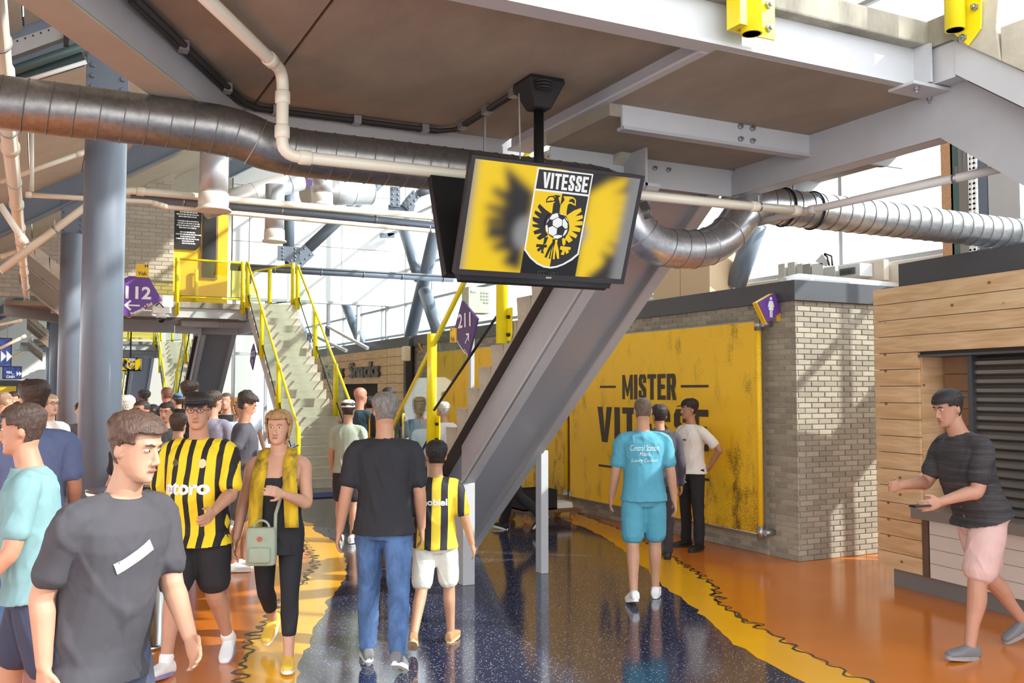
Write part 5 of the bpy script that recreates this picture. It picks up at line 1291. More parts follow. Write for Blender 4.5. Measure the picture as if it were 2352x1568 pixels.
# ================================================================ far snack kiosk
kt2 = thing('snack_kiosk', 'pine kiosk with raised dark letters behind the middle stairs', 'kiosk', (7.2, 23, 0))
z = 2.82; r = 0
while z > 0.1:
    z0 = max(0.05, z - 0.2)
    segs = [(19.45, 20.68), (20.7, 24.6), (24.62, 28.2)]
    for a, b in segs:
        if z0 < 2.0 and z > 1.02:
            for c, d in ((a, min(b, 21.35)), (max(a, 24.2), b)):
                if d - c > 0.05: MB().box(7.2, 7.24, c, d, z0 + 0.004, z - 0.004).build('plank', WOODS[r % 3], kt2)
        else: MB().box(7.2, 7.24, a, b, z0 + 0.004, z - 0.004).build('plank', WOODS[r % 3], kt2)
        r += 1
    z -= 0.2
MB().box(7.3, 9.5, 19.5, 28.2, 0, 2.8).build('body', M('kiosk_dark_inside', (52, 40, 36), 0.8), kt2)
MB().box(7.12, 7.32, 21.3, 24.25, 0.98, 1.04).build('counter_top', DARKST, kt2)
MB().box(7.26, 9.5, 19.42, 28.2, 2.82, 3.05).build('fascia', DARKST, kt2)
MB().box(7.15, 7.3, 19.3, 19.44, 0, 2.83).build('corner_post', M('dark_post', (60, 50, 46), 0.5), kt2)
a, b = on(770, 850, 0, 7.17), on(863, 850, 0, 7.17)
sh = fit(text_shape('Frites  Snacks', bold=0.025), 4.9, 0.40)
for s, off in (('Frites', -1), ('Snacks', 1)):
    pass
mbt = MB(); vs2, fs2 = sh; yc_ = 23.55
base_ = [Vector((7.18, yc_ - x, 2.37 + y)) for x, y in vs2]
mbt.add(base_, fs2); mbt.add([p + Vector((-0.05, 0, 0)) for p in base_], fs2)
mbt.build('lettering', M('letter_grey', (96, 92, 88), 0.5), kt2)
t = thing('wall_lamp', 'small cream wall light on the edge of the snack kiosk', 'lamp', on(935, 815, 0, 7.1)); c = on(935, 812, 0, 7.1)
MB().box(7.02, 7.15, c.y - 0.09, c.y + 0.09, c.z - 0.16, c.z + 0.16).build('body', M('lamp_cream', (226, 204, 166), 0.5), t, 0.01); MB().box(7.0, 7.02, c.y - 0.07, c.y + 0.07, c.z - 0.14, c.z + 0.14).build('front_plate', CREAM, t)
for i, ((x0, y0), (x1, y1)) in enumerate((((752, 749), (845, 800)), ((710, 765), (796, 806)))):
    a, b = on(x0, y0, 0, 7.6), on(x1, y1, 0, 7.0)
    t = thing('awning_arm', ('metal awning arm above the snack kiosk, right one', 'metal awning arm above the snack kiosk, left one')[i], 'awning arm', b, 'awning arms'); MB().bar(a, b, 0.07, 0.07).build('arm', STEELW, t); MB().box(a.x - 0.05, a.x + 0.05, a.y - 0.06, a.y + 0.06, a.z - 0.3, a.z).build('motor_box', DARKST, t)
# toilet door with pictogram on the brick wall by the stair post
a, b = on(1028, 1000, 0, 7.36), on(1000, 822, 0, 7.36)
d3 = struct('door_3', MB().box(7.34, 7.4, a.y, b.y + 0.2, 0.0, 2.25), M('dark_door', (108, 98, 88), 0.5))
mb = MB(); c = Vector((7.33, (a.y + b.y) / 2 + 0.1, 1.95))
mb.poly([c + Vector((0, 0.055 * math.cos(g), 0.2 + 0.055 * math.sin(g))) for g in [2 * math.pi * i / 16 for i in range(16)]])
for q in ([(-0.1, 0.12), (0.1, 0.12), (0.1, -0.1), (-0.1, -0.1)], [(-0.08, -0.1), (-0.01, -0.1), (-0.01, -0.42), (-0.08, -0.42)], [(0.01, -0.1), (0.08, -0.1), (0.08, -0.42), (0.01, -0.42)]): mb.poly([c + Vector((0, u, v)) for u, v in q])
mb.build('pictogram', SIGNW, d3)
MB().box(7.32, 7.34, a.y + 0.15, a.y + 0.3, 0.95, 1.6).build('push_plate', SIGNY, d3)

# ================================================================ standing table, bin, trolley
c = Vector((0.82, 8.9, 0)); c = on(298, 1122, 2, 1.06); c.z = 0
t = thing('standing_table', 'round stainless standing table beside the nearest column', 'table', c)
MB().lathe([(0.0, 1.0), (0.3, 1.0), (0.33, 1.02), (0.33, 1.06), (0.3, 1.065), (0.0, 1.065)], c, 40).build('table_top', CHROME, t)
MB().lathe([(0.05, 0.02), (0.05, 1.0)], c, 24).build('pedestal', CHROME, t); MB().lathe([(0.22, 0), (0.22, 0.02), (0.06, 0.04)], c, 32).build('foot', CHROME, t)
c = on(338, 1484, 2, 0.0)
t = thing('standing_table', 'silver drum pedestal table behind the people at lower left', 'table', c)
MB().lathe([(0.16, 0.0), (0.165, 0.03), (0.15, 0.035), (0.15, 1.0)], c, 40).build('drum', CHROME, t)
MB().lathe([(0.0, 1.0), (0.32, 1.0), (0.35, 1.015), (0.35, 1.045), (0.0, 1.05)], c, 48).build('table_top', BLACKM, t)
MB().lathe([(0.345, 1.01), (0.358, 1.013), (0.358, 1.04), (0.345, 1.044)], c, 48).build('edge_band', CHROME, t)
c = G(1240, 1168); c = Vector((6.5, 11.9, 0))
t = thing('trolley', 'small flat trolley with crates under the large staircase', 'trolley', c)
MB().box(c.x - 0.45, c.x + 0.45, c.y - 0.3, c.y + 0.3, 0.13, 0.17).build('platform', M('trolley_wood', (120, 84, 54), 0.6), t, 0.005)
for sx in (-0.38, 0.38):
    for sy in (-0.24, 0.24):
        wv = MB().tube([(c.x + sx, c.y + sy - 0.018, 0.06), (c.x + sx, c.y + sy + 0.018, 0.06)], 0.06, 16).build('wheel', M('wheel_orange', (190, 120, 60), 0.5), t)
        MB().bar((c.x + sx, c.y + sy, 0.06), (c.x + sx, c.y + sy, 0.13), 0.05, 0.05).build('caster_fork', ZINC, wv)
t = thing('crate', 'dark plastic crate on the flat trolley', 'crate', c + Vector((-0.15, 0, 0.17)))
for (u0, u1, v0, v1) in ((-0.42, -0.4, -0.22, 0.22), (0.1, 0.12, -0.22, 0.22), (-0.4, 0.1, -0.22, -0.2), (-0.4, 0.1, 0.2, 0.22)): MB().box(c.x + u0, c.x + u1, c.y + v0, c.y + v1, 0.17, 0.45).build('side', BLACKM, t)
MB().box(c.x - 0.42, c.x + 0.12, c.y - 0.22, c.y + 0.22, 0.17, 0.19).build('bottom', BLACKM, t)
t = thing('paper_stack', 'stack of white papers on the flat trolley', 'papers', c + Vector((0.28, 0, 0.17)))
for k in range(3): MB().box(c.x + 0.15, c.x + 0.42, c.y - 0.15 + 0.01 * k, c.y + 0.15, 0.17 + 0.025 * k, 0.193 + 0.025 * k).build('sheet_bundle', WHITE, t)
c = G(745, 1138)
t = thing('floor_mat', 'dark blue mat at the foot of the middle staircase', 'mat', c); MB().box(c.x - 0.75, c.x + 0.75, c.y - 0.35, c.y + 0.35, 0.003, 0.02).build('pile', M('blue_mat', (40, 52, 110), 0.9), t, 0.004); MB().box(c.x - 0.78, c.x + 0.78, c.y - 0.38, c.y + 0.38, 0.002, 0.01).build('rubber_edge', BLACKM, t)
# ================================================================ people
def catmull(P, n):
    P = np.array(P, float); m = len(P)
    if m == 2: return np.array([P[0] + (P[1] - P[0]) * t for t in np.linspace(0, 1, n)])
    Q = np.vstack([2 * P[0] - P[1], P, 2 * P[-1] - P[-2]]); out_ = []
    for t in np.linspace(0, m - 1 - 1e-6, n):
        i = int(t); u = t - i; a, b, c, d = Q[i:i + 4]
        out_.append(0.5 * (2 * b + (c - a) * u + (2 * a - 5 * b + 4 * c - d) * u * u + (3 * b - a - 3 * c + d) * u ** 3))
    return np.array(out_)
def loft(mb, rings):
    """rings: list of (centre, axis a, axis b, ra, rb, squareness)"""
    n = 20; vs = []
    for c, a, b, ra, rb, e in rings:
        for k in range(n):
            g = 2 * math.pi * k / n; cs, sn = math.cos(g), math.sin(g)
            vs.append(np.array(c) + np.array(a) * (ra * math.copysign(abs(cs) ** e, cs)) + np.array(b) * (rb * math.copysign(abs(sn) ** e, sn)))
    m = len(rings)
    fs = [(i * n + k, i * n + (k + 1) % n, (i + 1) * n + (k + 1) % n, (i + 1) * n + k) for i in range(m - 1) for k in range(n)]
    fs += [tuple(range(n))[::-1], tuple((m - 1) * n + k for k in range(n))]
    mb.add(vs, fs, True)
def limb(mb, pts, rad, n=14, seg=14):
    P = catmull(pts, n); rr = np.interp(np.linspace(0, len(rad) - 1, n), range(len(rad)), rad)
    # rounded ends
    d0 = P[0] - P[1]; d0 /= np.linalg.norm(d0) + 1e-9; d1 = P[-1] - P[-2]; d1 /= np.linalg.norm(d1) + 1e-9
    P = np.vstack([P[0] + d0 * rr[0] * 0.7, P[0] + d0 * rr[0] * 0.45, P, P[-1] + d1 * rr[-1] * 0.45, P[-1] + d1 * rr[-1] * 0.7])
    rr = np.concatenate([[rr[0] * 0.35, rr[0] * 0.8], rr, [rr[-1] * 0.8, rr[-1] * 0.35]])
    mb.tube([Vector(p) for p in P], list(rr), seg)
def remeshed(mb, voxel, smooth=4, fac=0.5):
    me = mb.mesh('raw'); ob = bpy.data.objects.new('raw', me); COL.objects.link(ob)
    r = ob.modifiers.new('r', 'REMESH'); r.mode = 'VOXEL'; r.voxel_size = voxel; r.use_smooth_shade = True
    if smooth:
        s = ob.modifiers.new('s', 'SMOOTH'); s.iterations = smooth; s.factor = fac
    dg = bpy.context.evaluated_depsgraph_get()
    res = bpy.data.meshes.new_from_object(ob.evaluated_get(dg))
    bpy.data.objects.remove(ob); bpy.data.meshes.remove(me)
    res.polygons.foreach_set('use_smooth', [True] * len(res.polygons))
    return res
def get_co(me):
    a = np.empty(len(me.vertices) * 3, np.float32); me.vertices.foreach_get('co', a); return a.reshape(-1, 3)
def fold(me, amp, scale=(17, 17, 8), seed=0):
    """soft cloth folds pushed along the normals"""
    co = get_co(me); nn = np.empty(len(me.vertices) * 3, np.float32); me.vertex_normals.foreach_get('vector', nn); nn = nn.reshape(-1, 3)
    rs = np.random.RandomState(seed); d = np.zeros(len(co))
    for k in range(7):
        w_ = rs.uniform(0.5, 1.6) * np.array(scale) * rs.choice([-1, 1], 3); ph = rs.uniform(0, 6.28)
        q = co @ w_ + 1.3 * np.sin(co @ (rs.uniform(2, 6, 3)) + rs.uniform(0, 6)) + ph
        d += (1 - np.abs(np.sin(q))) ** 2 - 0.35
    co += nn * ((np.clip(d / 2.6, -0.25, 1.6) - 0.1) * amp)[:, None]
    me.vertices.foreach_set('co', co.astype(np.float32).ravel()); me.update()
SKIN = {}
def skin(c, name='skin'):
    if c not in SKIN:
        m = M(name, tuple(int(v * k) for v, k in zip(c, (0.93, 0.90, 0.88))), 0.5, var=0.06, scale=14); b = m.node_tree.nodes['Principled BSDF']; b.inputs['Subsurface Weight'].default_value = 0.0
        SKIN[c] = m
    return SKIN[c]
CLO = {}
def cloth(c, rough=0.85):
    k = ('c', c)
    if k not in CLO: CLO[k] = M('cloth', c, rough, var=0.07, scale=9, bump=0.06, bscale=240)
    return CLO[k]
def striped(a, b, period=0.075, duty=0.5, off=0.0):
    k = ('s', a, b, period, duty, off)
    if k in CLO: return CLO[k]
    m = M('striped_jersey', a, 0.7); t = m.node_tree; p = t.nodes['Principled BSDF']
    tc = t.nodes.new('ShaderNodeTexCoord'); sx = t.nodes.new('ShaderNodeSeparateXYZ'); at = t.nodes.new('ShaderNodeAttribute'); at.attribute_name = 'stripe'
    ad = t.nodes.new('ShaderNodeMath'); ad.operation = 'ADD'; ad.inputs[1].default_value = off + 10 * period
    mo = t.nodes.new('ShaderNodeMath'); mo.operation = 'MODULO'; mo.inputs[1].default_value = period
    lt = t.nodes.new('ShaderNodeMath'); lt.operation = 'LESS_THAN'; lt.inputs[1].default_value = period * duty
    mx = t.nodes.new('ShaderNodeMixRGB'); mx.inputs[1].default_value = lin(a); mx.inputs[2].default_value = lin(b)
    t.links.new(at.outputs['Fac'], ad.inputs[0]); t.links.new(ad.outputs[0], mo.inputs[0]); t.links.new(mo.outputs[0], lt.inputs[0]); t.links.new(lt.outputs[0], mx.inputs[0]); t.links.new(mx.outputs[0], p.inputs['Base Color'])
    CLO[k] = m; return m
HAIRM = {}
def hairm(c):
    if c not in HAIRM: HAIRM[c] = M('hair', c, 0.55, var=0.45, scale=60, stretch=(1, 1, 0.35), bump=0.8, bscale=120)
    return HAIRM[c]
EYEW = M('eye_white', (225, 222, 216), 0.2); EYED = M('iris', (52, 40, 30), 0.2); LIP = M('lips', (168, 104, 92), 0.5)
def _pos(px, dep):
    """ground point at a picture column, dep metres from the viewer"""
    d = ray(px, 897); k = dep / (d.x * math.sin(YAW) + d.y * math.cos(YAW)); return Vector((d.x * k, d.y * k, 0))
def nrm(v): v = np.array(v, float); return v / (np.linalg.norm(v) + 1e-9)
def rotx(v, a): c, s = math.cos(a), math.sin(a); return np.array([v[0], v[1] * c - v[2] * s, v[1] * s + v[2] * c])

HEADR = [(-0.116, 0.020, 0.074, 0.030), (-0.108, 0.036, 0.088, 0.006), (-0.09, 0.050, 0.094, -0.025), (-0.06, 0.061, 0.091, -0.058), (-0.03, 0.067, 0.088, -0.078), (0.0, 0.072, 0.087, -0.092), (0.03, 0.0755, 0.090, -0.098), (0.06, 0.0745, 0.086, -0.097), (0.085, 0.064, 0.068, -0.083), (0.104, 0.043, 0.042, -0.055), (0.113, 0.022, 0.014, -0.026)]
def person(name, label, px=None, pos=None, yaw=0.0, h=1.8, legs=((0, 0), (0, 0)), arms=((8, 10, 15, 20), (8, 10, 15, 20)), lean=0, head=(0, 0), build=1.0, belly=0.0, female=False,
           skin_c=(214, 168, 140), hair=None, hair_c=(60, 46, 36), top=None, bottom=None, shoes=None, cap=None, glasses=False, beard=None, voxel=0.007, group=None, sit=0.0, feet=None, fold_amp=0.0115, seed=0, hands=True, splay=0, socks=None):
    """yaw: 0 looks away from the viewer's right-hand wall axis (+y); positive turns left. legs: (hip, knee, ankle lift) per side L, R in degrees.
    arms: (forward, outward, elbow, inward) per side L, R"""
    s = h / 1.8; bl = build
    base = Vector(pos) if pos is not None else G(*px)
    t = thing(name, label, 'person', base, group)
    cz, sz = math.cos(yaw), math.sin(yaw)
    RZ = np.array([[cz, -sz, 0], [sz, cz, 0], [0, 0, 1]])
    bv = np.array(base)
    # --- skeleton in the local frame (x right, y forward, z up), hips at the origin
    J = {}; low = []
    for i, sd in enumerate((-1, 1)):
        hp, kn = R(legs[i][0]), R(legs[i][1]); ab = R(legs[i][2]) if len(legs[i]) > 2 else 0.03
        hj = np.array([sd * 0.092 * s * (1.05 if female else 1), 0, 0])
        d1 = np.array([sd * math.sin(ab), math.sin(hp) * math.cos(ab), -math.cos(hp) * math.cos(ab)]); k = hj + d1 * 0.435 * s
        d2 = np.array([sd * math.sin(ab) * 0.6, math.sin(hp - kn), -math.cos(hp - kn)]); d2 = nrm(d2); a = k + d2 * 0.415 * s
        fa = (hp - kn) * 0.75 if (hp - kn) < -0.25 else max(0, (hp - kn) * 0.6)
        toe = np.array([sd * 0.18, math.cos(fa), math.sin(fa)]); toe = nrm(toe)
        up = np.array([0, -math.sin(fa), math.cos(fa)])
        J[i] = (hj, k, a, toe, up); low.append(min((a - up * 0.085 * s)[2], (a + toe * 0.16 * s - up * 0.075 * s)[2], (a + toe * 0.08 * s - up * 0.085 * s)[2]))
    hz = -min(low)
    L_ = R(lean)
    def S(x, y, z):                                          # spine space: upright hips, leaning chest
        q = np.clip((z + .02) / .2, 0, 1); q = q * q * (3 - 2 * q)
        return rotx(np.array([x, y, z]) * s, -L_ * q)
    up = rotx(np.array([0, 0, 1.0]), -L_); fw = rotx(np.array([0, 1.0, 0]), -L_); rt = np.array([1.0, 0, 0])
    off = np.array([0, 0, hz])
    W = lambda p: RZ @ (np.array(p) + off) + bv
    # --- rings of the trunk
    w_ = 0.93 if female else 1.0
    T = [(-0.09, .10, .085, 0, .9), (-0.03, .158 * (1.06 if female else 1), .112, -.005, .85), (.03, .168 * (1.06 if female else 1), .118, -.006, .85), (.12, .150 * w_, .108 + belly * .6, .002 + belly * .4, .9), (.20, .148 * w_, .110 + belly, .004 + belly * .6, .9), (.30, .160 * w_, .118 + belly * .7 + (.012 if female else 0), .006 + belly * .4 + (.014 if female else 0), .85), (.40, .176 * w_, .118, .006, .8), (.47, .178 * w_, .108, .0, .8), (.52, .150 * w_, .090, -.006, .9), (.555, .095, .070, -.008, 1), (.575, .062, .060, -.004, 1)]
    TT = [(z, rx * bl, ry * bl, y, e) for z, rx, ry, y, e in T]
    body = MB()
    loft(body, [(W(S(0, y, z)), RZ @ rt, RZ @ fw, rx * s, ry * s, e) for z, rx, ry, y, e in TT])
    neck0, neck1 = S(0, -.006, .555), S(0, .012, .665)
    hy, hp_ = R(head[0]), R(head[1])
    hc = S(0, .018, .758)
    # head axes
    hf = np.array([-math.sin(hy) * math.cos(hp_), math.cos(hy) * math.cos(hp_), math.sin(hp_)]); hf = rotx(hf, -L_ * 0.4); hr = nrm(np.cross(hf, [0, 0, 1])); hu = np.cross(hr, hf)
    hs = s ** 0.55 * (0.96 if female else 1.0)
    HP = lambda x, y, z: hc + (hr * x + hf * y + hu * z) * hs
    limb(body, [W(neck0), W(neck1), W(HP(0, -.018, -.04))], [.062 * s * bl ** .5, .055 * s * bl ** .5, .056 * s], 8, 16)
    loft(body, [(W(HP(0, (f_ + b_) / 2, z)), RZ @ hr, RZ @ hf, wd * hs, (f_ - b_) / 2 * hs, .9) for z, wd, f_, b_ in HEADR])
    limb(body, [W(HP(0, .088, .018)), W(HP(0, .104, -.018)), W(HP(0, .108, -.032))], [.0075 * hs, .0115 * hs, .0135 * hs], 6, 8)
    for sd in (-1, 1):
        Mx = Matrix([list(RZ @ hr), list(RZ @ hf), list(RZ @ hu)]).transposed()
        body.ball(W(HP(sd * .0755, -.012, -.008)), (.010 * hs, .019 * hs, .031 * hs), 10, 8, Mx)
        body.ball(W(HP(sd * .012, .100, -.037)), .009 * hs, 8, 6)
    body.ball(W(HP(0, .083, -.098)), .017 * hs, 10, 8); body.ball(W(HP(0, .0905, -.060)), (.022 * hs, .008 * hs, .010 * hs), 10, 6, Mx)
    body.ball(W(HP(0, .080, .036)), (.052 * hs, .016 * hs, .010 * hs), 12, 6, Mx)
    # --- arms
    A = {}
    for i, sd in enumerate((-1, 1)):
        fl, ab, el, inw = [R(v) for v in arms[i][:4]]
        sh = S(sd * .186 * w_ * (0.5 + bl * .5), -.008, .485)
        u = nrm(np.array([sd * math.sin(ab), math.sin(fl) * math.cos(ab), -math.cos(fl) * math.cos(ab)])); u = rotx(u, -L_ * 0.5)
        e_ = sh + u * .285 * s
        wdir = np.array([-sd * math.sin(inw), math.cos(inw), 0.0]); wdir = nrm(wdir - u * wdir.dot(u))
        f_ = nrm(u * math.cos(el) + wdir * math.sin(el)); wr = e_ + f_ * .255 * s
        A[i] = (sh, u, e_, f_, wr, wdir, sd)
        limb(body, [W(S(sd * .07, -.008, .515)), W(sh), W(sh + u * .12 * s), W(e_), W(e_ + f_ * .07 * s), W(wr)], [.058 * s * bl, .056 * s * bl, .049 * s * bl, .040 * s * bl, .041 * s * bl, .028 * s], 20, 14)
        # hand: palm, four fingers, thumb
        if len(arms[i]) > 4: f2 = nrm(f_ + np.array(arms[i][4]))
        else: f2 = f_
        pn = nrm(np.cross(f2, [1.0, 0, 0]) if abs(f2[0]) < .9 else np.cross(f2, [0, 1.0, 0]))
        side = nrm(np.array([-sd, 0.0, 0]) - f2 * np.array([-sd, 0.0, 0]).dot(f2))      # palm looks to the body
        across = nrm(np.cross(f2, side)); 
        if across[1] < 0: across = -across                                            # thumb side looks forward
        palm_n = side
        P0 = wr; P1 = wr + f2 * .085 * s
        loft(body, [(W(P0 - f2 * .01 * s), RZ @ across, RZ @ palm_n, .026 * s, .020 * s, .9), (W(P0 + f2 * .02 * s), RZ @ across, RZ @ palm_n, .034 * s, .018 * s, .8), (W(P0 + f2 * .055 * s), RZ @ across, RZ @ palm_n, .041 * s, .016 * s, .8), (W(P1), RZ @ across, RZ @ palm_n, .040 * s, .013 * s, .8)])
        if hands:
            curl = R(arms[i][5]) if len(arms[i]) > 5 else R(22)
            for j, (o_, ln) in enumerate(((.030, .070), (.0105, .078), (-.0095, .073), (-.029, .057))):
                b0 = P1 - f2 * .012 * s + across * o_ * s; dd_ = f2 + across * o_ * 1.6; q = [b0]; ang = curl * 0.6
                for k2, fr in enumerate((.45, .32, .23)):
                    dq = nrm(dd_ * math.cos(ang) + palm_n * math.sin(ang)); q.append(q[-1] + dq * ln * s * fr * 1.12); ang += curl
                limb(body, [W(p) for p in q], [.0092 * s, .0088 * s, .008 * s, .0066 * s], 9, 8)
            b0 = P0 + f2 * .025 * s + across * .03 * s
            q = [b0, b0 + (f2 * .6 + across * .6 + palm_n * .25) * .036 * s, b0 + (f2 * 1.25 + across * .72 + palm_n * .5) * .045 * s]
            limb(body, [W(p) for p in q], [.0125 * s, .0105 * s, .008 * s], 8, 8)
        else:
            limb(body, [W(P1), W(P1 + f2 * .05 * s + palm_n * .012 * s)], [.03 * s, .022 * s], 5, 8)
        A[i] = A[i] + (f2, across, palm_n, P1)
    # --- legs and feet
    for i, sd in enumerate((-1, 1)):
        hj, k, a, toe, fu = J[i]
        limb(body, [W(hj + np.array([0, 0, .03])), W(hj * .8 + k * .2), W((hj + k) / 2), W(k), W(k * .7 + a * .3 + np.array([0, -.012, 0])), W(k * .35 + a * .65), W(a)], [.088 * s * bl, .086 * s * bl, .072 * s * bl, .054 * s * bl, .055 * s * bl, .043 * s, .036 * s], 24, 14)
        limb(body, [W(a - fu * .02 * s - toe * .03 * s), W(a - fu * .05 * s + toe * .05 * s), W(a - fu * .062 * s + toe * .13 * s)], [.036 * s, .036 * s, .026 * s], 8, 10)
    bm_ = remeshed(body, voxel, 3, 0.5)
    bm_.materials.append(skin(skin_c))
    ob = link('body', bm_, t, (0, 0, 0)); ob.location = -Vector(base)
    def add(nm, mb_or_me, mat, vox=None, sm=5, fo=0.0):
        me = mb_or_me
        if isinstance(mb_or_me, MB):
            me = remeshed(mb_or_me, vox, sm) if vox else mb_or_me.mesh(nm)
        if fo: fold(me, fo, seed=seed + len(nm))
        me.materials.append(mat); me.name = nm
        o = link(nm, me, t, (0, 0, 0)); o.location = -Vector(base); return o
    # --- face
    if voxel < 0.013:
        for sd in (-1, 1):
            e = MB(); c = HP(sd * .031, .0795, .012)
            Mx = Matrix([list(RZ @ hr), list(RZ @ hf), list(RZ @ hu)]).transposed()
            e.ball(W(c), (.0125 * hs, .0095 * hs, .0052 * hs), 12, 8, Mx); o = add('eye', e, EYEW)
            e = MB(); e.ball(W(c + (hf * .0062) * hs), (.0058 * hs, .0042 * hs, .0052 * hs), 10, 6, Mx)
            me = e.mesh('iris'); me.materials.append(EYED); oo = link('iris', me, o, (0, 0, 0)); oo.location = (0, 0, 0)
            e = MB(); e.tube([Vector(W(HP(sd * .016, .0945, .030))), Vector(W(HP(sd * .032, .0925, .036))), Vector(W(HP(sd * .048, .080, .031)))], [.0035 * hs, .0045 * hs, .0025 * hs], 8); add('eyebrow', e, hairm(hair_c if hair not in (None, 'bald') else (96, 78, 62)))
        e = MB(); e.ball(W(HP(0, .0975, -.0615)), (.022 * hs, .004 * hs, .0065 * hs), 12, 6, Mx); add('lips', e, LIP)
    # --- hair
    def head_shell(grow, keep, lo_=-0.116, nseg=60, nz=40, bump_=0.0):
        zs = np.linspace(lo_, 0.113, nz); A_ = np.array(HEADR); vs = []; ok = []
        for z in zs:
            wd, f_, b_ = [np.interp(z, A_[:, 0], A_[:, j]) for j in (1, 2, 3)]
            for k in range(nseg):
                g = 2 * math.pi * k / nseg; cx, sy = math.cos(g), math.sin(g); gy = grow(z, sy) if callable(grow) else grow
                x = (wd + gy) * cx; y = (f_ + b_) / 2 + ((f_ - b_) / 2 + gy) * sy
                nb = bump_ * noise.noise((x * 60, y * 60, z * 60 + seed)) if bump_ else 0
                vs.append(W(HP(x * (1 + nb * 8), y * (1 + nb * 8), z * (1 + gy * 0.9 / 0.113) + (nb if z > 0.03 else 0)))); ok.append(keep(x / 0.075, sy, z))
        mb = MB(); fs = []
        for i in range(nz - 1):
            for k in range(nseg):
                q = (i * nseg + k, i * nseg + (k + 1) % nseg, (i + 1) * nseg + (k + 1) % nseg, (i + 1) * nseg + k)
                if sum(ok[j] for j in q) >= 3: fs.append(q)
        fs.append(tuple((nz - 1) * nseg + k for k in range(nseg)))
        mb.add(vs, fs, True); return mb
    def shell_obj(nm, mb, mat, thick):
        o = add(nm, mb, mat); m_ = o.modifiers.new('thick', 'SOLIDIFY'); m_.thickness = thick; m_.offset = -1; return o
    line = lambda x, sy, z: z > (0.062 if sy > 0.55 else (0.02 if sy > 0.05 else (-0.012 if sy > -0.35 else -0.062)))
    if hair == 'short': shell_obj('hair', head_shell(lambda z, sy: .006 + .012 * max(0, min(1, (z + .02) / .08)), line, bump_=.004), hairm(hair_c), .012)
    elif hair == 'thick': shell_obj('hair', head_shell(lambda z, sy: .005 + .022 * max(0, min(1, (z - .0) / .07)), line, bump_=.007), hairm(hair_c), .014)
    elif hair == 'buzz': shell_obj('hair', head_shell(.0035, line), hairm(hair_c), .006)
    elif hair == 'ring': shell_obj('hair', head_shell(.004, lambda x, sy, z: line(x, sy, z) and z < .045 and sy < .3), hairm(hair_c), .006)
    elif hair in ('bob', 'bun', 'long'):
        lw = {'bob': -.1, 'bun': -.07, 'long': -.116}[hair]
        shell_obj('hair', head_shell(lambda z, sy: .012 + (.012 if hair != 'bun' else 0), lambda x, sy, z: z > (0.066 if sy > 0.45 else (0.03 if sy > .2 else (lw if sy < -.05 else min(-.05, lw + .04) if hair != 'bun' else -.01))), bump_=.006), hairm(hair_c), .016)
        if hair == 'bun':
            b_ = MB(); b_.ball(W(HP(0, -.105, .085)), .042 * hs, 14, 10); add('hair_bun', b_, hairm(hair_c))
    if beard:
        shell_obj('beard', head_shell(.006, lambda x, sy, z: z < -.035 and sy > -.1 and not (z > -.075 and abs(x) < .28 and sy > .6 and z < -.045)), hairm(beard), .008)
    if cap:
        cc, back, lw_ = cap[0], cap[1] if len(cap) > 1 else False, 0.048
        o = shell_obj('cap', head_shell(lambda z, sy: .016 if z < .08 else .02, lambda x, sy, z: z > lw_ - (.02 if sy < 0 else 0)), cloth(cc, .7), .008)
        sg = -1 if back else 1; yb_ = .095 if sg > 0 else -.105
        br_ = MB(); out_ = []
        for k in range(13):
            g = math.pi * k / 12; out_.append((math.cos(g) * .072, yb_ + sg * (math.sin(g) * .075 - .012), .05 - .012 * math.sin(g)))
        br_.prism([Vector(W(HP(*p))) for p in out_], Vector(RZ @ hu) * .006); add('cap_brim', br_, cloth(cc, .7))
    if glasses:
        g_ = MB()
        for sd in (-1, 1):
            g_.tube([Vector(W(HP(sd * .031 + .021 * math.cos(a), .101, .012 + .015 * math.sin(a)))) for a in [2 * math.pi * i / 16 for i in range(17)]], .0018 * hs, 6, False)
            g_.tube([Vector(W(HP(sd * .052, .1, .016))), Vector(W(HP(sd * .078, .03, .012))), Vector(W(HP(sd * .079, -.01, .005)))], .0018 * hs, 6)
        g_.tube([Vector(W(HP(-.01, .103, .014))), Vector(W(HP(.01, .103, .014)))], .0018 * hs, 6); add('glasses', g_, BLACK)
    cv = max(voxel * 1.25, .009)
    # --- trousers, shorts or leggings
    if bottom:
        kind, bc = bottom[0], bottom[1]
        m_ = MB(); gr = {'trousers': .014, 'jeans': .012, 'shorts': .026, 'leggings': .005, 'capri': .006}[kind]
        top_z = bottom[2] if len(bottom) > 2 else .13
        zs = [(-0.098, .108, .104, -.004, .95)] + [x for x in TT if -.05 < x[0] < top_z] + [(top_z, .152 * bl * w_, .112 * bl + belly * .6, .002 + belly * .3, .9)]
        loft(m_, [(W(S(0, y, z)), RZ @ rt, RZ @ fw, (rx + min(gr, .014) * .6 + .005) * s, (ry + min(gr, .014) * .6 + .009) * s, e) for z, rx, ry, y, e in zs])
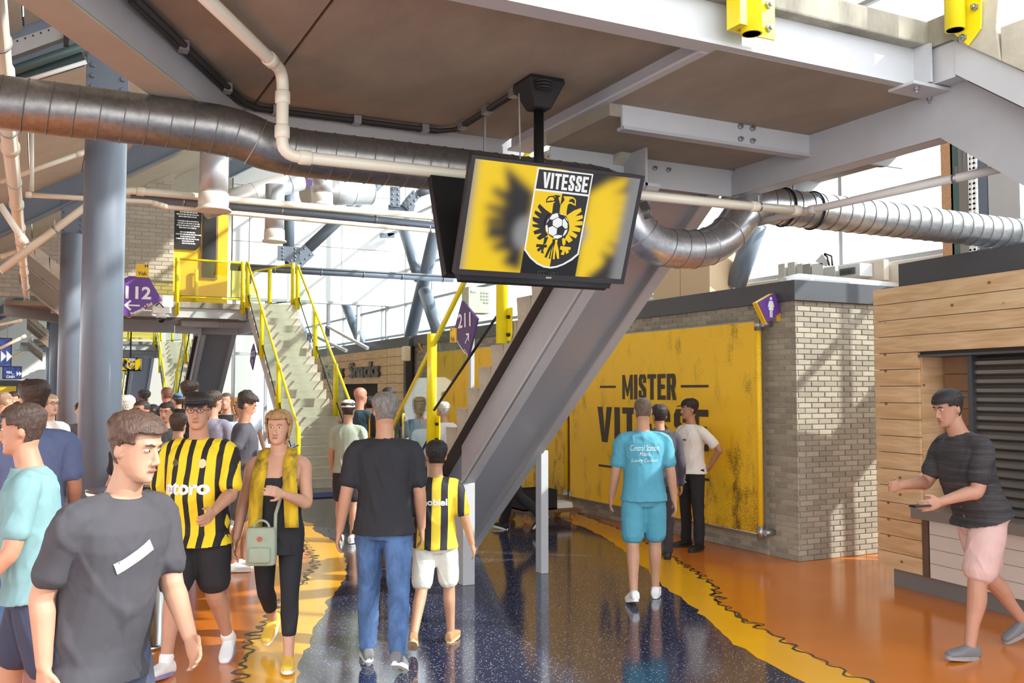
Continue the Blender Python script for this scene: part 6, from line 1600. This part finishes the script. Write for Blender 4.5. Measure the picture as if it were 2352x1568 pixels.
        for i in (0, 1):
            hj, k, a, toe, fu = J[i]; b4 = np.array([0, -.008, 0])
            if kind == 'shorts': limb(m_, [W(hj + np.array([0, 0, .02])), W(hj * .7 + k * .3), W(hj * .16 + k * .84)], [(.09 + gr * .2) * s * bl, (.088 + gr * .8) * s * bl, (.066 + gr * 1.25) * s * bl], 14, 18)
            elif kind == 'capri': limb(m_, [W(hj), W((hj + k) / 2), W(k), W(k * .7 + a * .3 + b4), W(k * .38 + a * .62)], [(.09 + gr) * s * bl, (.074 + gr) * s * bl, (.056 + gr) * s * bl, (.057 + gr) * s * bl, (.047 + gr) * s], 20, 16)
            else: limb(m_, [W(hj + np.array([0, 0, .02])), W((hj + k) / 2), W(k), W(k * .6 + a * .4 + b4), W(a * .96 + k * .04)], [(.09 + gr) * s * bl, (.076 + gr) * s * bl, (.06 + gr) * s * bl, (.058 + gr) * s * bl, (.05 + gr * 1.2) * s], 24, 16)
        add({'jeans': 'jeans', 'shorts': 'shorts', 'trousers': 'trousers', 'leggings': 'leggings', 'capri': 'leggings'}[kind], m_, bc, cv, 6, fold_amp * (1.2 if kind in ('jeans', 'trousers') else .8 if kind == 'shorts' else .3))
    # --- shoes and socks
    for i in (0, 1):
        if not shoes: break
        sc, so_c = shoes[0], shoes[1]
        hj, k, a, toe, fu = J[i]; sdv = nrm(np.cross(toe, fu))
        q = MB(); base_ = a - fu * .083 * s
        prof = [(-.075, .030, .035), (-.06, .036, .075), (-.02, .038, .088), (.03, .039, .078), (.09, .046, .056), (.14, .046, .044), (.175, .036, .034), (.19, .02, .022)]
        loft(q, [(W(base_ + toe * y * s + fu * (.018 + hh * .42) * s), RZ @ sdv, RZ @ fu, hw * s, hh * .56 * s, .75) for y, hw, hh in prof])
        o = add('shoe', q, sc, .007 if voxel < .01 else None, 2)
        sl = MB(); n_ = 24; out_ = []
        for kk in range(n_):
            g = 2 * math.pi * kk / n_; yy = .058 + .136 * math.cos(g); hw = .048 * abs(math.sin(g)) ** .7 * (1 if yy > .05 else .88); out_.append(W(base_ + (toe * yy + sdv * math.copysign(hw, math.sin(g))) * s))
        sl.prism([Vector(p) for p in out_], Vector(RZ @ fu) * .026 * s)
        me = sl.mesh('sole'); me.materials.append(so_c); so2 = link('sole', me, o, (0, 0, 0)); so2.location = (0, 0, 0)
        if socks:
            q = MB(); limb(q, [W(a + (k - a) * .0), W(a + (k - a) * .09)], [.044 * s, .046 * s], 5, 14); add('sock', q, socks)
    # --- shirts
    if top:
        kind, tm = top[0], top[1]; hem = top[2] if len(top) > 2 else -.05
        gr = {'tee': .017, 'polo': .016, 'jersey': .021, 'tank': .008, 'long': .018, 'hoodie': .026}[kind]; sl_ = {'tee': .72, 'polo': .62, 'jersey': .8, 'tank': 0, 'long': 2, 'hoodie': 2}[kind]
        m_ = MB(); hemr = np.array([np.interp(hem, [x[0] for x in TT], [x[j] for x in TT]) for j in range(5)])
        zs = [(hem, max(hemr[1], .166 * bl) + .022, max(hemr[2], .122 * bl + belly * .6) + .024, hemr[3] + belly * .3, .9)] + [x for x in TT if hem + .03 < x[0] < .53]
        if kind == 'tank':
            zs = [x for x in zs if x[0] < .41] + [(.43, .135, .1, .01, .9)]
        zs = [(z, max(rx, .158 * bl if z < .3 else 0) + gr * (1.2 if z < .2 else .8), max(ry, .121 * bl if z < .3 else 0) + gr * (1.3 if z < .25 else 1.0), y, e) for z, rx, ry, y, e in zs]
        if kind != 'tank': zs += [(.535, .140 * bl, .094 * bl + .006, -.007, 1), (.556, .104 * bl, .082 * bl + .004, -.006, 1), (.578, .074 * bl if kind != 'hoodie' else .085 * bl, .072 * bl, .0, 1)]
        loft(m_, [(W(S(0, y, z)), RZ @ rt, RZ @ fw, rx * s, ry * s, e) for z, rx, ry, y, e in zs])
        for i in (0, 1):
            sh, u, e_, f_, wr = A[i][:5]; sd = A[i][6]
            if kind == 'tank':
                limb(m_, [W(S(sd * .105, .085, .40)), W(S(sd * .10, .03, .53)), W(S(sd * .10, -.07, .48)), W(S(sd * .10, -.095, .38))], [.016] * 4, 14, 8)
                continue
            if sl_ <= 1: limb(m_, [W(S(sd * .06, -.008, .51)), W(sh), W(sh + u * .14 * s), W(sh + u * .285 * sl_ * s)], [(.058 + gr * .6) * s * bl, (.056 + gr * .6) * s * bl, (.051 + gr * .8) * s * bl, (.047 + gr * 1.2) * s * bl], 14, 16)
            else: limb(m_, [W(S(sd * .06, -.008, .51)), W(sh), W(sh + u * .14 * s), W(e_), W(e_ + f_ * .1 * s), W(wr - f_ * .01 * s)], [(.058 + gr) * s * bl, (.056 + gr * .8) * s * bl, (.05 + gr * .8) * s * bl, (.043 + gr * .8) * s * bl, (.042 + gr * .8) * s * bl, (.032 + gr * .6) * s], 22, 16)
        nm = {'tee': 't_shirt', 'polo': 'polo_shirt', 'jersey': 'football_shirt', 'tank': 'tunic', 'long': 'long_sleeved_shirt', 'hoodie': 'hooded_jacket'}[kind]
        sho = add(nm, m_, tm, cv, 4, fold_amp)
        # stripe coordinate: across the chest, along the sleeves from the shoulder seam
        me = sho.data; co = get_co(me).astype(float) - bv; loc = co @ RZ - off
        at = me.attributes.new('stripe', 'FLOAT', 'POINT'); val = loc[:, 0].copy()
        at.data.foreach_set('value', val.astype(np.float32))
        if kind == 'hoodie':
            q = MB(); q.tube([Vector(W(S(.085 * math.cos(g), -.03 + .075 * math.sin(g), .575 + .012 * math.sin(g)))) for g in [2 * math.pi * i / 20 for i in range(21)]], [.03 * s] * 21, 10); add('hood', q, tm, cv, 3)
    else: sho = None
    ctx = dict(t=t, W=W, S=S, HP=HP, A=A, J=J, base=base, RZ=RZ, rt=RZ @ rt, fw=RZ @ fw, up=RZ @ up, s=s, shirt=sho, hs=hs, hr=RZ @ hr, hf=RZ @ hf, hu=RZ @ hu, add=add, off=off, bv=bv)
    return ctx
def print_on(ctx, shape, z, w, h, mat, back=False, x=0.0, rot=0.0, name='print', lift=.004, target=None, zup=True):
    """lay flat lettering onto the garment by casting it along the chest axis"""
    me = (target or ctx['shirt']).data
    bvh = BVHTree.FromPolygons([v.co for v in me.vertices], [p.vertices for p in me.polygons])
    vs, fs = fit(shape, w, h); sg = -1 if back else 1; c, sn = math.cos(rot), math.sin(rot)
    out_ = []
    # subdivide the faces a little so that the print follows the cloth
    bm = bmesh.new(); bv_ = [bm.verts.new((a * c - b * sn, a * sn + b * c, 0)) for a, b in vs]
    for f in fs:
        try: bm.faces.new([bv_[i] for i in f])
        except ValueError: pass
    bmesh.ops.triangulate(bm, faces=bm.faces); bmesh.ops.subdivide_edges(bm, edges=[e for e in bm.edges if e.calc_length() > .02], cuts=4); bmesh.ops.triangulate(bm, faces=bm.faces)
    bm.verts.index_update(); S, W = ctx['S'], ctx['W']; d = Vector(ctx['fw']) * sg
    for v in bm.verts:
        # back prints read from behind, front prints from the front
        p = Vector(W(S((x + (v.co.x if back else -v.co.x) / ctx['s']), 0, z + v.co.y / ctx['s'])))
        hit = bvh.ray_cast(p + d * .6, -d, 1.0)[0]
        out_.append((hit if hit else p + d * .14) + d * lift)
    mb = MB(); mb.add(out_, [[v.index for v in f.verts] for f in bm.faces], True); bm.free()
    return ctx['add'](name, mb, mat)
WSH = M('shoe_white', (236, 234, 232), 0.5); BSH = M('shoe_black', (32, 30, 32), 0.5); TSH = M('shoe_tan', (176, 132, 92), 0.7); YSH = M('shoe_yellow', (238, 190, 70), 0.6); GSH = M('shoe_grey', (120, 118, 122), 0.6); SOLEW = M('sole_white', (240, 238, 232), 0.5); SOLEB = M('sole_dark', (44, 42, 42), 0.6)
NAVYT = (44, 44, 52); JE = M('denim', (80, 108, 152), 0.85, var=0.38, scale=11, stretch=(1, 1, 0.4), bump=0.25, bscale=160)
JER = striped((246, 214, 40), (34, 30, 30), 0.092, 0.40, 0.022)
TXTW = M('shirt_print_white', (240, 240, 240), 0.7)
FACE_V = math.pi - YAW   # towards the viewer
AWAY = -YAW              # away from the viewer
# --- man in black t-shirt and jeans, seen from behind
c = person('person', 'man with grey hair in a black t-shirt and blue jeans, walking away', px=(880, 1525), yaw=AWAY + R(4), h=1.83, legs=((10, 4), (-14, 20)), arms=((-6, 12, 12, 10), (4, 9, 14, 25)), head=(16, 0), build=1.06, skin_c=(206, 156, 128), hair='short', hair_c=(128, 122, 116), top=('tee', cloth((42, 41, 46)), -.06), bottom=('jeans', JE), shoes=(GSH, SOLEW), voxel=.006, seed=1)
# --- boy in a striped shirt
c = person('person', 'boy in a yellow and black striped shirt and white shorts, seen from behind', px=(1000, 1482), yaw=AWAY - R(6), h=1.47, legs=((-16, 26), (12, 4)), arms=((4, 10, 12, 10), (-2, 16, 18, 10)), head=(12, -4), build=1.0, skin_c=(206, 158, 128), hair='short', hair_c=(36, 30, 30), top=('jersey', striped((244, 212, 60), (38, 36, 42), 0.115, 0.42, 0.06), -.06), bottom=('shorts', cloth((226, 220, 208))), shoes=(TSH, M('sole_tan', (206, 170, 128), .6)), voxel=.006, seed=2)
print_on(c, text_shape('mobiel', bold=0.03), .36, .20, .05, TXTW, True)
# --- man in cyan
CYAN = cloth((86, 160, 184))
c = person('person', 'man in a turquoise t-shirt and matching shorts, walking away', px=(1480, 1378), yaw=AWAY - R(2), h=1.78, legs=((-8, 12), (9, 3)), arms=((6, 11, 14, 12), (-6, 10, 12, 12)), head=(2, 0), build=1.05, skin_c=(208, 160, 132), hair='buzz', hair_c=(112, 92, 74), top=('tee', CYAN, -.05), bottom=('shorts', CYAN), shoes=(WSH, SOLEW), voxel=.006, seed=3)
print_on(c, text_shape('Central Station', bold=0.0, shear=.25), .43, .25, .052, M('print_pale_blue', (214, 236, 240), .7), True); print_on(c, text_shape('Milano', shear=.25), .375, .09, .034, M('print_pale_blue', (214, 236, 240), .7), True); print_on(c, text_shape('Luxury Comfort', shear=.25), .315, .23, .04, M('print_pale_blue', (214, 236, 240), .7), True)
# --- man in dark tracksuit behind him
c = person('person', 'man in a dark grey hooded tracksuit, half hidden behind the turquoise shirt', px=(1518, 1290), yaw=AWAY + R(2), h=1.70, legs=((-18, 30), (14, 4)), arms=((10, 8, 20, 15), (-4, 10, 22, 15)), head=(10, 0), build=.98, hair='short', hair_c=(50, 40, 36), skin_c=(204, 154, 126), top=('hoodie', cloth((72, 68, 80)), -.05), bottom=('trousers', cloth((66, 60, 70))), shoes=(BSH, SOLEB), voxel=.008, seed=4)
# --- man with white t-shirt and black cap
c = person('person', 'man in a white t-shirt, black cap and black track trousers, hand on hip', px=(1590, 1260), yaw=R(96), h=1.74, legs=((4, 2, 6), (-3, 2, 6)), arms=((-28, 36, 78, 75), (6, 8, 8, 10)), head=(-30, -4), build=1.0, skin_c=(190, 140, 112), hair='short', hair_c=(40, 32, 30), top=('tee', cloth((232, 226, 220)), -.02), bottom=('trousers', cloth((34, 32, 36))), shoes=(BSH, SOLEB), cap=((32, 30, 32),), voxel=.007, seed=5)
print_on(c, ([(-3, -.5), (-1.2, -.5), (-1.2, .5), (-3, .5), (-.9, -.5), (.9, -.5), (.9, .5), (-.9, .5), (1.2, -.5), (3, -.5), (3, .5), (1.2, .5)], [(0, 1, 2, 3), (4, 5, 6, 7), (8, 9, 10, 11)]), .39, .10, .018, SIGNB); print_on(c, text_shape('NB', bold=.03), -.12, .05, .03, TXTW, False, .06, target=[o for o in c['t'].children if o.name.startswith('trousers')][0])
# --- man in the striped jersey coming towards the viewer
c = person('person', 'man in a yellow and black striped jersey, black cap and shorts, walking towards the viewer', px=(448, 1535), yaw=FACE_V - R(6), h=1.84, legs=((-6, 26), (14, 4)), arms=((24, 14, 48, 10), (6, 12, 14, 15)), head=(14, -4), build=1.12, belly=.03, skin_c=(208, 158, 132), hair='short', hair_c=(60, 48, 40), top=('jersey', JER, -.11), bottom=('shorts', cloth((40, 38, 42))), shoes=(WSH, M('sole_lilac', (150, 140, 180), .5)), cap=((38, 34, 38),), glasses=True, voxel=.006, seed=6, socks=cloth((238, 236, 236)))
print_on(c, text_shape('etoro', bold=0.04), .27, .30, .085, TXTW); print_on(c, ([(math.cos(g), math.sin(g) * 1.3) for g in [2 * math.pi * i / 20 for i in range(20)]], [tuple(range(20))]), .425, .05, .06, M('badge_cream', (226, 214, 170), .6), False, -.09); print_on(c, ([(math.cos(g), math.sin(g)) for g in [2 * math.pi * i / 20 for i in range(20)]], [tuple(range(20))]), .43, .045, .045, M('badge_grey', (96, 88, 70), .6), False, .09)
# --- woman with scarf and bag
c = person('person', 'blond woman in a black tunic with a yellow scarf, walking towards the viewer', px=(634, 1522), yaw=FACE_V + R(2), h=1.71, legs=((12, 4), (-16, 30)), arms=((26, 10, 92, 26), (-4, 16, 20, 25)), head=(-4, -4), build=1.04, female=True, skin_c=(220, 172, 146), hair='bob', hair_c=(176, 136, 92), top=('tank', cloth((38, 37, 42)), -.14), bottom=('capri', cloth((36, 35, 40)), .1), shoes=(YSH, SOLEW), voxel=.006, seed=7)
S_, W_ = c['S'], c['W']
for sd in (-1, 1):
    q = MB(); P = [S_(sd * .0, -.088, .60), S_(sd * .078, -.035, .61), S_(sd * .098, .06, .555), S_(sd * .105, .14, .45), S_(sd * .118, .168, .33), S_(sd * .126, .168, .18), S_(sd * .13, .16, .06 if sd < 0 else -.02)]
    Q = catmull(P, 16); L_ = []; R_ = []
    for i, p in enumerate(Q):
        hw = .026 + .02 * min(1, i / 6); L_.append(Vector(W_(p + np.array([-hw, -.012, 0])))); R_.append(Vector(W_(p + np.array([hw, -.012 if sd * 1 > 0 else 0, 0]))))
    q.add(L_ + R_, [(i, i + 1, 16 + i + 1, 16 + i) for i in range(15)], True)
    o = c['add']('scarf', q, M('yellow_scarf', (226, 186, 40), .9, col2=(120, 100, 40), scale=6, stretch=(2, 2, .4), sharp=(.35, .6), bump=.4, bscale=200)); m_ = o.modifiers.new('thick', 'SOLIDIFY'); m_.thickness = .016
# her bag: rests on the hip, a thing of its own
bc = W_(S_(.07, .20, -.06)); SAGE = M('sage_canvas', (158, 168, 148), .85, var=.06, scale=20, bump=.2, bscale=300)
bt = thing('shoulder_bag', 'sage green square shoulder bag hanging in front of the woman in black', 'bag', bc)
q = MB(); ux, uy, uz = c['rt'], c['fw'], np.array([0, 0, 1.0]); bc = np.array(bc)
loft(q, [(bc + uz * z, ux, uy, a, b, .45) for z, a, b in ((-.125, .085, .035), (-.115, .098, .046), (0, .10, .05), (.10, .098, .048), (.125, .085, .035))])
me = remeshed(q, .006, 2); me.materials.append(SAGE); o = link('bag_body', me, bt, (0, 0, 0)); o.location = -Vector(bc)
def bagpart(nm, mb, mat): return mb.build(nm, mat, bt)
q = MB(); loft(q, [(bc + uz * z + uy * .055, ux, uy, a, b, .5) for z, a, b in ((-.10, .066, .012), (-.09, .072, .018), (-.01, .072, .018), (.0, .066, .01))]); bagpart('front_pocket', q, SAGE)
bagpart('badge', MB().tube([Vector(bc + uy * .052 + uz * .055), Vector(bc + uy * .058 + uz * .055)], .016, 16), M('badge_red', (190, 84, 60), .6))
bagpart('handle', MB().tube([Vector(bc + ux * (.05 * math.cos(g)) + uz * (.12 + .05 * math.sin(g))) for g in [math.pi * i / 12 for i in range(13)]], .008, 8), SAGE)
bagpart('strap', MB().tube([Vector(bc - ux * .09 + uz * .1), Vector(W_(S_(-.02, .17, .16))), Vector(W_(S_(-.09, .13, .42))), Vector(W_(S_(-.11, .02, .57)))], .012, 8), SAGE)
# --- man passing at the right
c = person('person', 'man in a dark striped shirt and pale pink shorts passing the kiosk at the right', px=(2262, 1500), yaw=R(74), h=1.90, legs=((16, 6), (-16, 24)), arms=((24, 8, 60, 10), (32, 8, 66, 16)), lean=16, head=(4, -10), build=1.12, belly=.02, skin_c=(204, 154, 130), hair='short', hair_c=(48, 40, 38), cap=((44, 40, 42), True), top=('tee', M('dark_striped_tee', (70, 66, 68), .85, col2=(48, 45, 48), scale=10, stretch=(.2, .2, 5), sharp=(.4, .6)), -.02), bottom=('shorts', cloth((214, 178, 172))), shoes=(GSH, M('sole_grey', (150, 148, 148), .6)), voxel=.006, seed=8)
a_ = c['A'][0]; wp = Vector(c['W'](a_[4] + a_[7] * .09))
t = thing('phone', 'dark phone held by the man passing at the right', 'phone', wp); MB().bar(wp, wp + Vector(c['fw']) * .13 + Vector((0, 0, .03)), .07, .01).build('case', BLACK, t); MB().bar(wp + Vector((0, 0, .007)), wp + Vector(c['fw']) * .125 + Vector((0, 0, .037)), .062, .002).build('glass_front', M('phone_glass', (30, 34, 44), .08), t)
# --- people at the left edge, close to the viewer
c = person('person', 'person in a dark grey t-shirt with a white print, close at lower left', pos=_pos(240, 3.6), yaw=FACE_V + R(62), h=1.79, legs=((18, 8), (-18, 26)), arms=((16, 5, 40, 30), (-18, 6, 30, 10)), lean=12, head=(12, -8), build=1.1, skin_c=(208, 160, 134), hair='thick', hair_c=(84, 62, 50), top=('tee', cloth((70, 67, 72)), -.10), bottom=('jeans', cloth((70, 74, 92))), shoes=(WSH, SOLEW), voxel=.006, seed=9)
print_on(c, ([(-1, -.3), (1, -.3), (1, .3), (-1, .3)], [(0, 1, 2, 3)]), .38, .16, .045, TXTW, False, .03, R(28))
c = person('person', 'person in a teal shirt and navy shorts at the left edge', pos=_pos(92, 4.6), yaw=FACE_V - R(70), h=1.79, legs=((-12, 18), (14, 4)), arms=((12, 10, 30, 15), (-12, 12, 20, 10)), lean=4, head=(-10, -4), build=1.06, skin_c=(204, 152, 124), hair='short', hair_c=(70, 52, 44), top=('tee', cloth((124, 160, 164)), -.06), bottom=('shorts', cloth((58, 62, 84))), shoes=(WSH, SOLEW), voxel=.007, seed=10)
c = person('person', 'man with curly brown hair in a blue t-shirt, seen from behind at the left', pos=_pos(78, 6.3), yaw=AWAY + R(24), h=1.9, legs=((2, 2), (-2, 3)), arms=((8, 12, 40, 20), (6, 10, 30, 20)), head=(14, 0), build=1.12, skin_c=(196, 144, 116), hair='thick', hair_c=(62, 44, 36), top=('tee', cloth((94, 106, 144)), -.06), bottom=('jeans', JE), shoes=(WSH, SOLEW), voxel=.007, seed=11)
# --- the group between the column and the stairs
def crowd(label, px, dep, top_y, yaw, seed, **k):
    """px: head column, dep: distance, top_y: pixel row of the crown"""
    p = _pos(px, dep); z = EYE + (897 - top_y) / 2150 * dep * 1.0
    k.setdefault('voxel', .010 if dep < 13 else .014); k.setdefault('hands', dep < 15)
    k.setdefault('shoes', (GSH if seed % 2 else WSH, SOLEW)); k.setdefault('bottom', ('jeans', JE if seed % 3 else cloth((52, 52, 60))))
    k.setdefault('legs', ((3, 3), (-4, 6))); k.setdefault('arms', ((6, 9, 18, 15), (4, 9, 20, 15)))
    k.setdefault('fold_amp', .010)
    return person('person', label, pos=p, yaw=yaw, h=max(1.1, min(2.02, z / 1.003)), seed=seed, **k)
FV, AW = FACE_V, AWAY
c = crowd('bald man with glasses in a black t-shirt right of the nearest column', 308, 8.3, 945, FV - R(22), 21, head=(-16, 0), skin_c=(222, 176, 152), hair='ring', hair_c=(150, 130, 116), glasses=True, build=1.08, top=('tee', cloth((44, 42, 47)), -.06), bottom=('jeans', JE), arms=((10, 10, 40, 20), (-10, 20, 50, 30)), voxel=.007)
wr_ = c['A'][0]; w1, w2 = Vector(c['W'](wr_[4] - wr_[3] * .03)), Vector(c['W'](wr_[4] - wr_[3] * .005)); q = MB().tube([w1, w2], .036, 16); q.build('watch_strap', ZINC, c['t'])
c = crowd('bearded man in a black polo with yellow shoulders behind the bald man', 328, 9.6, 920, FV - R(8), 22, head=(-8, 0), skin_c=(184, 128, 96), hair='buzz', hair_c=(44, 34, 30), beard=(44, 34, 30), build=1.1, top=('polo', cloth((42, 42, 50)), -.05), voxel=.008)
for sd in (-1, 1):
    q = MB(); limb(q, [c['W'](c['S'](sd * .09, -.0, .575)), c['W'](c['S'](sd * .18, -.0, .55)), c['W'](c['A'][0 if sd < 0 else 1][0] + np.array([sd * .03, 0, .05]))], [.034, .036, .03], 8, 10); c['add']('yellow_shoulder', q, cloth((244, 206, 30)))
print_on(c, ([(-1, -.4), (1, -.4), (1, .4), (-1, .4)], [(0, 1, 2, 3)]), .43, .07, .025, TXTW, False, -.08)
crowd('dark-skinned young man in black looking at the viewer', 353, 11.2, 929, FV, 23, skin_c=(72, 50, 42), hair='buzz', hair_c=(28, 24, 24), top=('tee', cloth((46, 46, 52))), head=(0, -2))
c = crowd('dark haired woman laughing with a tilted head beside the young man', 384, 10.6, 925, FV + R(12), 24, female=True, skin_c=(214, 160, 132), hair='bun', hair_c=(40, 32, 30), head=(-14, -6), top=('tee', cloth((52, 58, 56))))
crowd('man in a dark green jacket, back turned, near the laughing woman', 372, 12.4, 935, AW, 25, skin_c=(204, 154, 126), hair='short', hair_c=(60, 46, 40), top=('long', cloth((60, 80, 60))))
crowd('tall man with swept brown hair in a black shirt, back turned', 434, 11.3, 877, AW - R(16), 26, skin_c=(206, 156, 128), hair='thick', hair_c=(64, 48, 38), top=('tee', cloth((42, 38, 42))), head=(-12, 0), build=1.05)
crowd('man in a grey lilac t-shirt with short brown hair, back turned, behind the black cap', 489, 10.6, 899, AW - R(14), 27, skin_c=(212, 162, 136), hair='short', hair_c=(74, 58, 48), top=('tee', cloth((142, 136, 152))), head=(-14, 0))
crowd('person in a pale blue t-shirt behind the man in the striped jersey', 410, 9.2, 952, AW, 28, skin_c=(212, 162, 136), hair='short', hair_c=(80, 62, 50), top=('tee', cloth((140, 190, 208))))
c = crowd('man in a black t-shirt with small chest print facing the viewer', 521, 13.0, 902, FV, 29, skin_c=(216, 168, 146), hair='buzz', hair_c=(90, 70, 60), top=('tee', cloth((40, 40, 44)))); print_on(c, ([(-1, -.2), (1, .1), (1, .3), (-1, .0)], [(0, 1, 2, 3)]), .42, .12, .022, TXTW)
c = crowd('man in a dark grey polo looking down at his phone', 562, 9.8, 905, FV + R(108) - 2 * math.pi, 30, skin_c=(206, 152, 122), hair='thick', hair_c=(56, 44, 36), head=(6, -24), top=('polo', cloth((84, 82, 92)), -.05), arms=((26, 8, 74, 10), (-26, 24, 80, 60)), build=1.05, voxel=.007, bottom=('shorts', cloth((110, 104, 96))))
wr_ = c['A'][0]; wp = Vector(c['W'](wr_[4] + wr_[7] * .09))
t = thing('phone', 'phone in the hand of the man in the dark grey polo', 'phone', wp); MB().bar(wp, wp + Vector(c['fw']) * .12 + Vector((0, 0, .05)), .07, .01).build('case', BLACK, t); MB().bar(wp + Vector((0, 0, .008)), wp + Vector(c['fw']) * .115 + Vector((0, 0, .058)), .06, .002).build('lit_glass', EM('phone_light', (120, 150, 220), .7), t)
crowd('woman in a light blue blouse just behind the man with the phone', 547, 11.9, 915, FV + R(50), 31, female=True, skin_c=(216, 168, 142), hair='long', hair_c=(196, 150, 96), top=('tee', cloth((172, 200, 226))))
crowd('man with thick dark hair in a dark red top, back turned, near the third stairs', 331, 15.5, 898, AW, 32, hair='thick', hair_c=(48, 42, 42), top=('tee', cloth((126, 34, 48))))
crowd('man with close cropped reddish hair turned sideways among the crowd', 384, 14.2, 889, AW + R(40), 33, skin_c=(206, 140, 126), hair='buzz', hair_c=(120, 80, 66), top=('tee', cloth((60, 60, 56))))
crowd('person in a blue cap and yellow shirt far back in the crowd', 411, 15.8, 905, AW + R(60), 34, hair='short', cap=((84, 130, 186),), top=('tee', cloth((236, 200, 40))))
crowd('woman with long grey hair right beside the nearest column', 290, 9.9, 910, AW + R(20), 35, female=True, hair='long', hair_c=(206, 196, 184), top=('tee', cloth((228, 226, 220))))
crowd('person with dark maroon clothes standing behind the bearded man', 316, 12.5, 917, AW, 36, hair='short', hair_c=(90, 36, 44), top=('tee', cloth((116, 36, 46))))
crowd('dark haired woman in a pale top below the middle stairs', 567, 15.0, 897, FV + R(40), 37, female=True, hair='long', hair_c=(50, 38, 34), top=('tee', cloth((206, 214, 230))))
crowd('man in a black t-shirt and shorts behind the phone user', 503, 14.4, 926, AW - R(30), 38, hair='short', hair_c=(60, 48, 40), top=('tee', cloth((52, 50, 52))), bottom=('shorts', cloth((70, 66, 66))))
# --- far left group
c = crowd('smiling man in a grey blue t-shirt in profile at the left edge', 8, 12.0, 900, R(-52), 41, skin_c=(222, 170, 144), hair='buzz', hair_c=(150, 120, 96), top=('tee', cloth((72, 76, 98))), bottom=('shorts', cloth((196, 190, 172))), arms=((16, 8, 66, 10), (16, 8, 66, 10)))
crowd('man in a black and yellow striped jersey far back at the left', 33, 15.5, 901, FV, 42, hair='short', hair_c=(48, 38, 34), top=('jersey', JER, -.08), head=(30, -10))
crowd('person in an olive green t-shirt behind the man in the blue shirt', 47, 10.5, 925, AW, 43, hair='short', hair_c=(60, 46, 40), top=('tee', cloth((84, 92, 88))))
crowd('woman in a lilac shirt half hidden by the man in blue', 54, 8.8, 962, AW, 44, female=True, hair='long', hair_c=(40, 32, 32), top=('tee', cloth((116, 132, 190))))
crowd('child in a yellow football shirt with white shorts at the left edge', 2, 8.6, 1000, AW + R(10), 45, hair='short', hair_c=(120, 90, 60), top=('jersey', cloth((246, 200, 24))), bottom=('shorts', cloth((226, 222, 232))))
crowd('tall fair man with glasses between the left columns', 114, 10.5, 905, FV + R(60), 46, skin_c=(226, 186, 166), hair='buzz', hair_c=(180, 150, 120), glasses=True, top=('tee', cloth((214, 200, 190))))
crowd('child in black and white between the first two columns', 188, 13.0, 926, FV + R(30), 47, skin_c=(216, 168, 140), hair='short', hair_c=(70, 52, 42), top=('tee', cloth((60, 58, 62))))
crowd('man in an orange top far back between the columns', 189, 22.0, 901, AW, 48, hair='short', hair_c=(44, 36, 34), top=('tee', cloth((236, 110, 40))))
crowd('person in a grey top far back behind the striped jersey at the left', 46, 18.0, 904, FV, 49, hair='short', hair_c=(110, 84, 60), top=('tee', cloth((170, 170, 178))))
crowd('woman in a white top far back near the yellow doors', 22, 20.0, 903, FV, 50, female=True, hair='long', hair_c=(80, 56, 44), top=('tee', cloth((226, 222, 220))))
crowd('man in a navy top beside the yellow doors far left', 60, 21.0, 902, AW, 51, hair='short', hair_c=(60, 46, 40), top=('tee', cloth((60, 66, 90))))
# --- people at the snack kiosk
crowd('bald man in a dark teal t-shirt waiting at the snack kiosk', 826, 13.2, 889, AW - R(30), 61, skin_c=(208, 152, 130), hair=None, head=(-14, 0), top=('tee', cloth((52, 78, 88))), bottom=('shorts', cloth((70, 66, 70))), arms=((20, 8, 60, 10), (20, 8, 60, 10)))
crowd('man in a sage t-shirt and white cap behind the stair glass', 800, 11.6, 921, AW - R(10), 62, hair='short', cap=((230, 228, 224),), top=('tee', cloth((176, 186, 168))), bottom=('shorts', cloth((52, 52, 60))))
c = crowd('man in a black and yellow jersey at the corner of the snack kiosk', 893, 12.8, 891, AW - R(10), 63, hair='short', hair_c=(50, 40, 34), top=('jersey', striped((40, 36, 34), (240, 196, 30), .12, .22, .03), -.08), bottom=('shorts', cloth((66, 58, 54))))
crowd('person in dark clothes between the bald man and the jersey', 848, 14.7, 912, AW, 64, hair='short', hair_c=(36, 30, 30), top=('tee', cloth((40, 38, 40))))
crowd('older man with a white cap behind the stair glass by the yellow post', 1020, 13.4, 925, AW + R(40), 65, hair='short', hair_c=(210, 206, 200), cap=((234, 232, 228),), top=('tee', cloth((222, 220, 216))))
crowd('person in a white blouse further right behind the stair glass', 975, 15.0, 948, FV, 66, female=True, hair='bob', hair_c=(150, 120, 90), top=('tee', cloth((222, 224, 228))))
# --- one walking under the stairs, one climbing them
person('person', 'person in black trousers walking behind the large staircase, only the legs showing', pos=G(1178, 1220), yaw=AWAY + R(60), h=1.78, legs=((-20, 34), (16, 4)), skin_c=(206, 156, 128), hair='short', hair_c=(50, 40, 36), top=('tee', cloth((52, 50, 54))), bottom=('trousers', cloth((36, 34, 38))), shoes=(BSH, SOLEW), voxel=.011, seed=71)
p_ = Vector((4.1, 7.34, RI * 12))
person('person', 'person in a cream shirt and dark trousers climbing the large staircase', pos=p_ + Vector((0, 0, 0)), yaw=math.pi, h=1.74, legs=((53, 67), (-2, 4)), skin_c=(214, 166, 142), hair='short', hair_c=(150, 140, 130), top=('tee', cloth((214, 208, 194))), bottom=('trousers', cloth((52, 54, 64))), shoes=(GSH, SOLEB), voxel=.011, seed=72)
